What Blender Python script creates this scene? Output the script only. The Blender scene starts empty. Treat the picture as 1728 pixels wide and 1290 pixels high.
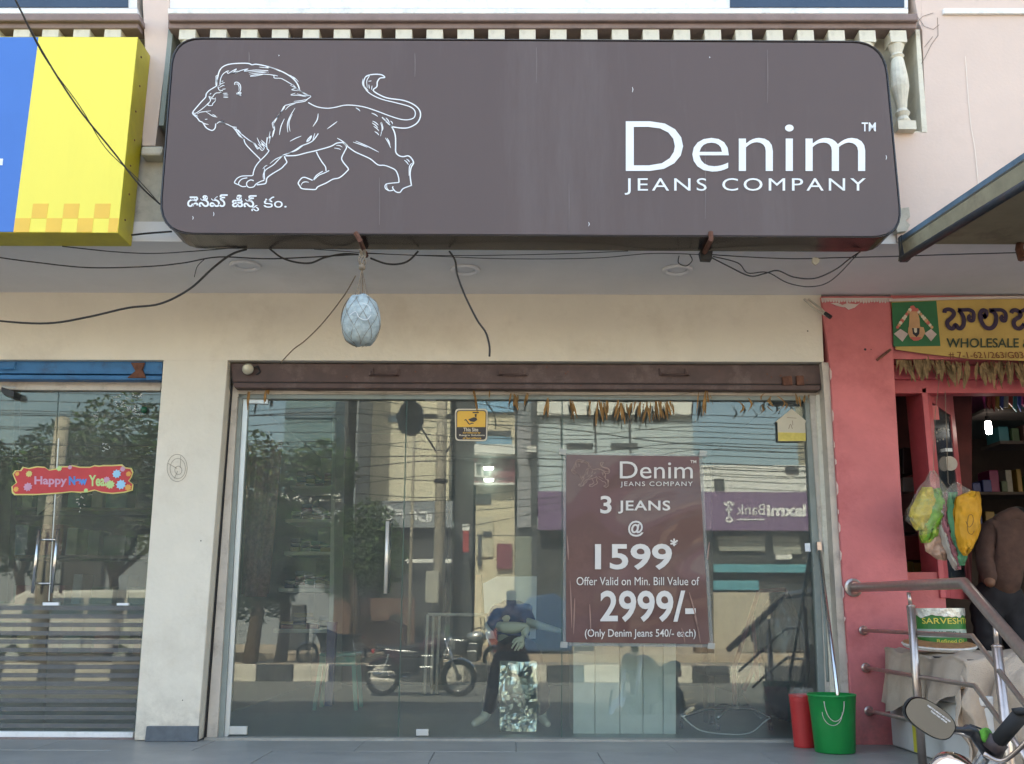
import bpy, math, random
from mathutils import Vector, Matrix
random.seed(7)
S = bpy.context.scene
C = S.collection
RAD = math.radians

# ---------------------------------------------------------------- camera
CAM = Vector((0.0, -6.4, 1.335)); PITCH = 13.2; ROLL = 0.2; FPX = 1680.0
CR = Matrix.Rotation(RAD(90 + PITCH), 4, 'X') @ Matrix.Rotation(RAD(ROLL), 4, 'Z')
cd = bpy.data.cameras.new('camera'); cam = bpy.data.objects.new('camera', cd); C.objects.link(cam)
cam.matrix_world = Matrix.Translation(CAM) @ CR
cd.sensor_fit = 'HORIZONTAL'; cd.sensor_width = 36.0; cd.lens = 36.0 * FPX / 1728.0
cd.clip_start = 0.05; cd.clip_end = 600
S.camera = cam

# ---------------------------------------------------------------- world + sun
SUN_EL, SUN_AZ = 46.0, 168.0      # the sun stands behind the shop building (+Y), a little to its left
sdir = Vector((-0.22, 1.0, 0)).normalized() * math.cos(RAD(SUN_EL)) + Vector((0, 0, math.sin(RAD(SUN_EL))))
w = bpy.data.worlds.new('World'); S.world = w; w.use_nodes = True
nt = w.node_tree; nt.nodes.clear()
sk = nt.nodes.new('ShaderNodeTexSky'); sk.sky_type = 'NISHITA'; sk.sun_disc = False
sk.sun_elevation = RAD(SUN_EL); sk.sun_rotation = math.atan2(sdir.x, sdir.y)
sk.air_density = 1.3; sk.dust_density = 3.5; sk.ozone_density = 1.0
bg = nt.nodes.new('ShaderNodeBackground'); bg.inputs['Strength'].default_value = 0.15
wo = nt.nodes.new('ShaderNodeOutputWorld')
nt.links.new(sk.outputs[0], bg.inputs[0]); nt.links.new(bg.outputs[0], wo.inputs[0])
sl = bpy.data.lights.new('sun', 'SUN'); sl.energy = 3.9; sl.angle = RAD(0.5); sl.color = (1.0, 0.95, 0.86)
so = bpy.data.objects.new('sun', sl); C.objects.link(so)
so.rotation_euler = sdir.to_track_quat('Z', 'Y').to_euler(); so.location = (0, 0, 30)
S.view_settings.view_transform = 'Standard'; S.view_settings.look = 'None'
S.view_settings.exposure = 2.4; S.view_settings.use_white_balance = True; S.view_settings.white_balance_temperature = 6900; S.view_settings.white_balance_tint = 8; S.view_settings.gamma = 1.0; S.view_settings.use_curve_mapping = False
S.render.engine = 'CYCLES'
S.cycles.max_bounces = 8; S.cycles.transparent_max_bounces = 16; S.cycles.diffuse_bounces = 4
S.cycles.glossy_bounces = 5; S.cycles.caustics_reflective = False; S.cycles.caustics_refractive = False

# ---------------------------------------------------------------- helpers: a pixel of the photo -> a point on a real plane
def ray(px, py):
    return (CR.to_3x3() @ Vector((px - 864.0, 645.0 - py, -FPX))).normalized()
def P(px, py, Y):
    d = ray(px, py); return CAM + d * ((Y - CAM.y) / d.y)
def R(px, py, d):                    # what the shop glass (plane y=0) reflects, d metres out into the street
    p = P(px, py, d); return Vector((p.x, -d, p.z))
def PZ(px, py, z):
    d = ray(px, py); return CAM + d * ((z - CAM.z) / d.z)

# ---------------------------------------------------------------- materials
def L(*c):
    c = c[0] if len(c) == 1 else c
    f = lambda v: (v / 255.0 / 12.92) if v / 255.0 <= 0.04045 else ((v / 255.0 + 0.055) / 1.055) ** 2.4
    return tuple(f(v) for v in c) + (1.0,)
MATS = {}
def mat(name, col, rough=0.7, metal=0.0, var=0.12, vscale=6.0, bump=0.0, bscale=60.0, dirt=None, dscale=2.0, damt=0.5, spec=0.4,
        emit=None, estr=0.0, alpha=None, trans=0.0, streak=False, coat=0.0, base=None):
    if name in MATS: return MATS[name]
    m = bpy.data.materials.new(name); m.use_nodes = True; MATS[name] = m
    n = m.node_tree; b = n.nodes['Principled BSDF']
    b.inputs['Roughness'].default_value = rough; b.inputs['Metallic'].default_value = metal
    b.inputs['Specular IOR Level'].default_value = spec
    b.inputs['Coat Weight'].default_value = coat
    col = tuple(col[:3]) + (1.0,)
    tc = n.nodes.new('ShaderNodeTexCoord')
    cur = None
    mp = n.nodes.new('ShaderNodeMapping'); n.links.new(tc.outputs['Object'], mp.inputs[0])
    if streak: mp.inputs['Scale'].default_value = (1, 1, 0.12)
    if var > 0:
        nz = n.nodes.new('ShaderNodeTexNoise'); nz.inputs['Scale'].default_value = vscale; nz.inputs['Detail'].default_value = 6
        nz.inputs['Roughness'].default_value = 0.65
        n.links.new(mp.outputs[0], nz.inputs['Vector'])
        mr = n.nodes.new('ShaderNodeMapRange'); mr.inputs[1].default_value = 0.3; mr.inputs[2].default_value = 0.7
        mr.inputs[3].default_value = 1 - var; mr.inputs[4].default_value = 1 + var
        n.links.new(nz.outputs['Fac'], mr.inputs[0])
        mx = n.nodes.new('ShaderNodeVectorMath'); mx.operation = 'SCALE'
        mx.inputs[0].default_value = col[:3]; n.links.new(mr.outputs[0], mx.inputs['Scale'])
        cur = mx.outputs[0]
    if dirt is not None:
        n2 = n.nodes.new('ShaderNodeTexNoise'); n2.inputs['Scale'].default_value = dscale; n2.inputs['Detail'].default_value = 9
        n2.inputs['Roughness'].default_value = 0.72
        n.links.new(mp.outputs[0], n2.inputs['Vector'])
        r2 = n.nodes.new('ShaderNodeMapRange'); r2.inputs[1].default_value = 0.52; r2.inputs[2].default_value = 0.72
        r2.inputs[3].default_value = 0; r2.inputs[4].default_value = damt
        n.links.new(n2.outputs['Fac'], r2.inputs[0])
        mm = n.nodes.new('ShaderNodeMix'); mm.data_type = 'RGBA'
        n.links.new(r2.outputs[0], mm.inputs[0])
        if cur: n.links.new(cur, mm.inputs[6])
        else: mm.inputs[6].default_value = col
        mm.inputs[7].default_value = tuple(dirt[:3]) + (1,)
        cur = mm.outputs[2]
    if base is not None:     # splashed dust near the foot of the wall: (colour, height, amount)
        sx = n.nodes.new('ShaderNodeSeparateXYZ'); n.links.new(tc.outputs['Object'], sx.inputs[0])
        r3 = n.nodes.new('ShaderNodeMapRange'); r3.inputs[1].default_value = base[1]; r3.inputs[2].default_value = 0.55
        r3.inputs[3].default_value = 0; r3.inputs[4].default_value = 1; n.links.new(sx.outputs[2], r3.inputs[0])
        n4 = n.nodes.new('ShaderNodeTexNoise'); n4.inputs['Scale'].default_value = 7; n4.inputs['Detail'].default_value = 9; n4.inputs['Roughness'].default_value = 0.75
        n.links.new(tc.outputs['Object'], n4.inputs['Vector'])
        r4 = n.nodes.new('ShaderNodeMapRange'); r4.inputs[1].default_value = 0.42; r4.inputs[2].default_value = 0.62; r4.inputs[3].default_value = 0; r4.inputs[4].default_value = base[2]
        n.links.new(n4.outputs['Fac'], r4.inputs[0])
        mu = n.nodes.new('ShaderNodeMath'); mu.operation = 'MULTIPLY'; n.links.new(r3.outputs[0], mu.inputs[0]); n.links.new(r4.outputs[0], mu.inputs[1])
        m4 = n.nodes.new('ShaderNodeMix'); m4.data_type = 'RGBA'; n.links.new(mu.outputs[0], m4.inputs[0]); n.links.new(cur, m4.inputs[6]); m4.inputs[7].default_value = tuple(base[0])+(1,)
        cur = m4.outputs[2]
    if cur: n.links.new(cur, b.inputs['Base Color'])
    else: b.inputs['Base Color'].default_value = col
    if bump > 0:
        n3 = n.nodes.new('ShaderNodeTexNoise'); n3.inputs['Scale'].default_value = bscale; n3.inputs['Detail'].default_value = 5
        n.links.new(tc.outputs['Object'], n3.inputs['Vector'])
        bp = n.nodes.new('ShaderNodeBump'); bp.inputs['Strength'].default_value = bump; bp.inputs['Distance'].default_value = 0.01
        n.links.new(n3.outputs['Fac'], bp.inputs['Height']); n.links.new(bp.outputs[0], b.inputs['Normal'])
    if emit is not None:
        b.inputs['Emission Color'].default_value = tuple(emit[:3]) + (1,); b.inputs['Emission Strength'].default_value = estr
    if trans: b.inputs['Transmission Weight'].default_value = trans
    if alpha is not None: b.inputs['Alpha'].default_value = alpha
    return m
def glassmat(name, tint, refl, dust=0.02, dustcol=(0.56, 0.56, 0.53)):  # dust: film on the glass, strengthened as a pale haze over dark areas
    if name in MATS: return MATS[name]
    m = bpy.data.materials.new(name); m.use_nodes = True; MATS[name] = m
    n = m.node_tree; n.nodes.clear()
    o = n.nodes.new('ShaderNodeOutputMaterial')
    t = n.nodes.new('ShaderNodeBsdfTransparent'); t.inputs[0].default_value = tuple(tint) + (1,)
    g = n.nodes.new('ShaderNodeBsdfGlossy'); g.inputs['Roughness'].default_value = 0.007; g.inputs[0].default_value = (0.95, 1.0, 0.97, 1)
    lw = n.nodes.new('ShaderNodeFresnel'); lw.inputs[0].default_value = 1.5
    ad = n.nodes.new('ShaderNodeMath'); ad.operation = 'ADD'; ad.inputs[1].default_value = refl
    n.links.new(lw.outputs[0], ad.inputs[0])
    mx = n.nodes.new('ShaderNodeMixShader'); n.links.new(ad.outputs[0], mx.inputs[0])
    n.links.new(t.outputs[0], mx.inputs[1]); n.links.new(g.outputs[0], mx.inputs[2])
    d = n.nodes.new('ShaderNodeBsdfDiffuse'); d.inputs[0].default_value = tuple(dustcol) + (1,)
    tc = n.nodes.new('ShaderNodeTexCoord'); nz = n.nodes.new('ShaderNodeTexNoise'); nz.inputs['Scale'].default_value = 1.3
    nz.inputs['Detail'].default_value = 8; nz.inputs['Roughness'].default_value = 0.7
    n.links.new(tc.outputs['Object'], nz.inputs['Vector'])
    mr = n.nodes.new('ShaderNodeMapRange'); mr.inputs[1].default_value = 0.35; mr.inputs[2].default_value = 0.75
    mr.inputs[3].default_value = dust * 0.6; mr.inputs[4].default_value = dust * 1.7
    n.links.new(nz.outputs['Fac'], mr.inputs[0])
    m2 = n.nodes.new('ShaderNodeMixShader'); n.links.new(mr.outputs[0], m2.inputs[0])
    n.links.new(mx.outputs[0], m2.inputs[1]); n.links.new(d.outputs[0], m2.inputs[2])
    n.links.new(m2.outputs[0], o.inputs[0])
    return m

# ---------------------------------------------------------------- mesh builders
class MB:
    def __init__(s): s.v = []; s.f = []
    def quad(s, a, b, c, d):
        i = len(s.v); s.v += [tuple(a), tuple(b), tuple(c), tuple(d)]; s.f.append((i, i+1, i+2, i+3)); return s
    def poly(s, pts):
        i = len(s.v); s.v += [tuple(p) for p in pts]; s.f.append(tuple(range(i, i+len(pts)))); return s
    def prism(s, pts, vec):
        i = len(s.v); n = len(pts); vec = Vector(vec)
        s.v += [tuple(p) for p in pts] + [tuple(Vector(p) + vec) for p in pts]
        s.f.append(tuple(range(i, i+n))); s.f.append(tuple(range(i+2*n-1, i+n-1, -1)))
        for k in range(n):
            j = (k+1) % n; s.f.append((i+k, i+n+k, i+n+j, i+j))
        return s
    def box(s, x0, x1, y0, y1, z0, z1):
        return s.prism([(x0, y0, z0), (x1, y0, z0), (x1, y0, z1), (x0, y0, z1)], (0, y1-y0, 0))
    def px(s, pts, Y, depth):         # polygon given by photo pixels on plane y=Y, extruded back by depth
        return s.prism([P(x, y, Y) for x, y in pts], (0, depth, 0))
    def rpx(s, pts, d, depth):        # the same for something seen in the glass; it stands d metres out in the street
        return s.prism([R(x, y, d) for x, y in pts], (0, -depth, 0))
    def tube(s, pts, r, seg=8, caps=True):
        pts = [Vector(p) for p in pts]; n = len(pts)
        rs = r if isinstance(r, (list, tuple)) else [r]*n
        base = len(s.v); up = None
        for k in range(n):
            t = (pts[min(k+1, n-1)] - pts[max(k-1, 0)])
            if t.length < 1e-9: t = Vector((0, 0, 1))
            t.normalize()
            if up is None:
                up = Vector((0, 0, 1)) if abs(t.z) < 0.9 else Vector((1, 0, 0))
            a = t.cross(up)
            if a.length < 1e-6: a = t.cross(Vector((0.3, 1, 0.2)))
            a.normalize(); b = a.cross(t).normalized(); up = b
            for q in range(seg):
                an = 2*math.pi*q/seg
                s.v.append(tuple(pts[k] + (a*math.cos(an) + b*math.sin(an))*rs[k]))
        for k in range(n-1):
            for q in range(seg):
                q2 = (q+1) % seg
                s.f.append((base+k*seg+q, base+k*seg+q2, base+(k+1)*seg+q2, base+(k+1)*seg+q))
        if caps:
            s.f.append(tuple(base+q for q in range(seg-1, -1, -1)))
            s.f.append(tuple(base+(n-1)*seg+q for q in range(seg)))
        return s
    def lathe(s, prof, center, seg=20, axis='Z', M=None):   # prof: (radius, height)
        base = len(s.v); c = Vector(center)
        for r, h in prof:
            for q in range(seg):
                an = 2*math.pi*q/seg
                p = Vector((r*math.cos(an), r*math.sin(an), h))
                if axis == 'Y': p = Vector((p.x, -p.z, p.y))
                if axis == 'X': p = Vector((p.z, p.x, p.y))
                if M is not None: p = M @ p
                s.v.append(tuple(c + p))
        for k in range(len(prof)-1):
            for q in range(seg):
                q2 = (q+1) % seg
                s.f.append((base+k*seg+q, base+k*seg+q2, base+(k+1)*seg+q2, base+(k+1)*seg+q))
        if prof[0][0] > 1e-5: s.f.append(tuple(base+q for q in range(seg-1, -1, -1)))
        if prof[-1][0] > 1e-5: s.f.append(tuple(base+(len(prof)-1)*seg+q for q in range(seg)))
        return s
    def grid(s, fn, nu, nv, closed=False):
        base = len(s.v)
        for j in range(nv+1):
            for i in range(nu+1): s.v.append(tuple(fn(i/nu, j/nv)))
        for j in range(nv):
            for i in range(nu):
                a = base+j*(nu+1)+i; s.f.append((a, a+1, a+nu+2, a+nu+1))
        return s
    def ribbon(s, pts, wd, nrm=(0, -1, 0)):     # flat stroke in the plane across nrm
        pts = [Vector(p) for p in pts]; nrm = Vector(nrm); n = len(pts); base = len(s.v)
        for k in range(n):
            t = pts[min(k+1, n-1)] - pts[max(k-1, 0)]
            if t.length < 1e-9: t = Vector((1, 0, 0))
            t.normalize(); a = t.cross(nrm).normalized()
            ww = (wd[k] if isinstance(wd, (list, tuple)) else wd)*0.5
            s.v.append(tuple(pts[k]+a*ww)); s.v.append(tuple(pts[k]-a*ww))
        for k in range(n-1):
            s.f.append((base+2*k, base+2*k+1, base+2*k+3, base+2*k+2))
        return s
    def disc(s, c, r, seg=10, nrm='Y'):
        c = Vector(c); i = len(s.v)
        for q in range(seg):
            an = 2*math.pi*q/seg; s.v.append(tuple(c + Vector((math.cos(an)*r, 0, math.sin(an)*r))))
        s.f.append(tuple(range(i, i+seg))); return s
def inv(p): return Matrix.Translation(-p.location)
def part(name, mb, m, parent=None, smooth=False, bevel=0.0, label=None, kind=None, local=False):
    me = bpy.data.meshes.new(name)
    me.from_pydata(mb.v, [], mb.f); me.update()
    bm_fix(me)
    me.materials.append(m)
    if smooth:
        me.polygons.foreach_set('use_smooth', [True]*len(me.polygons))
    o = bpy.data.objects.new(name, me); C.objects.link(o)
    if parent is not None: setpar(o, parent, local)
    if bevel > 0:
        b = o.modifiers.new('bevel', 'BEVEL'); b.width = bevel; b.segments = 2; b.limit_method = 'ANGLE'; b.angle_limit = RAD(40)
    if label: o['label'] = label
    if kind: o['kind'] = kind
    return o
def setpar(o, parent, local=False):
    o.parent = parent
    if not local:
        loc = Vector((0, 0, 0)); q = parent
        while q is not None:
            if q.type == 'EMPTY': loc = Vector(q['org']) if 'org' in q else q.location
            q = q.parent
        if parent.type == 'EMPTY': o.matrix_parent_inverse = Matrix.Translation(-loc)
def bm_fix(me):
    import bmesh
    b = bmesh.new(); b.from_mesh(me); bmesh.ops.recalc_face_normals(b, faces=b.faces); b.to_mesh(me); b.free()
def tag(o, label, cat, group=None):
    o['label'] = label; o['category'] = cat
    if group: o['group'] = group
    return o
def thing(name, label, cat, loc=(0, 0, 0), group=None):
    o = bpy.data.objects.new(name, None); C.objects.link(o); o.location = loc; o.empty_display_size = 0.2
    return tag(o, label, cat, group)
def solo(name, mb, m, label, cat, group=None, smooth=False, bevel=0.0):
    return tag(part(name, mb, m, None, smooth, bevel), label, cat, group)
def struct(name, mb, m, smooth=False):
    o = part(name, mb, m, None, smooth); o['kind'] = 'structure'; return o
def dup(o, parent=None):
    c = o.copy(); C.objects.link(c)
    if parent is not None: c.parent = parent
    for ch in [x for x in ALLCH(o)]: dup(ch, c)
    return c
def ALLCH(o): return [x for x in bpy.data.objects if x.parent == o]
def again(o, off, parent=None):       # another piece sharing the mesh, moved by off
    c = o.copy(); C.objects.link(c); c.location = Vector(o.location) + Vector(off); return c
def smoothpts(pts, n=6):              # Catmull-Rom through points
    pts = [Vector(p) for p in pts]; out = []
    for i in range(len(pts)-1):
        p0 = pts[max(i-1, 0)]; p1 = pts[i]; p2 = pts[i+1]; p3 = pts[min(i+2, len(pts)-1)]
        for k in range(n):
            t = k/n
            out.append(0.5*((2*p1)+(p2-p0)*t+(2*p0-5*p1+4*p2-p3)*t*t+(3*p1-p0-3*p2+p3)*t*t*t))
    out.append(pts[-1]); return out
FONTC = {}
def textmb(body, bold=0.0, space=1.0):
    cu = bpy.data.curves.new('t', 'FONT'); cu.body = body; cu.size = 1.0; cu.offset = bold; cu.space_character = space
    cu.resolution_u = 4; cu.fill_mode = 'FRONT'
    ob = bpy.data.objects.new('t', cu); C.objects.link(ob)
    dg = bpy.context.evaluated_depsgraph_get(); dg.update()
    me = bpy.data.meshes.new_from_object(ob.evaluated_get(dg))
    v = [(a.co.x, a.co.y) for a in me.vertices]; f = [tuple(p.vertices) for p in me.polygons]
    bpy.data.objects.remove(ob); bpy.data.curves.remove(cu); bpy.data.meshes.remove(me)
    return v, f
def text(body, box, Y, m, parent, bold=0.0, space=1.0, name='lettering', mapf=None, rot=0.0, slant=0.0, label=None):
    """box = px left, top, right, bottom of the inked letters in the photo"""
    v, f = textmb(body, bold, space)
    x0 = min(a[0] for a in v); x1 = max(a[0] for a in v); y0 = min(a[1] for a in v); y1 = max(a[1] for a in v)
    l, t, r, b = box; mb = MB()
    for x, y in v:
        u = (x-x0)/(x1-x0); q = (y-y0)/(y1-y0)
        X = l+(r-l)*u + slant*(q-0.5)*(b-t); Z = b+(t-b)*q
        if rot: 
            cx, cy = (l+r)/2, (t+b)/2; a = RAD(rot)
            X, Z = cx+(X-cx)*math.cos(a)-(Z-cy)*math.sin(a), cy+(X-cx)*math.sin(a)+(Z-cy)*math.cos(a)
        p = mapf(X, Z) if mapf else P(X, Z, Y)
        mb.v.append(tuple(p))
    mb.f = f
    return part(name, mb, m, parent, label=label)
def stroke(mb, pts, wpx, Y, n=5, taper=False, mapf=None, nrm=(0, -1, 0)):
    fn = mapf or (lambda x, y: P(x, y, Y))
    pp = smoothpts([(x, y, 0) for x, y in pts], n)
    w3 = [fn(p.x, p.y) for p in pp]
    sc = (fn(pts[0][0]+1, pts[0][1]) - fn(pts[0][0], pts[0][1])).length
    k = len(w3)
    ws = [wpx*sc*(0.35+0.65*math.sin(math.pi*min(max(i/(k-1), 0.03), 0.97))) for i in range(k)] if taper else wpx*sc
    mb.ribbon(w3, ws, nrm)
    return mb
# ---------------------------------------------------------------- palette
M_cream = mat('cream_paint', (0.69, 0.63, 0.525), 0.85, var=0.05, vscale=2.5, bump=0.22, bscale=38, dirt=(0.50, 0.43, 0.34), dscale=1.9, damt=0.45, base=((0.36, 0.31, 0.25), 0.95, 0.8))
M_soffit = mat('soffit_paint', (0.74, 0.71, 0.69), 0.9, var=0.06, vscale=1.5, bump=0.1, bscale=30, dirt=(0.56, 0.52, 0.48), dscale=1.2, damt=0.4)
M_pinkwall = mat('pale_pink_paint', (0.66, 0.525, 0.455), 0.85, var=0.04, vscale=2, bump=0.1, bscale=50, dirt=(0.44, 0.36, 0.31), dscale=1.4, damt=0.35)
M_pink = mat('strong_pink_paint', (0.56, 0.165, 0.165), 0.75, var=0.12, vscale=3, bump=0.25, bscale=36, dirt=(0.40, 0.10, 0.10), dscale=2.8, damt=0.7, base=((0.26, 0.12, 0.11), 1.15, 0.8))
M_pinkwood = mat('pink_wood_paint', (0.50, 0.10, 0.115), 0.5, var=0.10, vscale=6, bump=0.05, dirt=(0.3, 0.06, 0.06), dscale=5)
M_concrete = mat('bare_cement', (0.50, 0.46, 0.38), 0.9, var=0.15, vscale=8, bump=0.3, bscale=35, dirt=(0.2, 0.17, 0.14), dscale=5, damt=0.7)
M_mauve = mat('mauve_cornice', (0.25, 0.185, 0.17), 0.8, var=0.12, vscale=8, bump=0.2, bscale=50, dirt=(0.12, 0.09, 0.08), dscale=5, damt=0.5)
M_balu = mat('baluster_paint', (0.70, 0.66, 0.55), 0.8, var=0.08, vscale=10, bump=0.15, bscale=60, dirt=(0.35, 0.3, 0.22), dscale=9, damt=0.5)
M_white = mat('white_frame', (0.80, 0.80, 0.78), 0.5, var=0.04, dirt=(0.3, 0.28, 0.25), dscale=12, damt=0.4)
M_winglass = mat('blue_window', (0.03, 0.05, 0.085), 0.12, var=0.1, spec=0.6)
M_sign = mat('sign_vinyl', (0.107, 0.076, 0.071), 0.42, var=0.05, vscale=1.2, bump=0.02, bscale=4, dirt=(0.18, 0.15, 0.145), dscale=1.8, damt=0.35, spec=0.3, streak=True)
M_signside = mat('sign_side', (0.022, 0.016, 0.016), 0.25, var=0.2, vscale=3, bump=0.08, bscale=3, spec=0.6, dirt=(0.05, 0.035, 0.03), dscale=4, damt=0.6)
M_letter = mat('letter_vinyl', (0.78, 0.80, 0.82), 0.5, var=0.03)
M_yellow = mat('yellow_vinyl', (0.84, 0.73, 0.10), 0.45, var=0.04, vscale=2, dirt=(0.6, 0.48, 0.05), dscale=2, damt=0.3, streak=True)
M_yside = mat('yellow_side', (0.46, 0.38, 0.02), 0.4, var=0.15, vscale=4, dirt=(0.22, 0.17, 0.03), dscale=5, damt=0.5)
M_blue = mat('blue_vinyl', (0.055, 0.17, 0.52), 0.45, var=0.05, vscale=2)
M_orange = mat('orange_vinyl', (0.80, 0.50, 0.07), 0.5, var=0.04)
M_rust = mat('rusty_iron', (0.13, 0.055, 0.035), 0.85, var=0.35, vscale=30, bump=0.3)
M_cable = mat('cable', (0.03, 0.027, 0.026), 0.6, var=0.2)
M_rope = mat('jute_rope', (0.22, 0.17, 0.12), 0.9, var=0.3, vscale=60, bump=0.5, bscale=200)
M_brownshut = mat('brown_shutter', (0.085, 0.050, 0.043), 0.55, var=0.22, vscale=9, bump=0.15, bscale=30, dirt=(0.21, 0.15, 0.13), dscale=6, damt=0.6)
M_blueshut = mat('blue_shutter', (0.035, 0.15, 0.33), 0.5, var=0.15, vscale=9, bump=0.1, dirt=(0.04, 0.045, 0.06), dscale=7, damt=0.7)
M_beige = mat('beige_frame', (0.52, 0.46, 0.39), 0.7, var=0.08, vscale=8, bump=0.1, dirt=(0.25, 0.2, 0.16), dscale=9, damt=0.6)
M_grey = mat('grey_green_frame', (0.24, 0.265, 0.24), 0.55, var=0.08, vscale=8, dirt=(0.12, 0.13, 0.11), dscale=7, damt=0.4)
M_steel = mat('steel', (0.62, 0.60, 0.58), 0.22, metal=1.0, var=0.08, vscale=12)
M_steeldull = mat('dull_steel', (0.40, 0.33, 0.29), 0.34, metal=1.0, var=0.15, vscale=20, bump=0.03)
M_alu = mat('aluminium', (0.55, 0.57, 0.56), 0.4, metal=0.6, var=0.05)
M_dark = mat('dark_plastic', (0.018, 0.018, 0.02), 0.45, var=0.1)
M_black = mat('black_rubber', (0.02, 0.02, 0.021), 0.8, var=0.2)
M_tile = mat('grey_stone_slab', (0.29, 0.275, 0.25), 0.42, var=0.14, vscale=3.5, bump=0.12, bscale=18, dirt=(0.20, 0.19, 0.175), dscale=2.6, damt=0.8)
M_slate = mat('blue_slate', (0.10, 0.115, 0.13), 0.5, var=0.2, vscale=14, bump=0.15, bscale=25)
M_glass = glassmat('shop_glass', (0.92, 0.97, 0.95), 0.008, 0.075)
M_glassL = glassmat('left_shop_glass', (0.80, 0.85, 0.80), 0.004, 0.075)
M_film = mat('frosted_film', (0.20, 0.20, 0.195), 0.7, var=0.08, alpha=0.48)
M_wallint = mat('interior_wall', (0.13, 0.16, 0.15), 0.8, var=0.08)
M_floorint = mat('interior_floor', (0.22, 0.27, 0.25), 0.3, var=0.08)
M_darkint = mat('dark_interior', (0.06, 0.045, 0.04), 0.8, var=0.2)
M_leafdry = mat('dry_leaf', (0.28, 0.155, 0.055), 0.85, var=0.35, vscale=25, bump=0.2)
M_straw = mat('dry_straw', (0.24, 0.16, 0.08), 0.9, var=0.4, vscale=30, bump=0.2)

# ---------------------------------------------------------------- ground, road, sky-side setting
YF, YW, ZS, ZW = -1.1, -0.15, 3.395, 0.6
M_road = mat('asphalt', (0.18, 0.172, 0.155), 0.9, var=0.12, vscale=1.2, bump=0.25, bscale=90, dirt=(0.22, 0.20, 0.17), dscale=0.5, damt=0.8)
M_earth = mat('packed_earth', (0.42, 0.33, 0.24), 0.95, var=0.15, vscale=1.0, bump=0.3, bscale=20, dirt=(0.24, 0.20, 0.15), dscale=0.7)
struct('ground', MB().quad((-300, -300, -0.012), (300, -300, -0.012), (300, 300, -0.012), (-300, 300, -0.012)), M_earth)
struct('road', MB().quad((-120, -14.95, 0), (120, -14.95, 0), (120, -1.9, 0), (-120, -1.9, 0)).quad((-120, -24, 0), (120, -24, 0), (120, -16.6, 0), (-120, -16.6, 0)), M_road)
median = struct('median', MB().box(-60, 60, -16.55, -15.15, 0, 0.30), M_earth)
M_kw = mat('kerb_white', (0.62, 0.57, 0.48), 0.85, var=0.12, vscale=5, bump=0.2, dirt=(0.3, 0.26, 0.2), dscale=4, damt=0.6)
M_kb = mat('kerb_black', (0.06, 0.06, 0.062), 0.85, var=0.3, vscale=5, bump=0.2, dirt=(0.2, 0.18, 0.15), dscale=4, damt=0.5)
kb = MB().prism([(0.01, -15.15, 0), (0.74, -15.15, 0), (0.74, -15.15, 0.34), (0.01, -15.15, 0.34)], (0, 0.2, 0))
kw0 = part('kerb_block', kb, M_kw, median, bevel=0.015); kk0 = part('kerb_block', kb, M_kb, median, bevel=0.015)
k = 0
for i in range(-28, 28):
    src = kw0 if i % 2 == 0 else kk0
    if i in (0, 1): src.location = (i*0.75, 0, 0)
    else:
        c = again(src, (0, 0, 0)); c.location = (i*0.75, random.uniform(-0.01, 0.01), random.uniform(-0.015, 0.0))
struct('opposite_pavement', MB().box(-60, 60, -33, -24, 0.0, 0.22), M_earth)

# raised walkway in front of the shops
wk = struct('walkway', MB().box(-12, 12, -1.62, 0.0, -0.01, ZW-0.03), M_concrete)
sb = MB().box(0.0015, 0.8985, 0.0015, 0.5315, ZW-0.03, ZW)
slab0 = None
for i in range(-6, 6):
    for j in range(3):
        off = (i*0.9+0.03+(0.45 if j == 1 else 0), -0.533*(j+1)-0.02, random.uniform(-0.002, 0.001))
        if slab0 is None: slab0 = part('slab', sb, M_tile, wk, bevel=0.003); slab0.location = off
        else:
            c = again(slab0, (0, 0, 0)); c.location = off
for i, (a, b) in enumerate(((-1.62, -1.95), (-1.95, -2.28))):
    struct('step', MB().box(-12, 12, b, a+0.01, 0, ZW-0.2*(i+1)), M_concrete)

# ---------------------------------------------------------------- the shop building
B = thing('shop_building', 'cream and pale pink two storey shop building with balustrade above the storefronts', 'building', (0, 0, 0))
# cream lintel wall and pillars at the shop line
part('lintel_wall', MB().px([(-700, 470), (1386, 470), (1386, 508), (1390, 611), (-700, 605)], YW, 0.28), M_cream, B)
part('pillar', MB().px([(275.5, 607.5), (384.5, 607.5), (333.5, 1250), (226, 1250)], YW, 0.28), M_cream, B, bevel=0.006, label='cream pillar between the blue and the brown shutter')
part('pillar', MB().px([(1386, 500), (1503, 500), (1510, 640), (1522.7, 860), (1532, 965), (1556, 1262), (1441, 1262), (1416, 880), (1401, 620)], YW-0.03, 0.32), M_pink, B, bevel=0.006, label='strong pink painted pillar')
part('jamb', MB().px([(1386.5, 612), (1400, 612), (1416.5, 880), (1437, 1254), (1424, 1254), (1402, 860), (1390, 650)], YW-0.006, 0.14), M_beige, B, label='narrow grey jamb beside the pink pillar')
part('plinth_tile', MB().px([(247, 1226), (334, 1226), (333, 1252), (244, 1252)], YW-0.03, 0.03), M_slate, B, bevel=0.003)
mb = MB()
for k in range(3):      # ragged cement edge of the plinth tile
    pass
# soffit over the walkway
part('soffit', MB().box(-9, 9, YF+0.02, YW+0.1, ZS, ZS+0.12), M_soffit, B)
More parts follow.
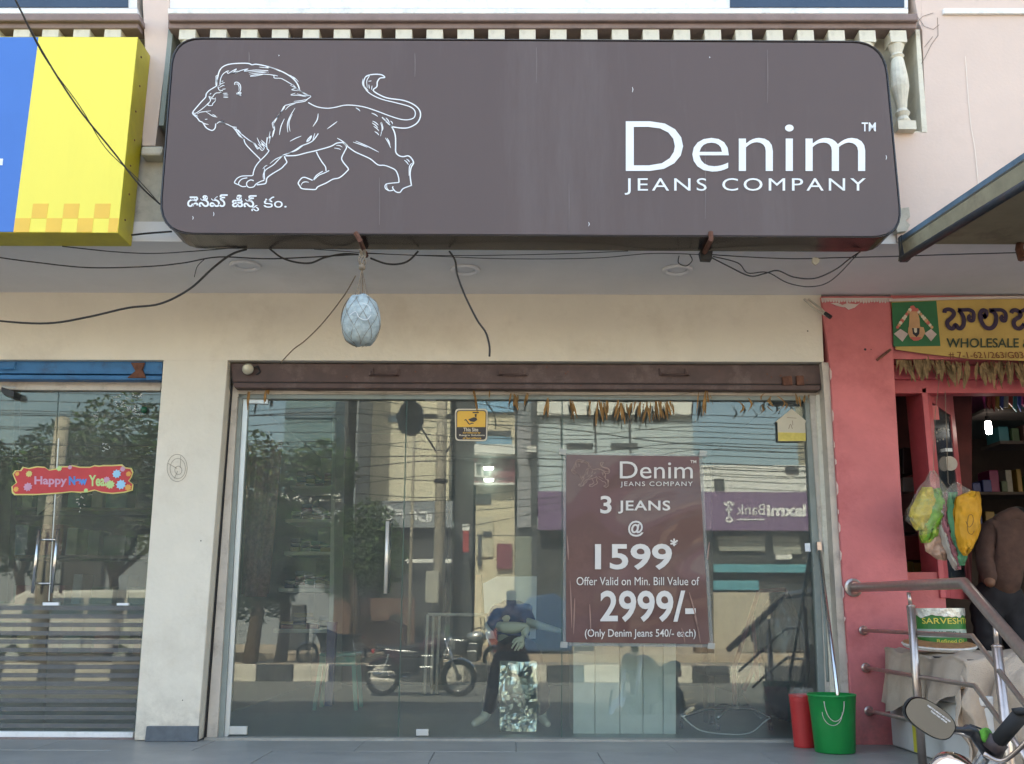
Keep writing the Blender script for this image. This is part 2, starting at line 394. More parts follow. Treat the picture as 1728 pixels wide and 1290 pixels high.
# upper facade
fac = MB()
fac.px([(1551, -90), (3200, -90), (3200, 395), (1530, 408), (1515, 408), (1500, 224), (1563, 224)], YF, 0.2)
part('upper_wall', fac, M_pinkwall, B, label='pale pink wall beside the brown sign with a hairline crack')
part('upper_wall', MB().px([(236, -90), (286, -90), (284, 60), (262, 246), (240, 246), (246, 100)], YF, 0.2), M_pinkwall, B, label='narrow pink wall strip between the two signs')
part('wall_band', MB().px([(-800, 262), (1500, 262), (1524, 300), (1524, 406), (-800, 392)], YF+0.04, 0.16), M_concrete, B)
part('moulding', MB().px([(238, 246), (276, 246), (272, 262), (236, 262)], YF-0.05, 0.2), M_concrete, B, bevel=0.015)
# recessed parapet behind the balusters
part('balcony_back', MB().px([(-900, 45), (1560, 45), (1560, 235), (-900, 235)], YF+0.30, 0.1), M_balu, B)
part('balcony_jamb', MB().px([(1545, 50), (1552, 50), (1565, 223), (1556, 223)], YF-0.002, 0.3), M_balu, B)
part('balcony_jamb', MB().px([(284, 50), (292, 50), (276, 212), (268, 212)], YF-0.002, 0.3), M_grey, B)
part('balcony_sill', MB().px([(1490, 221), (1563, 222), (1563, 230), (1490, 229)], YF+0.02, 0.28), M_balu, B)
for x0, x1 in ((-900, 234), (283, 1548)):
    part('cornice', MB().px([(x0, 34), (x1, 34), (x1-1, 48), (x0, 48)], YF-0.06, 0.12), M_mauve, B, bevel=0.008)
    part('cornice', MB().px([(x0, 23), (x1+1, 23), (x1+2, 35), (x0, 35)], YF-0.09, 0.15), M_mauve, B, bevel=0.008)
# balusters: square cap, turned shaft, square base
zt = P(864, 49, YF-0.05).z; zb = P(864, 223, YF).z; H = zt-zb
cap = MB().box(-0.048, 0.048, -0.048, 0.048, zt-0.075, zt).box(-0.052, 0.052, -0.052, 0.052, zb, zb+0.055)
prof = [(0.030, zb+0.05), (0.042, zb+0.075), (0.030, zb+0.10), (0.044, zb+0.125), (0.028, zb+0.15), (0.034, zb+0.2), (0.052, zb+0.29), (0.049, zb+0.36), (0.036, zb+0.47),
        (0.030, zt-0.16), (0.042, zt-0.145), (0.030, zt-0.13), (0.036, zt-0.11), (0.046, zt-0.085), (0.046, zt-0.07)]
cap.lathe(prof, (0, 0, 0), 14)
b0 = part('baluster', cap, M_balu, B, smooth=False)
yb = YF+0.0
xs = []
for px in (52, 100, 152, 204): xs.append(P(px-8, 57, yb).x)
sp = xs[-1]-xs[-2]
for k in range(1, 9): xs.append(xs[0]-sp*k)
x0 = P(321, 57, yb).x; x1 = P(1510, 57, yb).x; n = 23
for k in range(n+1): xs.append(x0+(x1-x0)*k/n)
for i, x in enumerate(xs):
    if i == 0: b0.location = (x, yb, 0)
    else:
        c = again(b0, (0, 0, 0)); c.location = (x, yb, 0)
# windows over the cornice
for x0, x1, gx in ((283, 1533, (1232, 1526)), (1592, 2100, (1601, 2080)), (-500, 232, (-480, 216))):
    part('window_sill', MB().px([(x0, 14), (x1, 14), (x1, 23), (x0, 23)], YF-0.02, 0.2), M_white, B, bevel=0.005)
    part('window_frame', MB().px([(x0, -60), (x1, -60), (x1-1, 13.8), (x0+1, 13.8)], YF+0.02, 0.1), M_white, B)
    part('pane', MB().px([(gx[0], -50), (gx[1], -50), (gx[1], 12), (gx[0], 12)], YF+0.012, 0.01), M_winglass, B)
part('upper_wall', MB().box(-12, 14, YF+0.03, YF+0.25, P(0, -60, YF).z, 9.2), M_pinkwall, B)
part('upper_wall', MB().px([(1533, -60), (1592, -60), (1592, 60), (1560, 60), (1551, 40)], YF+0.002, 0.2), M_pinkwall, B)
part('upper_wall', MB().px([(-2000, -60), (-500, -60), (-500, 392), (-2000, 392)], YF, 0.2), M_pinkwall, B)
part('upper_wall', MB().px([(-500, -60), (-480, -60), (-480, 22), (-500, 22)], YF+0.01, 0.2), M_pinkwall, B)
part('roof_slab', MB().box(-12, 14, YF-0.2, 9, 9.2, 9.35), M_concrete, B)
part('side_wall', MB().box(-12.2, -12, YF, 9, 0, 9.3), M_pinkwall, B); part('side_wall', MB().box(14, 14.2, YF, 9, 0, 9.3), M_pinkwall, B)
part('rear_wall', MB().box(-12, 14, 8.8, 9, 0, 9.3), M_pinkwall, B)
part('upper_floor', MB().box(-12, 14, YF+0.2, 8.8, 3.52, 3.7), M_soffit, B)
# inner rooms
xL = P(305, 900, 0).x; xR = 2.28
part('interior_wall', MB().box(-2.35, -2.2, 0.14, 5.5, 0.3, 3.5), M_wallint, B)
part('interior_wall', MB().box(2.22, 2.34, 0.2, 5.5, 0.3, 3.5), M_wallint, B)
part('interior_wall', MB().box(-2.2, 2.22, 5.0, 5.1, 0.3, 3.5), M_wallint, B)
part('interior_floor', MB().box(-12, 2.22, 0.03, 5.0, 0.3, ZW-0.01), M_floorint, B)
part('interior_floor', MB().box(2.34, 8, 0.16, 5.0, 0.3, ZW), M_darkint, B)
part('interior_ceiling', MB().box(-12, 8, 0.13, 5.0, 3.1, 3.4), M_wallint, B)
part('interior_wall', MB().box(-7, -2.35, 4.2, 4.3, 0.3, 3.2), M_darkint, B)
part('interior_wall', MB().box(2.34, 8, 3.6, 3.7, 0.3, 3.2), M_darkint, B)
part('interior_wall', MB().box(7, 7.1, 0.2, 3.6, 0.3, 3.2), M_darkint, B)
# cement patch, cracks and scribble: real marks with their own shape
M_crack = mat('crack', (0.22, 0.16, 0.13), 0.9, var=0.1)
M_wcrack = mat('pale_filler', (0.78, 0.68, 0.60), 0.9, var=0.1)
mb = MB()
for pts in ([(1548, 28), (1560, 45), (1575, 50), (1585, 42)], [(1582, 30), (1583, 60), (1572, 75), (1562, 95), (1555, 108)], [(1548, 38), (1557, 28), (1575, 22)], [(1560, 80), (1574, 62)]):
    stroke(mb, pts, 0.9, YF-0.004, 1)
part('crack', mb, M_crack, B)
mb = MB(); stroke(mb, [(1629, 95), (1637, 200), (1645, 250), (1651, 312)], 1.6, YF-0.004, 4); part('crack', mb, M_wcrack, B)
mb = MB()
M_pencil = mat('pencil_line', (0.33, 0.29, 0.23), 0.9, var=0.1)
for cx, cy, rx, ry in ((299, 790, 17, 23), (300, 791, 13, 17), (301, 794, 6, 7)):
    stroke(mb, [(cx+rx*math.cos(a), cy+ry*math.sin(a)) for a in [k*math.pi/6 for k in range(13)]], 0.9, YW-0.003, 3)
for pts in ([(305, 770), (304, 790)], [(283, 782), (299, 791)], [(294, 808), (300, 795)]): stroke(mb, pts, 0.9, YW-0.003, 3)
part('scribble', mb, M_pencil, B, label='faint pencilled circle scribble on the cream pillar')
# paint drips where pink meets the soffit, rough plaster edge
mb = MB()
for k in range(26):
    x = 1386+k*4.6; hh = random.uniform(1.5, 5)
    mb.px([(x, 503), (x+5.2, 503), (x+4.0, 508+hh*0.6), (x+2.2, 508+hh), (x+0.8, 508+hh*0.4)], YW-0.036, 0.004)
mb.px([(1418, 516), (1430, 512), (1446, 514), (1452, 511), (1443, 519), (1432, 523), (1427, 519)], YW-0.036, 0.004)
mb.px([(1402, 512), (1412, 511), (1420, 514), (1424, 519), (1412, 516)], YW-0.036, 0.004)
part('whitewash_drips', mb, mat('whitewash', (0.60, 0.50, 0.45), 0.9, var=0.08), B)
mb = MB()
yy = 620
while yy < 1240:
    h = random.uniform(6, 26); t = (yy-620)/630; x = 1401+t*36
    mb.px([(x-1, yy), (x+random.uniform(0.5, 2.6), yy+h*0.3), (x+random.uniform(0.3, 1.8)+h*0.05, yy+h*0.8), (x+h*0.05-1, yy+h)], YW-0.036, 0.005); yy += h+random.uniform(0, 60)
part('plaster_edge', mb, mat('chipped_edge', (0.56, 0.40, 0.36), 0.9, var=0.15, vscale=30), B)
# holes and a small dark stub on the pink pillar
mb = MB()
for x, y, r in ((1460, 590, 2.4), (1470, 590, 1.0), (1363, 559, 1.4), (339, 913, 1.2), (308, 1182, 1.0)):
    p = P(x, y, YW-0.034 if x > 1390 else YW-0.003); mb.disc(p, r*0.0035, 8)
part('screw_hole', mb, M_dark, B)
for pts, r in (([P(1357, 505, YW-0.05), P(1375, 522, YW-0.07), P(1400, 536, YW-0.10)], 0.008), ([P(1364, 505, YW-0.04), P(1384, 520, YW-0.07), P(1396, 532, YW-0.10)], 0.007)):
    part('conduit', MB().tube(pts, r, 8), M_concrete, B)
part('conduit_end', MB().tube([P(1392, 529, YW-0.09), P(1402, 536, YW-0.11)], 0.014, 8), M_dark, B)
part('conduit', MB().tube([P(1480, 608, YW-0.06), P(1503, 590, YW-0.06)], 0.008, 8), M_rust, B)

# ---------------------------------------------------------------- big brown sign
YS = -1.34
def rounded(pts, r, n=7):
    out = []
    m = len(pts)
    for i in range(m):
        p = Vector(pts[i]); a = Vector(pts[i-1]); b = Vector(pts[(i+1) % m])
        u = (a-p).normalized(); v = (b-p).normalized(); rr = r[i] if isinstance(r, (list, tuple)) else r
        s0 = p+u*rr; s1 = p+v*rr
        for k in range(n+1):
            t = k/n; q = s0*(1-t)**2+p*2*t*(1-t)+s1*t*t; out.append((q.x, q.y))
    return out
SG = thing('shop_sign', 'large brown rounded shop sign with white lion drawing and Denim lettering', 'sign', (0, YS, 3.9))
corners = [(293, 65), (1492, 71), (1523, 401), (268, 395)]
out = rounded(corners, (46, 55, 50, 58))
def inset(pts, d):
    cx, cy = 895, 232
    return [(x+(d if x < cx else -d)*min(1, abs(x-cx)/600), y+(d if y < cy else -d)) for x, y in pts]
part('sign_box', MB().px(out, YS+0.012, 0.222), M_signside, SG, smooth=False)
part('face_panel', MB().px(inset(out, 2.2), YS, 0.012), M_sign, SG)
part('trim', MB().tube([P(x, y, YS+0.01) for x, y in out+out[:1]], 0.0055, 6, caps=False), M_signside, SG, smooth=True)
ZA = lambda X, Y: (310+X/7.855, 95+Y/7.855)
ZB = lambda X, Y: (390+X/7.855, 220+Y/7.855)
ZC = lambda X, Y: (520+X/5.61, 110+Y/5.61)
LION = []
def la(*p, w=1.5, z=ZA): LION.append(([z(*q) for q in p], w))
la((430, 400), (455, 260), (480, 185), (530, 135), (620, 105), (760, 95), (860, 98), (905, 115), (960, 108), (1060, 125), (1150, 150), (1290, 200), (1400, 260), (1480, 330), (1520, 395), (1535, 450), w=2.2)
la((1060, 150), (1160, 155), (1280, 205)); la((1400, 250), (1470, 290), (1520, 340)); la((1420, 275), (1490, 310))
la((1535, 450), (1600, 500), (1685, 530), (1640, 570), (1600, 600), (1480, 620), (1340, 655), w=1.6)
la((1450, 380), (1530, 455), (1685, 530), w=1.8); la((1500, 500), (1600, 525), (1680, 525)); la((1460, 600), (1560, 590), (1640, 570)); la((1480, 490), (1420, 515), (1520, 520), (1620, 540))
la((1500, 425), (1430, 445), (1520, 460)); la((1410, 385), (1500, 430), (1540, 460))
la((1340, 655), (1330, 690), (1260, 780), (1215, 860), (1190, 900), (1205, 950), (1185, 1010), (1175, 1075)); la((1345, 715), (1400, 660), (1480, 630)); la((1330, 665), (1270, 770), (1200, 860), (1175, 890), (1190, 960))
la((1145, 1000), (1130, 1090), (1150, 1060), (1130, 1160)); la((1210, 960), (1180, 1070)); la((1190, 860), (1200, 960))
la((430, 400), (340, 455), (300, 500), (290, 545), (240, 600), (170, 680), (120, 745), (130, 775), (180, 820), (210, 860), (250, 880), (290, 940), (330, 970), (380, 985), (415, 955), (425, 895), w=2.0)
la((120, 745), (150, 760), (210, 725), (280, 670), (320, 630), (355, 590), (340, 550), (335, 530)); la((135, 770), (190, 800)); la((175, 770), (220, 745), (290, 735), (360, 725)); la((290, 735), (360, 780), (400, 800), (445, 810)); la((280, 840), (315, 835)); la((250, 880), (290, 900), (330, 905)); la((380, 770), (430, 800))
la((345, 510), (365, 490)); la((340, 540), (380, 545), (400, 515), (430, 490), (480, 485), (490, 470)); la((350, 565), (420, 570), (415, 600), (385, 630), (375, 655), (320, 650), (345, 610)); la((420, 550), (425, 590))
la((420, 380), (430, 300), (430, 265), (450, 250)); la((440, 400), (445, 330), (455, 300)); la((480, 370), (490, 300), (520, 240), (575, 200), (600, 200)); la((460, 400), (500, 365), (545, 350)); la((470, 420), (520, 390), (540, 395)); la((455, 405), (465, 440), (500, 485), (480, 455), (520, 460)); la((510, 440), (555, 435)); la((520, 495), (580, 492)); la((525, 515), (590, 515)); la((525, 543), (590, 545), w=2.0); la((500, 335), (525, 330))
la((570, 200), (590, 230), (640, 200), (700, 170), (660, 210), (620, 225), (720, 200), (680, 230), (760, 190), (855, 170), (800, 200), (960, 185), (1120, 195)); la((860, 215), (980, 205), (1130, 215)); la((870, 240), (1000, 222), (1130, 212)); la((880, 265), (960, 245), (1080, 240), (1190, 255), (1200, 290), (1280, 295), (1330, 315), (1440, 380)); la((880, 270), (960, 262), (1050, 245)); la((1190, 250), (1250, 265)); la((1000, 145), (1130, 160))
la((675, 380), (680, 350), (715, 348), (750, 385), (755, 440), (740, 480), w=1.6); la((690, 375), (715, 370), (735, 410), (730, 460)); la((700, 490), (740, 520), (720, 480), (765, 490), (740, 500), (760, 525), (700, 500), w=1.8)
la((440, 895), (480, 870), (540, 890), (590, 910), (640, 935), (700, 945)); la((480, 880), (520, 855), (500, 875), (560, 895), w=2.0); la((640, 935), (690, 990), (740, 1060), (790, 1090)); la((690, 960), (760, 1030), (860, 1110), (920, 1150), (970, 1200), w=1.8); la((660, 940), (730, 1030), (780, 1090)); la((720, 975), (770, 1040))
la((170, 120), (190, 180), (260, 260), (330, 330), (380, 380), (385, 400), w=1.9, z=ZB)
la((250, 140), (300, 180), (350, 250), (370, 230), (410, 270), (440, 230), (400, 180), (470, 220), z=ZB); la((345, 100), (370, 160), (400, 210), z=ZB); la((400, 130), (470, 200), z=ZB); la((390, 150), (460, 215), z=ZB); la((355, 180), (420, 250), z=ZB); la((310, 170), (360, 240), z=ZB)
la((480, 95), (470, 190), (480, 250), (500, 275), (450, 340), (370, 420), (320, 490), (295, 560), (285, 600), (220, 605), (140, 610), (85, 635), (55, 670), (48, 700), (100, 725), w=1.9, z=ZB)
la((215, 632), (150, 645), (110, 680), (100, 720), (150, 748), (200, 745), w=1.9, z=ZB); la((300, 670), (260, 660), (220, 680), (205, 710), (215, 745), (250, 760), (300, 750), (330, 715), (390, 680), (440, 665), w=1.9, z=ZB)
la((430, 660), (425, 600), (440, 540), (445, 500), z=ZB); la((445, 655), (440, 600), (455, 530), (560, 460), (620, 400), (690, 330), w=1.8, z=ZB); la((515, 445), (580, 390), (650, 355), (700, 330), w=1.6, z=ZB); la((420, 515), (450, 480), (480, 465), z=ZB)
la((340, 725), (440, 712), (465, 690), (480, 630), (560, 570), (660, 510), (710, 460), (738, 425), (720, 380), (705, 345), w=2.2, z=ZB)
la((680, 335), (800, 290), (870, 250), (930, 210), (1010, 180), (1070, 150), (1110, 110), (1155, 45), w=2.0, z=ZB); la((720, 340), (860, 335), (1000, 300), (1130, 270), (1320, 215), (1400, 172), (1480, 165), w=2.2, z=ZB); la((740, 310), (860, 270), (960, 200), w=1.8, z=ZB); la((1080, 140), (1110, 40), z=ZB); la((1000, 155), (1020, 120), (1065, 75), (1040, 130), (1000, 155), w=2.2, z=ZB)
la((1405, 105), (1480, 150), (1550, 210), w=2.0, z=ZB); la((780, 148), (850, 110), (930, 78), w=1.8, z=ZB)
la((1130, 285), (1160, 350), (1210, 430), (1250, 485), (1258, 540), w=2.0, z=ZB); la((1300, 535), (1230, 570), (1160, 600), (1095, 660), (1130, 600), (1215, 545), w=1.8, z=ZB)
la((1080, 665), (1020, 640), (970, 625), (930, 640), (890, 700), (910, 740), (940, 775), (1040, 785), (1120, 785), (1150, 750), (1260, 700), (1350, 650), (1440, 628), (1540, 540), (1550, 505), (1490, 430), (1465, 370), (1500, 290), (1530, 220), (1480, 165), w=2.2, z=ZB)
la((925, 735), (950, 695), (990, 685), (1030, 692), w=1.8, z=ZB); la((1390, 200), (1440, 205), (1475, 225), z=ZB); la((1365, 237), (1420, 245), (1455, 260), z=ZB)
la((0, 355), (80, 395), (180, 410), (260, 400), (340, 382), (430, 382), (540, 400), (660, 440), (780, 485), (880, 515), (950, 518), (1000, 500), (1015, 460), (1000, 420), (950, 390), (840, 360), (700, 325), (600, 280), (545, 230), (525, 170), (545, 110), (590, 92), w=1.9, z=ZC)
la((590, 92), (650, 88), (700, 95), (725, 118), (680, 125), (655, 160), (650, 205), (615, 240), (680, 285), (760, 315), (900, 335), (1000, 375), (1055, 430), (1062, 490), (1030, 550), (960, 590), (890, 598), (800, 585), (775, 570), w=2.3, z=ZC)
la((545, 115), (580, 100), (555, 150), (560, 215), z=ZC); la((520, 130), (515, 180), (540, 230), z=ZC); la((600, 235), (605, 195), z=ZC); la((580, 225), (575, 185), z=ZC); la((570, 155), (600, 150), z=ZC); la((530, 200), (570, 245), z=ZC)
la((700, 495), (750, 545), (800, 600), (825, 670), (828, 760), (830, 825), (860, 858), (900, 868), (945, 860), (975, 880), (998, 925), (975, 970), (965, 1040), (978, 1145), w=2.3, z=ZC); la((990, 925), (960, 960), (955, 1050), z=ZC, w=1.8)
la((978, 1140), (900, 1170), (870, 1205), (830, 1200), (800, 1165), (805, 1150), w=2.1, z=ZC); la((860, 1112), (780, 1120), (735, 1130), (730, 1165), (765, 1190), (805, 1185), w=1.9, z=ZC); la((860, 1112), (855, 1060), (830, 1000), (780, 970), (720, 950), (660, 945), (590, 890), (500, 848), (440, 820), (370, 768), (340, 740), w=2.1, z=ZC); la((745, 1130), (745, 1165), (765, 1185), z=ZC)
for a, b in (((450, 405), (492, 438)), ((600, 455), (660, 488)), ((425, 730), (560, 780)), ((450, 720), (668, 825)), ((180, 605), (275, 535)), ((610, 530), (665, 570)), ((620, 580), (670, 625)), ((630, 630), (670, 665)), ((605, 548), (660, 595)), ((730, 690), (782, 785)), ((745, 690), (775, 760)), ((700, 495), (740, 545)), ((735, 500), (770, 550)), ((780, 530), (800, 560)), ((910, 900), (950, 945)), ((930, 890), (960, 920))):
    la(a, ((a[0]+b[0])/2+4, (a[1]+b[1])/2-2), b, w=1.8, z=ZC)
la((685, 545), (700, 600), (685, 675), z=ZC); la((695, 540), (708, 600), (690, 640), z=ZC); la((95, 460), (85, 520), (45, 582), w=2.0, z=ZC)
la((1475, 690), (1410, 800), (1375, 900), (1380, 1010), w=1.8); la((1440, 770), (1395, 880), (1410, 1000), w=1.6); la((1335, 830), (1290, 930), (1268, 1045), w=1.8)
mb = MB()
for pts, wd in LION: stroke(mb, pts, wd*0.92, YS-0.003, 4, taper=len(pts) < 5)
part('lion_drawing', mb, M_letter, SG)
text('Denim', (1056, 205, 1460, 290), YS-0.004, M_letter, SG, bold=-0.006)
text('TM', (1454, 207, 1478, 222), YS-0.004, M_letter, SG, bold=0.012)
text('JEANS COMPANY', (1054, 301, 1461, 329), YS-0.004, M_letter, SG, bold=0.0, space=1.25)
mb = MB()
for x, y, h in ((905, 80, 60), (1295, 84, 90), (640, 300, 80), (1190, 250, 120), (700, 90, 40), (420, 88, 20), (960, 310, 80)): stroke(mb, [(x, y), (x+0.6, y+h/2), (x, y+h)], 2.0, YS-0.0026, 3, taper=True)
part('dust_streak', mb, mat('vinyl_dust', (0.15, 0.12, 0.115), 0.6, var=0.2), SG)
# Telugu line, set glyph by glyph so that the conjunct sits below the line
for body_, bx_ in (('\u0c21\u0c46\u0c28\u0c3f\u0c2e\u0c4d', (316, 328.2, 384.2, 349.7)), ('\u0c1c\u0c40\u0c28\u0c4d', (391.4, 329, 433, 350.2)), ('\u0c38', (424, 346.5, 437, 356.8)), ('\u0c15\u0c02.', (444.7, 332, 483.7, 350.8))):
    text(body_, bx_, YS-0.004, M_letter, SG, bold=(0.018 if bx_[0] < 440 else 0.0), name='telugu_lettering')
# rusty hanging brackets under the sign
for a, b, c in (((600, 393), (607, 405), (618, 432)), ((1199, 392), (1200, 404), (1186, 432))):
    part('bracket', MB().tube([P(a[0], a[1], YS-0.01), P(b[0], b[1], YS-0.015), P(c[0], c[1], YF+0.02)], 0.014, 6), M_rust, SG)
mb = MB().px([(1181, 424), (1203, 424), (1201, 438), (1184, 437)], YF-0.04, 0.05); part('clamp', mb, M_dark, SG)
# stains, small tears of the vinyl
mb = MB()
for x, y, a, b in ((1067, 147, 1, 9), (1495, 262, 1, 8), (993, 375, 1.5, 7), (325, 365, 1, 6), (360, 358, 1, 7), (470, 93, 1, 2), (1197, 96, 1, 2)):
    stroke(mb, [(x, y), (x+a, y+b/2), (x, y+b)], 1.1, YS-0.003, 3, taper=True)
part('scratch', mb, M_letter, SG)

# ---------------------------------------------------------------- yellow and blue sign at the left
YY = -1.31
SY = thing('yellow_sign', 'blue and yellow box sign with orange checks at left edge', 'sign', (-3, YY, 3.8))
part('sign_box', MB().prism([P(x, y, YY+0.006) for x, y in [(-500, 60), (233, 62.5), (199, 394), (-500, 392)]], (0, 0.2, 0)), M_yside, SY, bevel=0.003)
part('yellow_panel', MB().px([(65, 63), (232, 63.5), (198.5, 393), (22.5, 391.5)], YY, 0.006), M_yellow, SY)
part('blue_panel', MB().px([(-495, 62), (65, 63), (22.5, 391.5), (-495, 390)], YY-0.0005, 0.006), M_blue, SY)
def yx(u, y):      # u 0..1 across yellow face
    t = (y-63)/(392-63); l = 65+(22.5-65)*t; r = 232+(198.5-232)*t; return l+(r-l)*u
W_ = 0.148
for row, (y0, y1) in enumerate(((344, 368.5), (368.5, 392))):
    us = (0.155, 0.455, 0.755) if row == 0 else (0.0, 0.305, 0.605, 0.905)
    for u in us:
        u1 = min(u+W_, 0.997)
        part('check_square', MB().px([(yx(u, y0), y0), (yx(u1, y0), y0), (yx(u1, y1), y1), (yx(u, y1), y1)], YY-0.002, 0.002), M_orange, SY)
part('lettering', MB().px([(-22, 268), (5, 268), (4, 279), (-22, 279)], YY-0.003, 0.002), M_letter, SY)
mb = MB()
for k in range(7):
    p = P(231-k*4.6, 92+k*46, YY-0.0); mb.lathe([(0.006, 0), (0.006, 0.004), (0.0001, 0.006)], (p.x+0.012, YY+0.03+0.02*(k % 2), p.z), 6, 'X')
part('rivet', mb, M_rust, SY)

# ---------------------------------------------------------------- cables
def cable(pts, r, label, n=6, m=M_cable, cat='cable'):
    p3 = smoothpts([P(x, y, Y) for x, y, Y in pts], n)
    return solo('cable', MB().tube(p3, r*0.78, 6), m, label, cat, smooth=True)
cable([(-60, 533, -0.7), (0, 542, -0.8), (80, 546, -0.85), (150, 535, -0.9), (215, 520, -0.9), (270, 513, -0.95), (320, 488, -1.0), (360, 452, -1.05), (390, 430, -1.08), (416, 421, -1.12)], 0.008, 'thick dark cable sagging from sign corner to left edge over the cream wall')
cable([(-40, 428, -1.0), (0, 435, -1.0), (60, 443, -1.0), (150, 452, -1.0), (250, 450, -1.0), (310, 444, -1.0), (370, 434, -1.02), (460, 437, -1.03), (600, 430, -1.05)], 0.005, 'thin cable across the grey soffit below the yellow sign')
cable([(105, 416, -1.12), (190, 425, -1.1), (260, 428, -1.1), (330, 424, -1.1), (400, 418, -1.14)], 0.004, 'short thin cable just under the gap between both signs')
cable([(222, 397, -1.13), (250, 394, -1.13), (290, 391, -1.13)], 0.007, 'dark cable stub bridging the two signs behind the brown one')
cable([(328, 468, -1.0), (333, 450, -1.0), (345, 438, -1.02)], 0.003, 'tiny loose wire end hanging beside the thick left cable')
cable([(455, 420, -1.12), (475, 435, -1.1), (500, 443, -1.08), (525, 444, -1.08), (548, 435, -1.08), (580, 429, -1.1), (605, 430, -1.14)], 0.007, 'black cable looping from the sign to the rusty bracket above the gourd')
cable([(625, 436, -1.14), (650, 445, -1.1), (672, 446, -1.1), (690, 440, -1.1), (706, 424, -1.12)], 0.007, 'black cable looping right of the hanging gourd')
cable([(758, 424, -1.12), (768, 440, -1.1), (772, 465, -1.1), (785, 500, -1.1), (805, 540, -1.1), (820, 562, -1.1), (826, 585, -1.1), (826, 602, -1.1)], 0.007, 'loose black cable hanging down in front of the cream lintel')
cable([(620, 428, -1.12), (720, 432, -1.1), (850, 437, -1.1), (1000, 436, -1.1), (1100, 428, -1.1), (1180, 430, -1.1)], 0.003, 'long thin wire under the sign between the two brackets')
cable([(530, 421, -1.1), (700, 431, -1.05), (900, 430, -1.05), (1060, 424, -1.1)], 0.003, 'second long thin wire lying closest to the sign box')
cable([(1195, 432, -1.12), (1230, 450, -1.1), (1265, 466, -1.1), (1290, 462, -1.1), (1312, 457, -1.1), (1340, 468, -1.1), (1375, 470, -1.1), (1410, 455, -1.1), (1435, 436, -1.12), (1452, 425, -1.14)], 0.005, 'wire looping from the right bracket to the red tinted sign corner')
cable([(1203, 433, -1.12), (1245, 444, -1.1), (1262, 461, -1.1), (1295, 460, -1.1), (1330, 478, -1.1), (1370, 484, -1.1), (1405, 472, -1.1), (1450, 426, -1.14)], 0.004, 'lower of the two wire loops right of the right bracket')
cable([(1200, 430, -1.1), (1262, 434, -1.1), (1340, 437, -1.1), (1420, 435, -1.1), (1510, 433, -1.1), (1600, 430, -1.1), (1780, 425, -1.1)], 0.004, 'taut wire running right towards the awning frame')
cable([(1146, 432, -1.1), (1145, 444, -1.1), (1158, 449, -1.1), (1168, 440, -1.1), (1164, 430, -1.1)], 0.004, 'small blue black wire curl above the right downlight')
cable([(20, -12, -2.2), (70, 85, -2.0), (130, 180, -1.8), (190, 255, -1.6), (235, 312, -1.45), (270, 345, -1.3)], 0.006, 'dark twisted cable slanting in front of the yellow sign')
cable([(20, -12, -2.19), (72, 92, -1.99), (135, 180, -1.79), (178, 250, -1.59), (230, 300, -1.44), (270, 345, -1.29)], 0.003, 'thin strand wound round the cable in front of the yellow sign')
# cloth scrap on a wire
mb = MB().px([(1371, 436), (1377, 434), (1384, 438), (1381, 445), (1376, 447), (1371, 443)], -1.11, 0.015)
solo('rag', mb, M_concrete, 'small grey rag caught on the taut wire right of the sign bracket', 'rag')
# wall bracket lump at sign corner right
solo('cement_patch', MB().px([(1516, 352), (1534, 350), (1536, 366), (1528, 372), (1536, 380), (1530, 390), (1514, 392), (1510, 376)], YF-0.03, 0.05), M_concrete, 'crumbled cement patch by the lower right corner of the brown sign', 'patch')
# downlights
for i, (px, py) in enumerate(((414, 448), (785, 455), (1143, 455))):
    c = PZ(px, py, ZS-0.003)
    lab = ('round recessed downlight left of the hanging gourd', 'round recessed downlight right of the hanging gourd', 'round recessed downlight by the right sign bracket')[i]
    if i == 0:
        t0 = thing('downlight', lab, 'ceiling light', c, 'downlights in the soffit')
        part('ring', MB().lathe([(0.095, 0.0), (0.09, -0.014), (0.068, -0.017), (0.06, -0.004), (0.06, 0.0)], (0, 0, 0), 24), M_soffit, t0, smooth=True, local=True)
        part('bulb_glass', MB().lathe([(0.06, -0.002), (0.04, -0.007), (0.0001, -0.008)], (0, 0, 0), 18), M_soffit, t0, smooth=True, local=True)
    else:
        t = dup(t0); t.location = c; t['label'] = lab

# ---------------------------------------------------------------- hanging ash gourd in a net
G0 = P(609, 540, -1.34)
GO = thing('hanging_gourd', 'pale blue ash gourd in a rope net hanging from the rusty sign bracket', 'gourd', G0)
M_gourd = mat('gourd_skin', (0.36, 0.415, 0.41), 0.65, var=0.3, vscale=14, bump=1.0, bscale=34, dirt=(0.17, 0.19, 0.17), dscale=20, damt=0.75)
top = P(609, 497, -1.34).z-G0.z; bot = P(609, 585, -1.34).z-G0.z
pr = []
for k in range(17):
    t = k/16; a = math.pi*t; z = top+(bot-top)*t
    pr.append((max(0.0001, 0.105*(math.sin(a)**0.36)*(0.93+0.10*t)), z))
gm = MB(); 
for r, z in pr: pass
gm.lathe([(r, z) for r, z in reversed(pr)], (0, 0, 0), 28)
gm.v = [(x*(1+0.02*math.sin(3*math.atan2(y, x))), y*(1+0.02*math.sin(3*math.atan2(y, x))), z+0.006*math.sin(9*x/0.1)) for x, y, z in gm.v]
part('gourd', gm, M_gourd, GO, smooth=True, local=True)
mb = MB()
def gr(z):
    t = (z-top)/(bot-top); t = min(max(t, 0.001), 0.999); return 0.107*(math.sin(math.pi*t)**0.36)*(0.93+0.10*t)
knot = P(611, 452, -1.34)-G0
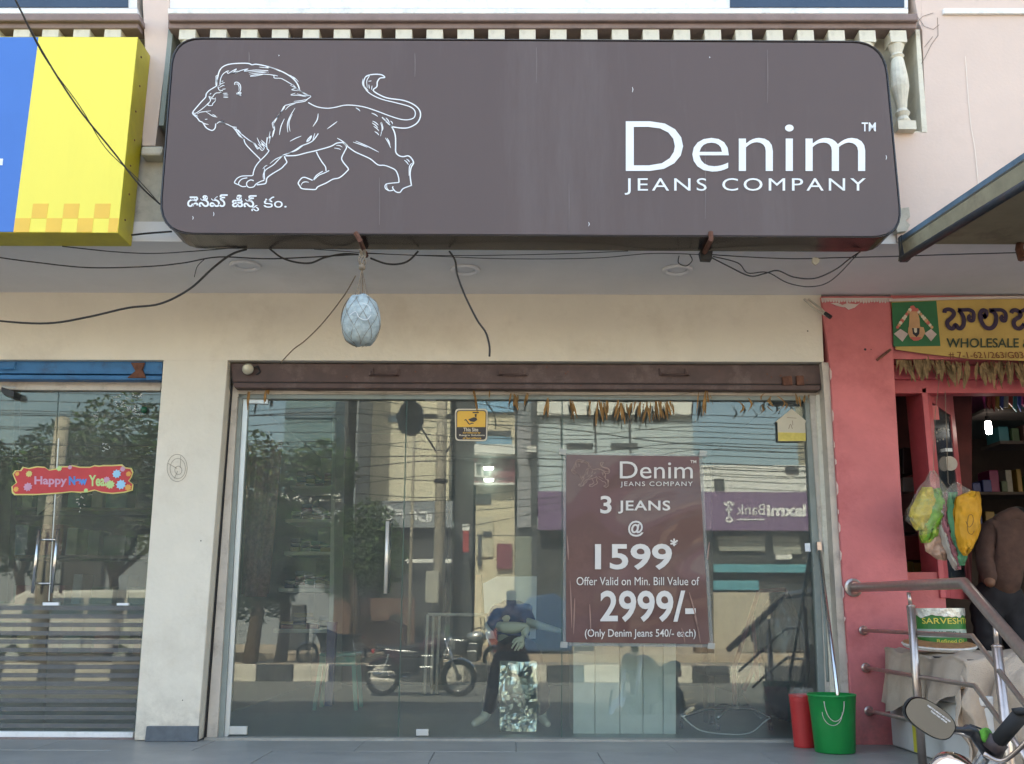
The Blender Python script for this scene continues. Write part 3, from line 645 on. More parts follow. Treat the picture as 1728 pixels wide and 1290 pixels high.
for k in range(14):
    an = 2*math.pi*k/14+0.25; pts = [knot]
    for j in range(11):
        z = top-0.005+(bot-top+0.008)*j/10; a2 = an+(1 if k % 2 else -1)*j*0.16
        pts.append(Vector((gr(z)*math.cos(a2), gr(z)*math.sin(a2), z)))
    mb.tube(smoothpts(pts, 4), 0.0010 if k not in (3, 8) else 0.0030, 5)
part('net', mb, M_rope, GO, smooth=True, local=True)
mb = MB()
for k in range(7):
    a = k*0.9; mb.tube(smoothpts([knot+Vector((0.0, 0, 0.0)), knot+Vector((0.02*math.sin(a), 0.02*math.cos(a), 0.035)), knot+Vector((0.015*math.cos(a*2), 0.01, 0.075)), knot+Vector((0.02*math.sin(a*2), 0.01*math.cos(a), 0.10))], 4), 0.0035, 5)
mb.lathe([(0.0001, -0.02), (0.018, -0.008), (0.02, 0.004), (0.012, 0.018), (0.0001, 0.022)], knot, 10)
part('rope_knot', mb, M_rope, GO, smooth=True, local=True)
mb = MB()
for pts in ([(590, 532), (600, 526), (606, 536), (618, 540), (626, 532)], [(612, 512), (622, 516), (626, 526)]):
    stroke(mb, pts, 1.2, -1.452, 5)
mb.v = [tuple(Vector(v)-G0) for v in mb.v]
part('chalk_mark', mb, mat('chalk', (0.60, 0.60, 0.58), 0.9), GO, local=True)
cable([(600, 466, -1.36), (580, 500, -1.1), (545, 545, -0.8), (515, 575, -0.5), (495, 590, -0.3), (473, 613, -0.18)], 0.005, 'brown cord slanting from the gourd knot down to the brown shutter', m=M_rope, cat='cord')
import mathutils
# ---------------------------------------------------------------- brown rolling shutter (rolled up) and blue one
SH = thing('rolling_shutter', 'brown rolled-up metal shutter above the clothes shop glass', 'shutter', (0, YW, 2.8))
zt, zb = P(864, 613, -0.11).z, P(864, 658, -0.11).z
mb = MB().px([(389, 613.5), (1389, 616), (1386, 649), (392, 645)], -0.105, 0.07); part('shutter_slat', mb, M_brownshut, SH, bevel=0.006)
mb = MB().px([(392, 646), (1386, 650), (1384, 659), (396, 655)], -0.12, 0.08); part('shutter_slat', mb, M_brownshut, SH, bevel=0.006, label='bottom rail of the brown shutter')
part('groove', MB().px([(391, 643.5), (1386, 647), (1386, 650), (392, 646)], -0.10, 0.05), M_dark, SH)
for x in (865, 1138, 648):
    c = MB(); c.tube([P(x-22, 624, -0.11), P(x-22, 631, -0.135), P(x+22, 632, -0.135), P(x+22, 625, -0.11)], 0.006, 6)
    c.box(P(x-25, 630, -0.11).x, P(x-18, 630, -0.11).x, -0.125, -0.105, P(x, 634, -0.11).z, P(x, 622, -0.11).z)
    c.box(P(x+18, 630, -0.11).x, P(x+25, 630, -0.11).x, -0.125, -0.105, P(x, 634, -0.11).z, P(x, 622, -0.11).z)
    part('shutter_handle', c, M_brownshut, SH, smooth=False)
mb = MB().px([(1320, 636), (1336, 634), (1338, 650), (1322, 651)], -0.125, 0.03).px([(1344, 634), (1356, 634), (1358, 650), (1345, 651)], -0.125, 0.03)
part('lock_plate', mb, M_rust, SH, bevel=0.004)
mb = MB()
for k in range(16):
    x = random.uniform(420, 1380); p = P(x, random.uniform(620, 655), -0.108 if True else 0); mb.disc((p.x, -0.122, p.z), random.uniform(0.003, 0.009), 7)
part('rust_spot', mb, M_rust, SH)
part('shutter_roll', MB().px([(389, 600), (1388, 604), (1388, 612), (389, 610)], -0.02, 0.12), M_brownshut, SH)
BU = thing('lamp_bulb', 'round cream bulb in a holder at the left end of the brown shutter', 'bulb', P(418, 623, -0.14))
part('bulb_glass', MB().lathe([(0.0001, -0.035), (0.024, -0.03), (0.036, -0.012), (0.036, 0.006), (0.022, 0.03), (0.014, 0.045)], (0, 0, 0), 16, 'Y'), mat('cream_glass', (0.62, 0.58, 0.45), 0.25), BU, smooth=True, local=True)
part('holder', MB().tube([(0.02, 0.02, 0.01), (0.06, 0.01, 0.02), (0.075, 0.03, -0.01), (0.05, 0.04, -0.03)], 0.007, 6), M_dark, BU, local=True)

SB = thing('rolling_shutter', 'blue rolled-up shutter over the left shop door', 'shutter', (-2.7, YW, 2.8))
part('shutter_slat', MB().px([(-400, 607), (274.5, 609.5), (273.5, 632), (-400, 628)], -0.105, 0.07), M_blueshut, SB, bevel=0.005)
part('shutter_slat', MB().px([(-400, 630), (273.5, 634), (272, 641.5), (-400, 638)], -0.115, 0.08), M_blueshut, SB, bevel=0.005)
part('lock_plate', MB().px([(220, 612), (244, 612), (240, 624), (246, 638), (214, 638), (228, 626)], -0.125, 0.02), M_rust, SB, bevel=0.004)
part('shutter_handle', MB().tube([P(-5, 622, -0.13), P(24, 622, -0.13), P(26, 613, -0.11)], 0.006, 6), M_blueshut, SB)

# ---------------------------------------------------------------- main glass storefront
SF = thing('glass_storefront', 'wide frameless glass shopfront of the clothes shop with grey frame', 'storefront', (0, 0, ZW))
part('frame', MB().px([(393, 650), (402.5, 650), (366, 1250), (348, 1250)], -0.05, 0.05), M_beige, SF, bevel=0.003, label='beige left shutter guide')
part('frame', MB().px([(390.5, 650), (393, 650), (348, 1250), (345, 1250)], -0.045, 0.04), M_dark, SF)
part('frame', MB().px([(402.5, 662), (410, 662), (377, 1249), (366, 1249)], -0.03, 0.045), M_grey, SF, bevel=0.003)
part('frame', MB().px([(410, 664), (419, 672), (386.5, 1240), (377, 1249)], -0.016, 0.03), M_alu, SF)
part('frame', MB().px([(396, 656), (1385, 660), (1384, 668), (402, 665)], -0.045, 0.05), M_beige, SF, bevel=0.003, label='beige header strip under the shutter')
part('frame', MB().px([(402, 665.5), (1384, 668.5), (1383, 676), (405, 673)], -0.03, 0.05), M_grey, SF, bevel=0.003)
part('frame', MB().px([(1358, 672), (1366, 672), (1382, 900), (1397, 1248), (1385, 1248), (1372, 940)], -0.03, 0.05), M_grey, SF, bevel=0.003)
part('frame', MB().px([(1366, 668), (1376, 668), (1406, 1250), (1397, 1250), (1382, 900)], -0.045, 0.055), M_beige, SF, bevel=0.003, label='beige right post')
part('frame', MB().px([(1376.5, 668), (1384, 665), (1397, 800), (1424, 1252), (1407, 1252)], -0.06, 0.06), M_balu, SF, bevel=0.003, label='cream right shutter guide')
part('frame', MB().px([(1384.5, 665), (1388, 665), (1428, 1252), (1424, 1252)], -0.05, 0.04), M_dark, SF)
part('threshold', MB().px([(345, 1245.5), (1424, 1250), (1424, 1256), (344, 1252)], -0.09, 0.1), mat('threshold_stone', (0.34, 0.32, 0.28), 0.5, var=0.15, vscale=9), SF)
# panes
def pane(l, r, name, m, lab=None, par=SF, y=0.0, t=663, b=(1246, 1249)):
    return part(name, MB().px([(l[0], t), (r[0], t+3), (r[1], b[1]), (l[1], b[0])], y, 0.008), m, par, label=lab)
pane((408, 376), (686, 671), 'glass_door', M_glass, 'frameless glass door with a long steel pull')
pane((687.5, 672.5), (948, 947), 'pane', M_glass)
pane((949.5, 948.5), (1366, 1390), 'pane', M_glass)
part('seam', MB().px([(686, 674), (687.5, 674), (672.5, 1246), (671, 1246)], 0.0, 0.009), mat('glass_edge', (0.05, 0.10, 0.085), 0.3), SF)
part('seam', MB().px([(948, 674), (949.3, 674), (948.3, 1246), (947, 1246)], 0.0, 0.009), mat('glass_edge', (0.05, 0.10, 0.085), 0.3), SF)
for pts in ([(421, 668), (452, 668), (452, 682), (419, 681)], [(379, 1226), (417, 1226), (416, 1240), (378, 1240)], [(670, 665), (690, 665), (690, 669), (670, 669)], [(717, 667), (735, 667), (735, 676), (717, 676)], [(702, 1231), (723, 1231), (723, 1242), (702, 1242)]):
    part('patch_fitting', MB().px(pts, -0.012, 0.03), M_alu, SF, bevel=0.002)
part('door_pull', MB().tube([P(654, 880, -0.06), P(650.5, 1002, -0.06)], 0.0115, 12).tube([P(653.5, 900, -0.06), P(653.5, 900, 0.0)], 0.007, 8).tube([P(651, 982, -0.06), P(651, 982, 0.0)], 0.007, 8), mat('satin_pull', (0.72, 0.66, 0.58), 0.35, metal=0.45, var=0.05), SF, smooth=True)
part('door_pull', MB().tube([P(658, 882, 0.07), P(655, 1000, 0.07)], 0.009, 12), M_steeldull, SF, smooth=True)
part('sticker', MB().px([(1358, 917), (1367, 917), (1368, 931), (1359, 931)], -0.005, 0.004), M_letter, SF, label='small white square sticker on the right frame')

# garland of dried mango leaves on a string
GA = thing('leaf_garland', 'string of dried curled mango leaves along the top of the shopfront', 'garland', P(864, 668, -0.06))
strg = [(400, 672), (450, 655), (520, 660), (620, 664), (700, 663), (805, 656), (870, 663), (960, 668), (1060, 671), (1130, 669), (1190, 660), (1270, 664), (1370, 660)]
part('string', MB().tube(smoothpts([P(x, y, -0.07) for x, y in strg], 5), 0.0015, 4), M_rope, GA)
groups = [(418, 660, 32, 2), (449, 655, 24, 2), (455, 652, 16, 1), (802, 655, 44, 2), (830, 658, 20, 1), (866, 664, 26, 4), (873, 664, 22, 3), (892, 665, 26, 3), (921, 671, 32, 2), (964, 674, 34, 3), (969, 675, 30, 2), (998, 676, 34, 3), (1006, 676, 40, 2),
          (1018, 676, 34, 4), (1024, 678, 26, 3), (1047, 676, 34, 4), (1052, 678, 38, 3), (1068, 676, 32, 3), (1076, 676, 30, 2), (1090, 678, 36, 4), (1102, 678, 36, 4), (1112, 678, 34, 5), (1122, 678, 30, 5), (1130, 678, 26, 3), (1180, 664, 52, 1), (1189, 660, 44, 3), (1196, 662, 20, 2), (1345, 666, 20, 2), (1362, 668, 18, 2)]
def leafmesh(x, y, ln, i, curl=0.0, wk=1.0):
    m = MB(); p = P(x, y, -0.075-0.02*random.random()); s = 0.00375
    L_ = ln*s*random.uniform(0.8, 1.1); wd = random.uniform(0.012, 0.020)*wk; dx = random.uniform(-0.25, 0.25)
    n = 6; pts = []
    for k in range(n+1):
        t = k/n
        ax = p.x+dx*L_*t+curl*math.sin(t*math.pi)*L_*0.5; az = p.z-L_*t; ay = p.y-0.012*math.sin(t*3+i)
        ww = wd*max(0.06, math.sin(math.pi*min(0.97, 0.08+t*0.92))**0.7)
        a = i*1.3+t*1.6
        pts.append((Vector((ax-ww*math.cos(a)*0.5-0.001, ay-ww*math.sin(a)*0.3, az)), Vector((ax+0.001, ay+0.003, az)), Vector((ax+ww*math.cos(a)*0.5+0.002, ay+ww*math.sin(a)*0.3, az))))
    for k in range(n):
        m.quad(pts[k][0], pts[k][1], pts[k+1][1], pts[k+1][0]); m.quad(pts[k][1], pts[k][2], pts[k+1][2], pts[k+1][1])
    return m
i = 0
for x, y, ln, n_ in groups:
    for k in range(n_):
        part('leaf', leafmesh(x+random.uniform(-5, 5), y+random.uniform(-2, 4), ln, i), M_leafdry, GA); i += 1
for x, y, ln, cu in ((1243, 675, 26, 0.7), (1248, 678, 22, 0.6), (1262, 672, 22, 0.5), (1276, 676, 28, 0.8), (1283, 684, 20, 0.9), (1298, 672, 26, -0.6), (1302, 668, 22, -0.5), (1312, 668, 28, 0.9), (1320, 674, 20, 0.6), (1290, 664, 20, -0.9)):
    part('leaf', leafmesh(x, y, ln, i, cu), M_leafdry, GA); i += 1

# camera warning sticker
ST = thing('camera_sticker', 'yellow and black rounded surveillance camera sticker on the glass', 'sticker', P(795, 717, -0.004))
M_scr = mat('sticker_cream', (0.62, 0.55, 0.42), 0.5); M_sy = mat('sticker_yellow', (0.72, 0.42, 0.06), 0.5, var=0.06); M_sk = mat('sticker_black', (0.045, 0.038, 0.035), 0.5)
part('backing', MB().px(rounded([(768, 690), (823, 690), (822, 745), (768, 744)], 7), -0.003, 0.002), M_scr, ST)
part('border', MB().px(rounded([(770, 692.5), (821, 692.5), (820, 742.5), (770, 742)], 6), -0.0042, 0.001), M_sk, ST)
part('yellow_field', MB().px(rounded([(771.5, 694), (819.5, 694), (819, 721), (771.5, 721)], (5, 5, 0.4, 0.4)), -0.0055, 0.001), M_sy, ST)
mb = MB(); Y_ = -0.0066
mb.poly([P(x, y, Y_) for x, y in [(790, 708), (799, 704.5), (804, 705), (805.5, 709), (800, 712.5), (794, 711.5)]]); mb.poly([P(x, y, Y_) for x, y in [(797.5, 695.5), (808, 695.5), (808, 697.5), (797.5, 697.5)]])
mb.poly([P(x, y, Y_) for x, y in [(801, 699), (804.5, 699), (804, 704), (801.5, 704)]]); stroke(mb, [(784, 710), (786, 708.5), (788, 711), (792, 716), (796, 714.5), (799, 715)], 1.8, Y_, 4)
part('camera_pictogram', mb, M_sk, ST)
text('This Site', (782, 722, 807, 728.5), -0.0056, M_scr, ST, bold=0.02); text('Surveillance by', (781, 729.2, 811, 732.6), -0.0056, M_sy, ST, bold=0.02)
text('Reegro Solutions', (775, 733.2, 818, 737), -0.0056, M_scr, ST, bold=0.02); text('of Surveillance', (781, 738, 812, 741.2), -0.0056, M_sy, ST, bold=0.02)
# offer poster
M_post = mat('poster_maroon', (0.088, 0.034, 0.032), 0.35, var=0.10, vscale=2.2, bump=0.10, bscale=2.5, spec=0.5, dirt=(0.16, 0.075, 0.065), dscale=1.6, damt=0.6, coat=0.25)
M_pw = mat('poster_print', (0.66, 0.63, 0.60), 0.5, var=0.03)
PO = thing('offer_poster', 'maroon offer poster in clear sleeve taped to the glass reading 3 jeans', 'poster', P(1075, 925, -0.006))
def wav(u, v):
    x = (951+(950-951)*v)*(1-u)+(1185+(1204-1185)*v)*u; y = (764+(767-764)*u)*(1-v)+(1090+(1093-1090)*u)*v
    p = P(x, y, -0.012); p.y -= 0.006*math.sin(u*9+v*5)*math.sin(v*3.1)+0.004*math.sin(v*17+u*3)*u; return p
sleeve = MB().grid(lambda u, v: wav(u, v)+Vector((0, 0.002, 0)), 24, 24)
part('clear_sleeve', sleeve, mat('clear_sleeve', (0.5, 0.5, 0.47), 0.2, alpha=0.35, var=0.1), PO, smooth=True)
def wav2(u, v): return wav(0.02+0.955*u, 0.012+0.97*v)-Vector((0, 0.003, 0))
part('print', MB().grid(wav2, 30, 30), M_post, PO, smooth=True)
YP = -0.024
PT = lambda s, bx, b=0.01, sp=1.0, sl=0: text(s, bx, YP, M_pw, PO, bold=b, space=sp, slant=sl)
PT('Denim', (1046, 779, 1169, 808), 0.0); PT('TM', (1165, 777, 1175, 782)); PT('JEANS COMPANY', (1047, 813, 1169, 823), 0.0, 1.2)
PT('3', (1013, 837, 1032, 867), 0.02); PT('JEANS', (1043, 845, 1131, 867), 0.018, 1.08); PT('@', (1060, 879, 1086, 906), 0.02)
PT('1599', (1004, 918, 1134, 962), 0.022); PT('*', (1131, 909, 1144, 922), 0.02)
PT('Offer Valid on Min. Bill Value of', (973, 974, 1180, 988), 0.0); PT('2999/-', (1013, 997, 1174, 1050), 0.02); PT('(Only Denim Jeans 540/- each)', (987, 1062, 1174, 1079), 0.006)
mb = MB()
def lm(x, y): return P(964+(x-325)*0.169, 776+(y-105)*0.213, YP)
for pts, wd in LION: stroke(mb, pts, wd*2.6, YP, 2, mapf=lm)
part('lion_drawing', mb, mat('poster_faint', (0.36, 0.25, 0.21), 0.5), PO)
mb = MB()
for x, y, dx, h in ((962, 980, 3, 80), (970, 1010, -2, 60), (1163, 1000, 16, 70), (1172, 1040, 10, 45), (1150, 1060, 6, 25), (1197, 915, -3, 30), (957, 905, 2, 40), (995, 1020, 2, 50)):
    stroke(mb, [(x, y), (x+dx*0.6, y+h*0.5), (x+dx, y+h)], 2.2, YP-0.001, 4, taper=True)
part('crease_highlight', mb, mat('crease_shine', (0.26, 0.15, 0.13), 0.25, spec=0.8), PO)  # paler strokes paint the sheen along the poster's creases
for x, y in ((949, 762), (1186, 765), (951, 1088), (1200, 1090)):
    part('tape', MB().px([(x-5, y-5), (x+7, y-4), (x+6, y+6), (x-6, y+5)], -0.030, 0.003), mat('clear_tape', (0.55, 0.55, 0.5), 0.3, alpha=0.4), PO)
# paper house
PH = thing('paper_house_tag', 'cream paper tag shaped like a house with yellow band, top right of glass', 'paper tag', P(1337, 720, -0.02))
part('card', MB().px([(1336, 690), (1361, 711), (1359, 714), (1360, 745), (1313, 745), (1312, 713), (1309, 712)], -0.028, 0.003), mat('tag_paper', (0.52, 0.47, 0.36), 0.8, var=0.06), PH)
part('yellow_band', MB().px([(1313, 730), (1359.5, 731), (1360, 744.5), (1313.5, 744.5)], -0.0295, 0.001), mat('tag_yellow', (0.56, 0.46, 0.12), 0.8, var=0.15, vscale=30), PH)
mb = MB(); stroke(mb, [(1331, 724), (1334, 716), (1337, 724)], 1.0, -0.0295, 3); stroke(mb, [(1337, 710), (1338, 718)], 0.8, -0.0295, 3); stroke(mb, [(1328, 705), (1344, 706)], 0.8, -0.0295, 3)
part('print', mb, M_crack, PH)

# ---------------------------------------------------------------- inside the clothes shop
# dark brown hanging rug at the left
def rug(u, v):
    x = 418+(406-418)*v+58*u-(10*v*u); y = 742+(1008-742)*v
    if v > 0.96 and (u < 0.12 or u > 0.9): y -= 5
    p = P(x, y, 0.55); p.y += 0.02*math.sin(u*14+v*2); return p
solo('hanging_rug', MB().grid(rug, 18, 24), mat('rug_pile', (0.14, 0.075, 0.06), 0.95, var=0.4, vscale=40, bump=0.8, bscale=120), 'dark reddish brown rug hanging inside the left edge of the glass', 'rug', smooth=True)
# display shelves at the left wall
SL = thing('display_shelf', 'pale wall shelves stacked with folded clothes inside at left', 'shelf', (-1.6, 3.2, ZW))
M_shelf = mat('shelf_board', (0.34, 0.38, 0.35), 0.5, var=0.05)
cols = [(0.05, 0.06, 0.10), (0.10, 0.22, 0.24), (0.28, 0.26, 0.12), (0.22, 0.08, 0.08), (0.16, 0.2, 0.26), (0.06, 0.10, 0.06), (0.3, 0.28, 0.25)]
CLM = [mat('cloth_%d' % i, tuple(v*0.7 for v in c), 0.9, var=0.2, vscale=15) for i, c in enumerate(cols)]
for k, (l, r, y) in enumerate(((490, 562, 820), (482, 560, 876), (480, 557, 931), (470, 548, 993), (462, 560, 1062))):
    a = P(l, y, 2.6); b = P(r, y, 2.6)
    part('shelf_board', MB().box(a.x, b.x, 2.6, 3.1, a.z-0.03, a.z), M_shelf, SL)
    for q in range(4):
        x0 = a.x+0.04+q*(b.x-a.x-0.05)/4; h = 0; 
        for j in range(random.randint(2, 4)):
            hh = random.uniform(0.025, 0.045)
            part('folded_shirt', MB().box(x0, x0+(b.x-a.x)/4.6, 2.64+random.uniform(0, 0.03), 3.0, a.z+0.002+h, a.z+h+hh), random.choice(CLM), SL, bevel=0.008); h += hh+0.003
part('shelf_side', MB().px([(562, 660), (568, 660), (560, 1170), (553, 1170)], 2.6, 0.5), M_shelf, SL)
# blue post
solo('blue_post', MB().px([(552, 1050), (567, 1050), (560, 1192), (547, 1192)], 1.6, 0.08), mat('navy_paint', (0.02, 0.035, 0.14), 0.5), 'short navy blue post standing inside the glass door', 'post', bevel=0.004)
# teal plastic stool
TS_ = thing('plastic_stool', 'teal plastic stool inside the door beside the blue post', 'stool', (0, 0, 0))
M_teal = mat('teal_plastic', (0.09, 0.30, 0.24), 0.4, var=0.06)
p = P(572, 1082, 1.9); q = P(572, 1165, 1.9); TS_.location = (p.x, 2.0, ZW)
sh = 0.44
part('seat', MB().box(-0.15, 0.15, -0.15, 0.15, sh-0.03, sh), M_teal, TS_, bevel=0.012, local=True)
part('apron', MB().box(-0.14, 0.14, -0.145, -0.13, sh-0.10, sh-0.031).box(-0.145, -0.13, -0.13, 0.14, sh-0.10, sh-0.031).box(0.13, 0.145, -0.13, 0.14, sh-0.10, sh-0.031), M_teal, TS_, local=True)
for sx in (-1, 1):
    for sy in (-1, 1):
        part('leg', MB().prism([(sx*0.115, sy*0.12-0.012, sh-0.1), (sx*0.15, sy*0.12-0.012, sh-0.1), (sx*0.18, sy*0.15-0.012, 0), (sx*0.15, sy*0.15-0.012, 0)], (0, 0.024, 0)), M_teal, TS_, local=True)
# white steel garment rack
GR = thing('garment_rack', 'cream steel pipe rack standing inside the middle pane', 'rack', P(760, 1175, 1.2))
for x0, x1 in ((722, 716), (731, 728), (742, 736)):
    part('pipe', MB().tube([P(x0, 1037, 1.2+(x0-722)*0.012), P(x1, 1172, 1.2+(x0-722)*0.012)], 0.011, 8), M_beige, GR, smooth=True)
part('top_rail', MB().tube([P(722, 1037, 1.2), P(822, 1038, 1.25)], 0.012, 8), M_beige, GR, smooth=True)
part('top_rail', MB().tube([P(742, 1037, 1.44), P(822, 1038, 1.5)], 0.010, 8), M_beige, GR, smooth=True)
# white backboard behind the mannequin
solo('white_board', MB().px([(815, 985), (838, 973), (906, 973), (904, 1078), (820, 1078)], 1.35, 0.02), mat('board_white', (0.78, 0.80, 0.80), 0.6, var=0.06), 'white display board leaning behind the seated mannequin', 'board')
solo('pillar_box', MB().px([(803, 970), (812, 970), (812, 1075), (797, 1075)], 1.4, 0.12), mat('tan_wood', (0.32, 0.2, 0.13), 0.7), 'narrow tan wooden post left of the white board', 'post')
# white cabinet
CB = thing('white_cabinet', 'white panelled display cabinet below the offer poster', 'cabinet', P(1053, 1240, 0.45))
M_cab = mat('cabinet_white', (0.74, 0.82, 0.80), 0.35, var=0.03, vscale=2)
xs_ = [967, 1004, 1046, 1085, 1119, 1141]
for a, b in zip(xs_[:-1], xs_[1:]):
    part('panel', MB().px([(a+0.6, 1070), (b-0.6, 1070), (b-0.6, 1241), (a+0.6, 1240.5)], 0.42, 0.03), M_cab, CB, bevel=0.002)
part('carcass', MB().px([(967, 1071), (1141, 1071), (1141, 1240), (967, 1240)], 0.455, 0.45), M_shelf, CB)
# foil-wrapped box
def crump(u, v, face):
    return 0
FB = MB()
c0 = P(845, 1228, 0.62); c1 = P(905, 1117, 0.62)
def nz(p, s): return mathutils.noise.noise(Vector(p)*s)
def foilface(a, b, c, d, n=26):
    def fn(u, v):
        p = (a*(1-u)+b*u)*(1-v)+(d*(1-u)+c*u)*v
        k = min(u, 1-u, v, 1-v)*8; k = min(1, k)*(0.4+0.6*k)
        return p+Vector((nz(p, 9), nz(p+Vector((5, 0, 0)), 8)*1.6-abs(nz(p, 18))*1.3, nz(p+Vector((0, 9, 0)), 9)))*0.018*(0.5+k)
    FB.grid(fn, n, n)
x0, x1, z0, z1, y0, y1 = P(843, 1200, .42).x, P(906, 1200, .42).x, ZW+0.0, P(870, 1117, .42).z, 0.42, 0.80
V_ = Vector
foilface(V_((x0, y0, z0)), V_((x1, y0, z0)), V_((x1, y0, z1)), V_((x0, y0, z1)))
foilface(V_((x0, y1, z0)), V_((x0, y0, z0)), V_((x0, y0, z1)), V_((x0, y1, z1)))
foilface(V_((x1, y0, z0)), V_((x1, y1, z0)), V_((x1, y1, z1)), V_((x1, y0, z1)))
foilface(V_((x0, y0, z1)), V_((x1, y0, z1)), V_((x1, y1, z1)), V_((x0, y1, z1)))
solo('foil_box', FB, mat('crumpled_foil', (0.66, 0.68, 0.60), 0.27, metal=0.95, var=0.1, bump=0.25, bscale=12), 'silver foil wrapped box the mannequin sits on', 'box')
# skinned figures
def skin(name, joints, edges, m, parent=None, lvl=2, label=None, root=0, fold=0.0):
    import bmesh
    me = bpy.data.meshes.new(name); bm = bmesh.new(); sk_ = bm.verts.layers.skin.verify()
    vs = []
    for i, j in enumerate(joints):
        v = bm.verts.new(j[0]); r = j[1]; v[sk_].radius = r if isinstance(r, tuple) else (r, r); v[sk_].use_root = (i == root); vs.append(v)
    for a, b in edges: bm.edges.new((vs[a], vs[b]))
    bm.to_mesh(me); bm.free()
    o = bpy.data.objects.new(name, me); C.objects.link(o)
    md = o.modifiers.new('skin', 'SKIN'); md.use_smooth_shade = True
    ss = o.modifiers.new('sub', 'SUBSURF'); ss.levels = lvl; ss.render_levels = lvl
    dg = bpy.context.evaluated_depsgraph_get(); dg.update()
    m2 = bpy.data.meshes.new_from_object(o.evaluated_get(dg))
    bpy.data.objects.remove(o); bpy.data.meshes.remove(me)
    if fold:
        vn = [v.normal.copy() for v in m2.vertices]
        for v, nn in zip(m2.vertices, vn):
            p = v.co; v.co = p+nn*fold*((1-abs(mathutils.noise.noise(Vector((p.x*9, p.y*9, p.z*17))))*3.2)*0.6+mathutils.noise.noise(Vector((p.x*24+3, p.y*24, p.z*14)))*0.6)
    m2.materials.clear(); m2.materials.append(m); m2.polygons.foreach_set('use_smooth', [True]*len(m2.polygons))
    o = bpy.data.objects.new(name, m2); C.objects.link(o)
    if parent is not None: setpar(o, parent)
    if label: o['label'] = label
    return o
MA = thing('mannequin', 'headless mannequin in blue top and dark trousers sitting on the foil box', 'mannequin', P(865, 1228, 0.7))
M_mq = mat('mannequin_skin', (0.66, 0.64, 0.50), 0.35, var=0.04); M_denim = mat('blue_denim', (0.05, 0.10, 0.24), 0.85, var=0.2, vscale=20); M_trou = mat('dark_trousers', (0.012, 0.014, 0.025), 0.85, var=0.2)
Q = lambda x, y, Y=0.75: P(x, y, Y)
body = [(Q(866, 1092, .80), (.10, .08)), (Q(866, 1055, .78), (.095, .07)), (Q(864, 1028, .76), (.09, .06)), (Q(860, 1014, .74), (.05, .05)),
        (Q(835, 1050, .62), .038), (Q(850, 1062, .50), .036),
        (Q(888, 1050, .60), .036), (Q(918, 1058, .46), .026), (Q(948, 1066, .40), .016),
        (Q(842, 1120, .62), .055), (Q(834, 1165, .60), .04), (Q(818, 1212, .62), .035), (Q(797, 1223, .50), .022),
        (Q(900, 1120, .62), .055), (Q(912, 1165, .60), .04), (Q(914, 1212, .62), .035), (Q(926, 1224, .50), .022)]
skin('body', body, [(0, 1), (1, 2), (2, 3), (2, 4), (4, 5), (2, 6), (6, 7), (7, 8), (0, 9), (9, 10), (10, 11), (11, 12), (0, 13), (13, 14), (14, 15), (15, 16)], M_mq, MA)
top_ = [(Q(864, 1092, .79), (.13, .11)), (Q(862, 1056, .77), (.15, .105)), (Q(858, 1028, .75), (.115, .085)), (Q(855, 1012, .74), (.08, .06)), (Q(832, 1046, .62), .062), (Q(842, 1060, .54), .052), (Q(886, 1042, .64), .062), (Q(896, 1054, .56), .045)]
skin('blue_top', top_, [(0, 1), (1, 2), (2, 3), (2, 4), (4, 5), (2, 6), (6, 7)], M_denim, MA, lvl=3, fold=0.012)
tr = [(Q(868, 1090, .76), (.155, .13)), (Q(845, 1112, .60), .09), (Q(834, 1160, .60), .062), (Q(822, 1205, .62), .05), (Q(896, 1112, .60), .09), (Q(912, 1160, .60), .068), (Q(913, 1208, .62), .055), (Q(868, 1070, .76), (.14, .11))]
skin('trousers', tr, [(7, 0), (0, 1), (1, 2), (2, 3), (0, 4), (4, 5), (5, 6)], M_trou, MA, lvl=3, fold=0.010)
# the forearm lying across with its five-fingered hand hanging down
fa = [(Q(842, 1058, .46), .038), (Q(862, 1060, .42), .044), (Q(892, 1058, .42), .034), (Q(882, 1074, .40), .024)]
skin('forearm', fa, [(0, 1), (1, 2), (2, 3)], M_mq, MA)
hnd = [(Q(884, 1072, .40), (.022, .014)), (Q(878, 1082, .39), (.024, .011))]; ed = [(0, 1)]
for (bx, by), (mx_, my), (tx, ty) in (((872, 1082), (867, 1088), (863, 1095)), ((876, 1085), (872, 1092), (868, 1099)), ((880, 1086), (877, 1093), (873, 1099)), ((884, 1085), (882, 1091), (879, 1096)), ((874, 1077), (868, 1080), (864, 1086))):
    i = len(hnd); hnd += [(Q(bx, by, .385), .0095), (Q(mx_, my, .375), .0085), (Q(tx, ty, .38), .006)]; ed += [(1, i), (i, i+1), (i+1, i+2)]
skin('hand', hnd, ed, M_mq, MA, lvl=1)
# office chair base
OC = thing('office_chair', 'office chair with chrome star base and black seat inside the right pane', 'chair', P(1240, 1200, 0.75))
hub = P(1243, 1196, 0.75)
part('column', MB().tube([hub+Vector((0, 0, -0.01)), hub+Vector((0, 0, 0.22))], 0.02, 10), M_steel, OC, smooth=True)
for k, (x, y, Y) in enumerate(((1150, 1210, .62), (1211, 1212, .52), (1300, 1212, .55), (1200, 1198, 1.0), (1298, 1200, .98))):
    e = P(x, y, Y); mid = (hub+e)/2+Vector((0, 0, 0.025))
    part('star_leg', MB().tube(smoothpts([hub, mid, e], 5), [0.014]*11 if False else 0.012, 8), M_steel, OC, smooth=True)
    part('castor', MB().lathe([(0.0001, -0.012), (0.024, -0.01), (0.024, 0.01), (0.0001, 0.012)], (e.x, e.y, ZW+0.026), 12, 'X'), M_dark, OC)
part('seat', MB().box(hub.x-0.24, hub.x+0.24, 0.55, 1.0, hub.z+0.22, hub.z+0.30), M_dark, OC, bevel=0.03)
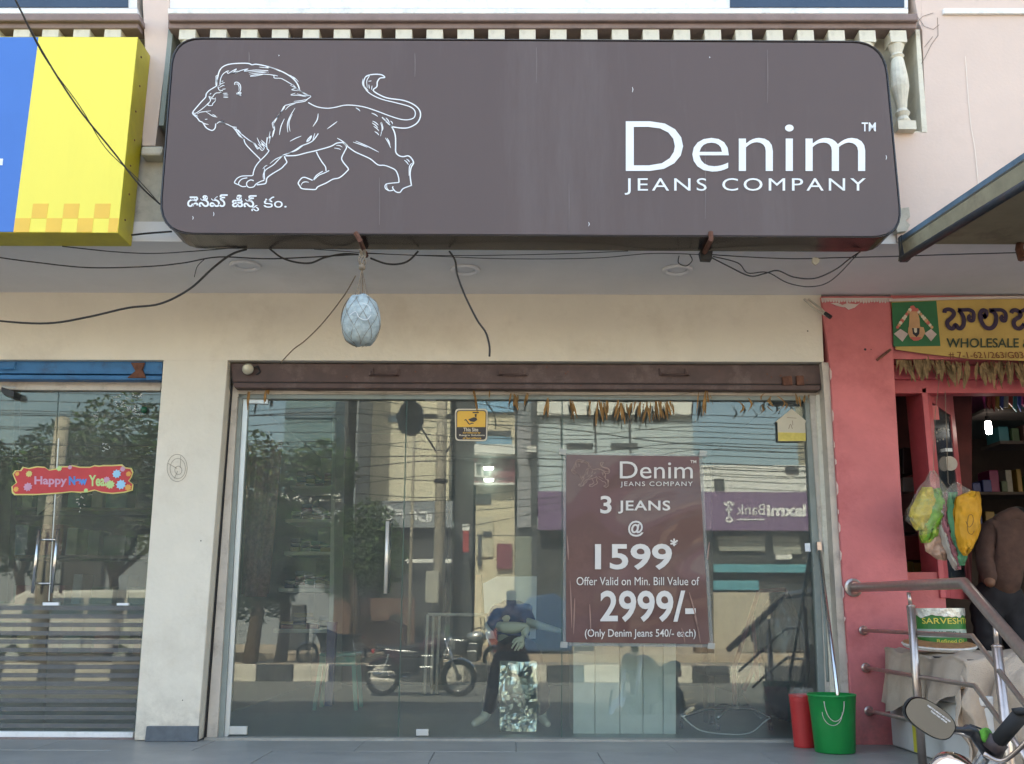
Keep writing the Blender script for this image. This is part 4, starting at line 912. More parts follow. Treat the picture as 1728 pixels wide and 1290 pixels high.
cb = [P(1150, 1208, 0.3), P(1180, 1232, 0.3), P(1225, 1240, 0.28), P(1265, 1237, 0.28), P(1290, 1218, 0.3), P(1300, 1212, 0.3)]
solo('power_lead', MB().tube(smoothpts([(p.x, p.y, max(p.z, ZW+0.005)) for p in cb], 6), 0.004, 6), M_letter, 'white cord looped on the floor in front of the office chair', 'power lead', smooth=True)
# folding ladder-like dark red trolley frame
FR = thing('folding_frame', 'dark red tubular folding frame leaning inside the right pane', 'folding frame', P(1270, 1200, 0.5))
M_red = mat('dark_red_paint', (0.10, 0.014, 0.02), 0.4, var=0.15)
for a, b in (((1280, 998), (1238, 1130)), ((1281, 998), (1326, 995)), ((1326, 995), (1330, 1060)), ((1270, 1040), (1278, 1150)), ((1238, 1130), (1240, 1190)), ((1302, 1060), (1255, 1165))):
    part('tube', MB().tube([P(a[0], a[1], 0.55), P(b[0], b[1], 0.5)], 0.016, 8), M_red, FR, smooth=True)
# black plastic sacks in the corner
def sack(cx, cy, rx, rz, ry, Y, m, lab, seed):
    c = P(cx, cy, Y); mb = MB()
    def fn(u, v):
        a = 2*math.pi*u; b = math.pi*(v-0.5)
        d = Vector((math.cos(a)*math.cos(b), math.sin(a)*math.cos(b), math.sin(b)))
        k = 1+0.16*nz(d*1.0+Vector((seed, 0, 0)), 2.5)+0.06*nz(d, 9)
        return c+Vector((d.x*rx*k, d.y*ry*k, d.z*rz*k))
    mb.grid(fn, 28, 18); return solo('plastic_sack', mb, m, lab, 'bag', smooth=True)
M_bk = mat('black_bin_bag', (0.015, 0.018, 0.017), 0.22, var=0.2, bump=0.8, bscale=18, spec=0.7)
sack(1322, 1110, 0.16, 0.42, 0.16, 0.55, M_bk, 'tall black plastic sack behind the red frame at the right of the glass', 3)
sack(1300, 1165, 0.20, 0.18, 0.18, 0.75, mat('green_bag', (0.02, 0.06, 0.05), 0.35, var=0.2), 'low dark green sack on the floor behind the office chair', 7)
# dark wardrobe column and back fixtures
solo('tall_column', MB().px([(1188, 780), (1200, 780), (1207, 1225), (1196, 1225)], 1.0, 0.2), M_dark, 'tall black column just right of the offer poster inside', 'column')
solo('clothes_cupboard', MB().px([(600, 690), (760, 690), (752, 1110), (596, 1110)], 3.4, 0.5), mat('cupboard_dark', (0.05, 0.045, 0.045), 0.6), 'dark cupboard at the back of the clothes shop', 'cupboard')
TL = []
for x0, x1, y in ((817, 832, 791), (818, 832, 811)):
    t = thing('tube_light', 'upper short lit tube lamp on the back wall' if y == 791 else 'lower short lit tube lamp on the back wall', 'lamp', P(824, y, 4.9))
    part('tube', MB().tube([P(x0, y, 4.9), P(x1, y, 4.9)], 0.013, 8), mat('lit_tube', (0.9, 0.9, 0.9), 0.5, emit=(1, 0.98, 0.9), estr=9.0), t)
    part('fitting', MB().tube([P(x0-2, y-2.4, 4.95), P(x1+2, y-2.4, 4.95)], 0.012, 6), M_white, t)

# ---------------------------------------------------------------- left shop
LS = thing('glass_storefront', 'left shop glass front with white frame, frosted stripes and paired pulls', 'storefront', (-3, 0, ZW))
part('frame', MB().px([(-500, 641), (272, 645), (271, 659.5), (-500, 655)], -0.03, 0.06), M_beige, LS, bevel=0.003)
part('frame', MB().px([(-500, 1232), (225, 1236), (224, 1246), (-500, 1243)], -0.03, 0.06), M_white, LS, bevel=0.003)
part('threshold', MB().px([(-500, 1243.5), (226, 1246.5), (226, 1252), (-500, 1250)], -0.08, 0.09), M_mauve, LS)
part('glass_door', MB().px([(-500, 656), (98, 660), (72, 1235), (-500, 1232)], 0.0, 0.008), M_glassL, LS)
part('glass_door', MB().px([(99.5, 660), (275, 660), (228, 1237), (73.5, 1236)], 0.0, 0.008), M_glassL, LS)
part('seam', MB().px([(98, 740), (99.5, 740), (83, 1015), (81.5, 1015)], -0.001, 0.009), M_alu, LS)
for a, b in (((66, 895), (54.5, 1002)), ((98, 894), (87, 1001))):
    part('door_pull', MB().tube([P(a[0], a[1], -0.06), P(b[0], b[1], -0.06)], 0.010, 10), M_steel, LS, smooth=True)
for a, b in (((65, 911), (96, 911)), ((58, 985), (89, 985))):
    part('door_pull', MB().tube([P(a[0], a[1], -0.055), P(b[0], b[1], -0.055)], 0.006, 8), M_steel, LS, smooth=True)
part('patch_fitting', MB().px([(72, 1017), (99, 1017), (99, 1022), (72, 1022)], -0.012, 0.03), M_letter, LS)
part('patch_fitting', MB().px([(197, 1018), (217, 1018), (217, 1022), (197, 1022)], -0.012, 0.03), M_letter, LS)
yy = 1023.0
while yy < 1222:
    t = (yy-1023)/200.0
    part('frosted_stripe', MB().px([(-500, yy-2), (244-16*t, yy), (243-16*t, yy+7.5), (-500, yy+5.5)], -0.004, 0.003), M_film, LS); yy += 14.2
part('closer_post', MB().px([(2, 652), (26, 652), (12, 1015), (-8, 1015)], 0.3, 0.08), mat('brown_post', (0.08, 0.06, 0.05), 0.6), LS)
DC = thing('surveillance_camera', 'black box shaped camera at the top left corner of the left glass', 'camera', P(13, 661, -0.06))
part('case', MB().px([(2, 653), (24, 660), (23, 671), (6, 667), (1, 660)], -0.09, 0.08), M_dark, DC, bevel=0.005)
part('bracket', MB().px([(4, 650), (26, 650), (26, 655), (4, 654)], -0.03, 0.03), M_alu, DC)
GB = solo('green_ball', MB().lathe([(0.0001, -0.022), (0.015, -0.018), (0.022, 0), (0.015, 0.018), (0.0001, 0.022)], P(243, 692, -0.02), 12), mat('green_glaze', (0.015, 0.09, 0.05), 0.25), 'small dark green round knob on the upper left shop glass', 'knob', smooth=True)
# festive banner
NB = thing('festive_banner', 'red scalloped Happy New Year banner with yellow edge on the left glass', 'banner', P(120, 810, -0.01))
ol = [(20, 832), (19, 822), (27, 815), (24, 808), (21, 800), (25, 794), (34, 794), (38, 788), (48, 790), (62, 787), (75, 788), (82, 793), (95, 791), (104, 787), (115, 787), (122, 785), (135, 788), (152, 788), (160, 785), (168, 786), (175, 785), (190, 785), (206, 784), (212, 789), (222, 790), (225, 797), (222, 806), (218, 812), (225, 818), (224, 828), (210, 832), (190, 834), (172, 832), (160, 828), (148, 831), (135, 832), (120, 831), (103, 833), (90, 834), (60, 836), (35, 836), (24, 836)]
cx, cy = 122, 810
sc_ = lambda k, dy: [(cx+(x-cx)*k, cy+(y-cy)*dy) for x, y in ol]
part('edge', MB().px(ol, -0.005, 0.003), mat('banner_edge', (0.62, 0.55, 0.18), 0.5), NB)
part('field', MB().px(sc_(0.978, 0.91), -0.007, 0.002), mat('banner_red', (0.50, 0.045, 0.05), 0.5, var=0.1), NB)
txt = mat('banner_pink', (0.55, 0.30, 0.42), 0.5)
text('Happy', (58, 804, 113, 822), -0.009, txt, NB, bold=0.03); text('New', (116, 804, 147, 819), -0.009, mat('banner_blue', (0.07, 0.22, 0.55), 0.5), NB, bold=0.05); text('Year', (150, 802, 184, 821), -0.009, mat('banner_green', (0.45, 0.62, 0.25), 0.5), NB, bold=0.03)
for x, y, r, c in ((49, 800, 6, 'banner_edge'), (47, 822, 8, 'banner_pink'), (100, 791, 5, 'banner_green'), (118, 789, 4, 'banner_pink'), (197, 800, 8, 'banner_ltblue'), (204, 818, 9, 'banner_ltblue'), (186, 818, 8, 'banner_green'), (207, 792, 5, 'banner_pink'), (29, 800, 4, 'banner_orange'), (217, 800, 5, 'banner_orange'), (27, 826, 5, 'banner_orange'), (216, 823, 6, 'banner_orange'), (180, 810, 6, 'banner_pink'), (145, 828, 4, 'banner_green')):
    m_ = {'banner_ltblue': mat('banner_ltblue', (0.3, 0.55, 0.75), 0.5), 'banner_orange': mat('banner_orange', (0.7, 0.35, 0.08), 0.5)}.get(c) or MATS[c]
    mb = MB(); p = P(x, y, -0.0095-0.0002*r)
    n_ = 9; i0 = len(mb.v)
    for q in range(n_*2):
        a = math.pi*q/n_; rr = r*0.0038*(1 if q % 2 else 0.72); mb.v.append((p.x+rr*math.cos(a), p.y, p.z+rr*math.sin(a)))
    mb.f.append(tuple(range(i0, i0+n_*2))); part('ornament', mb, m_, NB)
# peeled sticker specks
mb = MB(); M_speck = mat('glue_residue', (0.5, 0.52, 0.5), 0.7)
for cx_, cy_, n_, sx, sy in ((200, 675, 16, 10, 12), (225, 690, 26, 12, 8), (232, 668, 10, 10, 4), (178, 757, 9, 6, 10), (163, 705, 5, 2, 14), (250, 714, 4, 6, 4), (135, 842, 14, 6, 16)):
    for k in range(n_):
        x = random.gauss(cx_, sx*0.6); y = random.gauss(cy_, sy*0.6); a = random.uniform(0, 3.1); l = random.uniform(1.2, 3.6)
        if x > 262: continue
        stroke(mb, [(x, y), (x+l*math.cos(a), y+l*math.sin(a)*0.6), (x+l*1.6*math.cos(a+.4), y+l*math.sin(a+.4))], 0.9, -0.003, 2)
solo('sticker_residue', mb, M_speck, 'white flecks of peeled stickers on the left shop glass', 'sticker residue')
solo('paper_pennant', MB().px([(66, 812), (101, 836), (62, 870)], 0.25, 0.01), mat('pennant', (0.36, 0.34, 0.30), 0.7), 'triangular grey paper pennant hanging behind the left glass', 'pennant')
# shelves of goods in the dim left shop
LG = thing('goods_shelf', 'dim shelves with small goods inside the left shop', 'shelf', (-4, 2.5, ZW))
for k in range(4):
    z = 1.0+0.42*k; part('shelf_board', MB().box(-5.6, -2.6, 2.5, 2.9, z-0.03, z), M_darkint, LG)
    x = -5.5
    while x < -2.75:
        ww = random.uniform(0.08, 0.2); part('packet', MB().box(x, x+ww, 2.55, 2.8, z+0.001, z+random.uniform(0.12, 0.28)), random.choice(CLM), LG, bevel=0.006); x += ww+random.uniform(0.01, 0.12)
# ---------------------------------------------------------------- right shop: banner, doors, goods, shopkeeper
BB = thing('shop_banner', 'yellow cloth banner with Telugu name and green devotional panel over the right shop', 'banner', P(1620, 555, YW))
M_by = mat('banner_yellow', (0.50, 0.34, 0.10), 0.8, var=0.10, vscale=4, dirt=(0.36, 0.23, 0.09), dscale=3)
part('cloth', MB().px([(1504, 507), (1850, 500), (1850, 612), (1728, 609), (1640, 606), (1560, 597), (1512, 590)], YW-0.04, 0.008), M_by, BB)
part('devotional_panel', MB().px([(1505, 511), (1580, 508), (1587, 584), (1508, 585)], YW-0.044, 0.003), mat('panel_green', (0.03, 0.14, 0.055), 0.7, var=0.12), BB)
YB = YW-0.047
E = {'red': mat('em_red', (0.50, 0.12, 0.10), 0.7), 'tan': mat('em_tan', (0.52, 0.30, 0.15), 0.7, var=0.2), 'cream': mat('em_cream', (0.60, 0.55, 0.42), 0.7, var=0.2), 'blk': mat('em_black', (0.02, 0.02, 0.03), 0.7), 'pinkish': mat('em_pink', (0.52, 0.42, 0.38), 0.7, var=0.2)}
def sq(x, y): return (1500+x/7.167, 480+y/7.167)
def flat(pts, m, name, k):
    part(name, MB().poly([P(*sq(x, y), YB-k*0.0006) for x, y in pts]), m, BB)
flat([(262, 265), (300, 255), (325, 290), (330, 330), (262, 330), (250, 300)], E['red'], 'emblem', 1)
flat([(250, 325), (345, 325), (370, 420), (378, 520), (240, 520), (248, 420)], E['tan'], 'emblem', 1)
flat([(235, 520), (300, 505), (420, 520), (440, 590), (400, 660), (330, 685), (260, 655), (230, 590)], E['tan'], 'emblem', 2)
flat([(280, 530), (372, 530), (368, 600), (335, 640), (290, 600)], E['blk'], 'emblem', 3)
flat([(303, 530), (340, 530), (340, 580), (322, 590), (305, 575)], E['cream'], 'emblem', 4)
flat([(250, 640), (400, 640), (360, 680), (300, 685)], E['red'], 'emblem', 3)
flat([(60, 600), (140, 540), (232, 600), (165, 695)], E['pinkish'], 'emblem', 1)
flat([(430, 595), (510, 540), (580, 605), (510, 690)], E['pinkish'], 'emblem', 1)
for k in range(9):
    t = k/8
    for s in (-1, 1):
        x = (255-150*t) if s < 0 else (340+180*t); y = 310+210*t; r = 23-3*math.sin(k)
        flat([(x+r*math.cos(a*math.pi/3), y+r*math.sin(a*math.pi/3)) for a in range(6)], (E['cream'], E['red'], E['tan'])[(k*2+(s > 0)) % 3 if k not in (3, 4) else 0], 'garland_flower', 2)
M_navy = mat('banner_navy', (0.035, 0.02, 0.05), 0.7, var=0.1); M_dgreen = mat('banner_darkgreen', (0.03, 0.05, 0.03), 0.7); M_dred = mat('banner_darkred', (0.16, 0.05, 0.02), 0.7)
# Telugu letters traced as strokes: px = 1580 + X/10.75, py = 500 + Y/10.75
mb = MB()
for s, wd in (([(150, 305), (160, 255), (230, 240), (300, 270), (320, 330), (270, 400), (205, 460), (205, 530), (260, 585), (310, 580), (350, 520), (400, 580), (450, 580), (495, 520), (500, 430), (480, 350), (430, 280), (400, 255)], 7.2),
              ([(395, 250), (500, 250), (600, 250), (670, 290), (680, 370), (665, 440), (610, 440), (590, 380), (625, 350)], 6.6),
              ([(860, 390), (900, 350), (905, 280), (850, 255), (805, 300), (800, 400), (840, 500), (900, 570), (980, 585), (1050, 540), (1085, 450), (1080, 350), (1040, 290), (980, 262)], 7.4), ([(860, 320), (880, 380), (840, 370)], 6.8),
              ([(960, 255), (1080, 250), (1190, 255), (1255, 310), (1260, 390), (1245, 445), (1195, 440), (1180, 385), (1215, 360)], 6.6),
              ([(1360, 310), (1385, 265), (1450, 255), (1520, 300), (1520, 370), (1440, 420), (1405, 480), (1430, 560), (1500, 590), (1560, 560), (1600, 500)], 7.2), ([(1500, 300), (1560, 270), (1620, 230)], 6),
              ([(1600, 500), (1650, 580), (1720, 590), (1780, 520), (1770, 420), (1700, 380)], 7)):
    stroke(mb, [(1580+x/10.75, 500+y/10.75) for x, y in s], wd, YB, 5)
part('telugu_lettering', mb, M_navy, BB)
text('WHOLESALE & RETAIL', (1597, 571, 1812, 587), YB, M_dgreen, BB, bold=0.015)
text('# 7-1-621/263/G03', (1601, 594, 1727, 606), YB, M_dred, BB, bold=0.005, slant=-0.25)
part('rope', MB().tube([P(1500, 507, YW-0.05), P(1620, 503.5, YW-0.05), P(1850, 500, YW-0.05)], 0.010, 6), MATS['whitewash'], BB)

# dry leaf fringe
FRG = thing('leaf_fringe', 'thick fringe of dried mango leaves hanging under the yellow banner', 'garland', P(1650, 610, YW-0.06))
i = 0
for k in range(86):
    x = 1512+k*3.4
    if 1628 < x < 1640: continue
    yb_ = 588+min(18, (x-1512)*0.2)
    part('leaf', leafmesh(x+random.uniform(-2, 2), yb_+random.uniform(0, 3), random.uniform(26, 56), i, random.uniform(-0.1, 0.1), 2.2), M_straw, FRG).data.transform(Matrix.Translation((0, -0.045, -0.026))); i += 1
# building parts over the right shop opening
part('lintel_wall', MB().px([(1503, 470), (2600, 470), (2600, 612), (1506, 606)], YW, 0.28), M_pink, B, label='pink lintel over the right shop')
part('door_head', MB().px([(1506, 616), (2400, 622), (2400, 640), (1508, 640)], -0.03, 0.1), M_pinkwood, B, bevel=0.004)
part('door_head', MB().px([(1508, 641), (2400, 641), (2400, 662), (1510, 664)], 0.0, 0.1), M_pinkwood, B, bevel=0.004)
part('dado_wall', MB().px([(1530, 966), (1593, 966), (1606, 1180), (1545, 1180)], 0.02, 0.4), M_pink, B, label='low pink counter wall in the doorway')
part('interior_floor', MB().box(2.34, 8, -0.0, 0.16, 0.3, ZW-0.003), M_tile, B)
# door leaf
DL = thing('open_door_leaf', 'pink wooden door leaf with dark glass standing open in the right shop', 'door', P(1563, 900, 0.0))
a, b = P(1530, 665, 0.22), P(1556, 655, 0.0)
def vplank(t0, t1, yb, lift=0): return None
def plank(p0, p1, zb, th):   # plank between two top points down to zb
    d = Vector((p1.x-p0.x, p1.y-p0.y, 0)).normalized(); nn = Vector((-d.y, d.x, 0))*th
    return MB().prism([p0, p1, Vector((p1.x, p1.y, zb)), Vector((p0.x, p0.y, zb))], nn)
zb_ = P(1590, 1010, 0.1).z
part('jamb_board', plank(P(1528, 666, 0.22), P(1554, 658, 0.02), zb_, 0.03), M_pinkwood, DL, bevel=0.003)
part('stile', plank(P(1555, 656, 0.0), P(1563, 654, 0.0), zb_, 0.035), M_pinkwood, DL, bevel=0.003)
h0, h1 = P(1564, 652, 0.0), P(1608, 668, 0.62)
part('stile', plank(h0, h0.lerp(h1, 0.14), zb_, 0.035), M_pinkwood, DL, bevel=0.004)
part('stile', plank(h0.lerp(h1, 0.84), h1, zb_, 0.035), M_pinkwood, DL, bevel=0.004)
h0b, h1b = h0.lerp(h1, 0.142), h0.lerp(h1, 0.838)
rail = plank(h0b, h1b, h0.z-0.09, 0.033); part('top_rail', rail, M_pinkwood, DL)
q0, q1 = Vector((h0b.x, h0b.y, zb_+0.12)), Vector((h1b.x, h1b.y, zb_+0.12)); part('bottom_rail', plank(q0, q1, zb_, 0.033), M_pinkwood, DL)
g0, g1 = Vector((h0b.x, h0b.y+0.012, h0.z-0.091)), Vector((h1b.x, h1b.y+0.012, h0.z-0.091))
part('pane', plank(g0, g1, zb_+0.121, 0.008), mat('door_dark_glass', (0.035, 0.045, 0.055), 0.12, spec=0.6), DL)
for x, y, w_, h_, m_ in ((1571, 685, 9, 26, M_pink), (1588, 757, 8, 6, M_letter)):
    k_ = (x-1564)/44.0; pp = h0.lerp(h1, k_); zz = P(x, y, pp.y).z
    part('sticker', MB().box(pp.x-0.02, pp.x+0.03, pp.y-0.01, pp.y-0.006, zz-h_*0.0037, zz), m_, DL)
pp = h0.lerp(h1, 0.55); part('disc', MB().lathe([(0.0001, -0.002), (0.05, -0.002), (0.05, 0.002), (0.0001, 0.002)], (pp.x, pp.y-0.02, P(1588, 783, pp.y).z), 18, 'Y'), M_beige, DL)
for x, y in ((1573, 732), (1577, 727), (1586, 725), (1583, 743), (1573, 746)):
    pp = h0.lerp(h1, (x-1564)/44.0); part('bead', MB().lathe([(0.0001, -0.006), (0.006, 0), (0.0001, 0.012)], (pp.x-0.01, pp.y-0.02, P(x, y, pp.y).z), 6), M_beige, DL)
# goods inside
RG = thing('grocery_shelf', 'dark grocery shelves with coloured packets inside the right shop', 'shelf', P(1700, 800, 1.6))
colsR = [tuple(v*0.5 for v in c_) for c_ in [(0.42, 0.06, 0.05), (0.05, 0.08, 0.32), (0.5, 0.46, 0.4), (0.35, 0.03, 0.16), (0.05, 0.22, 0.26), (0.42, 0.26, 0.05), (0.08, 0.14, 0.07), (0.12, 0.06, 0.05)]]
RM = [mat('packet_%d' % i, c, 0.4, var=0.15, vscale=12) for i, c in enumerate(colsR)]
for k, (l, r, y, Y) in enumerate(((1660, 1960, 690, 1.3), (1688, 1960, 744, 1.7), (1640, 1960, 830, 2.4), (1560, 1960, 900, 2.8))):
    a = P(l, y, Y); b = P(r, y, Y); part('shelf_board', MB().box(a.x, b.x, Y, Y+0.35, a.z-0.025, a.z), M_darkint, RG)
    x = a.x+0.02
    while x < b.x-0.1:
        ww = random.uniform(0.035, 0.09); part('packet', MB().box(x, x+ww, Y+0.01+random.uniform(0, 0.05), Y+0.28, a.z+0.001, a.z+random.uniform(0.08, 0.24)), random.choice(RM), RG, bevel=0.008); x += ww+random.uniform(0.0, 0.03)
HP = thing('hanging_packets', 'red and orange packet strips hanging from the shop ceiling', 'packets', P(1685, 670, 0.9))
for k in range(10):
    x = 1666+k*7.5; part('packet_strip', MB().px([(x, 662), (x+6.3, 662), (x+6+random.uniform(-1, 1), 686+random.uniform(-6, 12)), (x-0.5, 684+random.uniform(-6, 12))], 0.9+0.02*k, 0.02), RM[(0, 0, 5, 1, 2, 0, 4, 1, 3, 6)[k]], HP, bevel=0.004)
mb = MB()
# goods in the narrow gap by the pillar
NG = thing('gap_shelf', 'red boxes and dim goods in the narrow gap beside the pink pillar', 'shelf', P(1530, 850, 0.5))
part('back_panel', MB().px([(1500, 655), (1640, 655), (1640, 1010), (1500, 1010)], 0.9, 0.02), mat('maroon_panel', (0.09, 0.02, 0.02), 0.8, var=0.3), NG)
for x0_, x1_, y0_, y1_, c in ((1524, 1545, 755, 800, 7), (1524, 1543, 806, 830, 2), (1527, 1556, 905, 945, 0), (1530, 1541, 948, 965, 5), (1542, 1562, 950, 966, 5), (1556, 1590, 915, 966, 0), (1576, 1584, 945, 966, 5), (1526, 1550, 870, 900, 7)):
    part('box', MB().px([(x0_, y0_), (x1_, y0_), (x1_, y1_), (x0_, y1_)], 0.55, 0.2), RM[c], NG, bevel=0.004)
BL = thing('cfl_bulb', 'lit white bulb glowing inside the right shop', 'bulb', P(1668, 722, 1.2))
part('bulb_glass', MB().lathe([(0.0001, -0.055), (0.02, -0.045), (0.024, 0), (0.02, 0.045), (0.0001, 0.055)], (0, 0, 0), 14), mat('lit_bulb', (1, 1, 1), 0.5, emit=(1, 0.99, 0.93), estr=14.0), BL, smooth=True, local=True)
part('holder', MB().tube([(0, 0, 0.05), (0, 0, 0.09)], 0.018, 8), M_dark, BL, local=True)
part('flex', MB().tube([(0, 0, 0.09), (0, 0, 0.7)], 0.003, 5), M_dark, BL, local=True)

# shopkeeper seen from behind
PE = thing('person', 'person in a brown hooded jacket and dark trousers bending into the right shop', 'person', (P(1690, 1000, 0.35).x, 0.35, ZW))
M_skin = mat('skin', (0.20, 0.10, 0.06), 0.6, var=0.05); M_hood = mat('brown_jacket', (0.088, 0.047, 0.035), 0.95, var=0.22, vscale=16, bump=0.8, bscale=13); M_hair = mat('black_hair', (0.01, 0.009, 0.009), 0.6); M_jean = mat('dark_jeans', (0.018, 0.017, 0.02), 0.9, var=0.2)
U = lambda x, y, Y=0.35: P(x, y, Y)
px0 = U(1690, 1000).x
hip = U(1682, 1005); 
def leg(sx): 
    return [(Vector((hip.x+sx*0.09, 0.36, hip.z-0.08)), .085), (Vector((hip.x+sx*0.10, 0.33, ZW+0.5)), .062), (Vector((hip.x+sx*0.10, 0.37, ZW+0.1)), .042), (Vector((hip.x+sx*0.12, 0.27, ZW+0.035)), .035)]
bj = [(hip, (.10, .075)), (U(1690, 950), (.095, .07)), (U(1697, 905, .40), (.11, .08)), (U(1706, 884, .58), (.06, .055)), (U(1716, 880, .74), (.075, .085)), (U(1722, 884, .80), (.06, .07)),
      (U(1672, 892, .38), .055), (U(1662, 945, .30), .042), (U(1672, 990, .15), .034), (U(1736, 900, .38), .055), (U(1757, 950, .30), .042), (U(1790, 985, .25), .034)]
e_ = [(0, 1), (1, 2), (2, 3), (3, 4), (4, 5), (2, 6), (6, 7), (7, 8), (2, 9), (9, 10), (10, 11)]
for s in (-1, 1):
    i0 = len(bj); bj += leg(s); e_ += [(0, i0), (i0, i0+1), (i0+1, i0+2), (i0+2, i0+3)]
skin('body', bj, e_, M_skin, PE)
skin('jacket', [(U(1682, 1016), (.185, .15)), (U(1690, 955), (.16, .12)), (U(1697, 908, .39), (.175, .125)), (U(1701, 882, .42), (.10, .09)), (U(1704, 868, .46), (.085, .08)),
                (U(1671, 896, .37), .078), (U(1661, 945, .30), .062), (U(1671, 985, .17), .05), (U(1737, 902, .37), .082), (U(1758, 950, .30), .066), (U(1788, 983, .25), .052)],
     [(0, 1), (1, 2), (2, 3), (3, 4), (2, 5), (5, 6), (6, 7), (2, 8), (8, 9), (9, 10)], M_hood, PE, lvl=3, fold=0.007)
jj = [(U(1683, 975), (.15, .12)), (U(1682, 1015), (.165, .13))]; je = [(0, 1)]
for s in (-1, 1):
    i0 = len(jj); jj += [(a_, r_*1.25) for a_, r_ in leg(s)[:3]]; je += [(1, i0), (i0, i0+1), (i0+1, i0+2)]
skin('trousers', jj, je, M_jean, PE, lvl=3, fold=0.014)
skin('hair', [(U(1712, 876, .70), (.09, .09)), (U(1718, 874, .76), (.095, .10)), (U(1724, 880, .80), (.07, .08))], [(0, 1), (1, 2)], M_hair, PE)
skin('hood', [(U(1682, 884, .36), .045), (U(1694, 870, .34), .055), (U(1712, 868, .36), .06), (U(1728, 880, .38), .05)], [(0, 1), (1, 2), (2, 3)], M_hood, PE, root=1)

# hanging polythene bags of bright packets
M_poly = mat('clear_polythene', (0.55, 0.53, 0.44), 0.15, alpha=0.17, spec=0.8, var=0.1, bump=0.5, bscale=18)
def hbag(outline, Y, th, m, par, name, seed=0, nrows=22):
    """closed soft body: left/right edge per row, y top..bottom, inflated"""
    mb = MB(); L2 = len(outline)
    def at(v):
        t = v*(L2-1); i_ = min(int(t), L2-2); f_ = t-i_
        return [outline[i_][k]*(1-f_)+outline[i_+1][k]*f_ for k in range(3)]
    def fn(u, v):
        y, l, r = at(v); a = 2*math.pi*u; c_ = (l+r)/2; h_ = (r-l)/2
        p = P(c_-h_*math.cos(a), y, Y); 
        dd = th*math.sin(math.pi*min(max(v, 0.02), 0.98))**0.6*math.sin(a)
        p.y += -dd+0.02*nz(Vector((p.x, seed, p.z)), 16)+0.022*abs(nz(Vector((p.x*1.6, seed, p.z*0.8)), 26)); p.x += 0.016*nz(Vector((p.z, seed, a)), 9); p.z += 0.010*nz(Vector((p.x, seed+4, p.z)), 14); return p
    mb.grid(fn, 40, nrows+14); return part(name, mb, m, par, smooth=True)
BG = thing('hanging_bag', 'clear polythene bag of green and yellow packets hanging by the right shop door', 'bag', P(1560, 850, -0.45))
hbag([(794, 1573, 1577), (812, 1562, 1590), (835, 1545, 1602), (860, 1532, 1600), (878, 1530, 1585), (898, 1550, 1570), (903, 1553, 1560)], -0.45, 0.07, M_poly, BG, 'polythene', 1)
M_gp = mat('green_packet', (0.15, 0.33, 0.03), 0.35, var=0.35, vscale=22, dirt=(0.62, 0.52, 0.10), dscale=12, damt=0.9); M_yp = mat('yellow_packet', (0.56, 0.42, 0.03), 0.35, var=0.3, vscale=18, dirt=(0.25, 0.35, 0.10), dscale=12, damt=0.9)
hbag([(822, 1558, 1572), (845, 1544, 1580), (872, 1534, 1572), (896, 1548, 1562)], -0.45, 0.035, M_yp, BG, 'packet', 2)
hbag([(824, 1568, 1588), (845, 1562, 1598), (872, 1554, 1596), (905, 1552, 1582), (915, 1558, 1572)], -0.43, 0.04, M_gp, BG, 'packet', 3)
hbag([(866, 1562, 1590), (900, 1556, 1598), (930, 1564, 1600), (946, 1583, 1597)], -0.40, 0.035, mat('pink_packet', (0.45, 0.28, 0.20), 0.4, var=0.4, vscale=20, dirt=(0.3, 0.4, 0.15), dscale=10, damt=0.9), BG, 'packet', 4)
part('tie', MB().tube([P(1575, 796, -0.45), P(1578, 700, -0.3), P(1585, 640, -0.1)], 0.002, 5), M_rope, BG)
BG2 = thing('hanging_bag', 'striped cloth bag with yellow front and red green side panels hanging by the door', 'bag', P(1615, 890, -0.5))
M_yb = mat('mustard_cloth', (0.56, 0.27, 0.012), 0.6, var=0.15, vscale=9, bump=0.4, bscale=14)
hbag([(828, 1640, 1650), (840, 1615, 1651), (865, 1611, 1655), (900, 1612, 1652), (925, 1620, 1642), (939, 1628, 1633)], -0.53, 0.05, M_yb, BG2, 'yellow_panel', 5)
hbag([(831, 1600, 1614), (870, 1598, 1614), (905, 1602, 1622), (930, 1612, 1632), (955, 1618, 1626)], -0.47, 0.05, mat('green_cloth', (0.10, 0.27, 0.13), 0.7, var=0.15, vscale=10, bump=0.3, bscale=14), BG2, 'green_panel', 6)
hbag([(832, 1594, 1602), (880, 1586, 1599), (915, 1595, 1606), (945, 1607, 1617), (963, 1615, 1620)], -0.45, 0.045, mat('red_cloth', (0.34, 0.12, 0.13), 0.7, var=0.25, vscale=14, bump=0.3, bscale=14), BG2, 'red_panel', 7)
hbag([(830, 1592, 1597), (880, 1583, 1589), (915, 1591, 1597), (945, 1603, 1609), (963, 1613, 1616)], -0.44, 0.045, mat('cream_piping', (0.46, 0.40, 0.34), 0.7), BG2, 'piping', 8)
part('loop', MB().tube(smoothpts([P(x, y, -0.60) for x, y in ((1630, 880), (1635, 890), (1642, 882), (1641, 870), (1634, 872), (1633, 896), (1640, 902), (1644, 896))], 4), 0.0022, 5), mat('thread', (0.2, 0.1, 0.02), 0.8), BG2)
part('tie', MB().tube([P(1610, 828, -0.47), P(1600, 815, -0.4), P(1595, 660, -0.1)], 0.002, 5), M_rope, BG2)
hbag([(815, 1612, 1616), (825, 1600, 1634), (836, 1592, 1650), (842, 1594, 1650)], -0.5, 0.05, M_poly, BG2, 'polythene', 9)

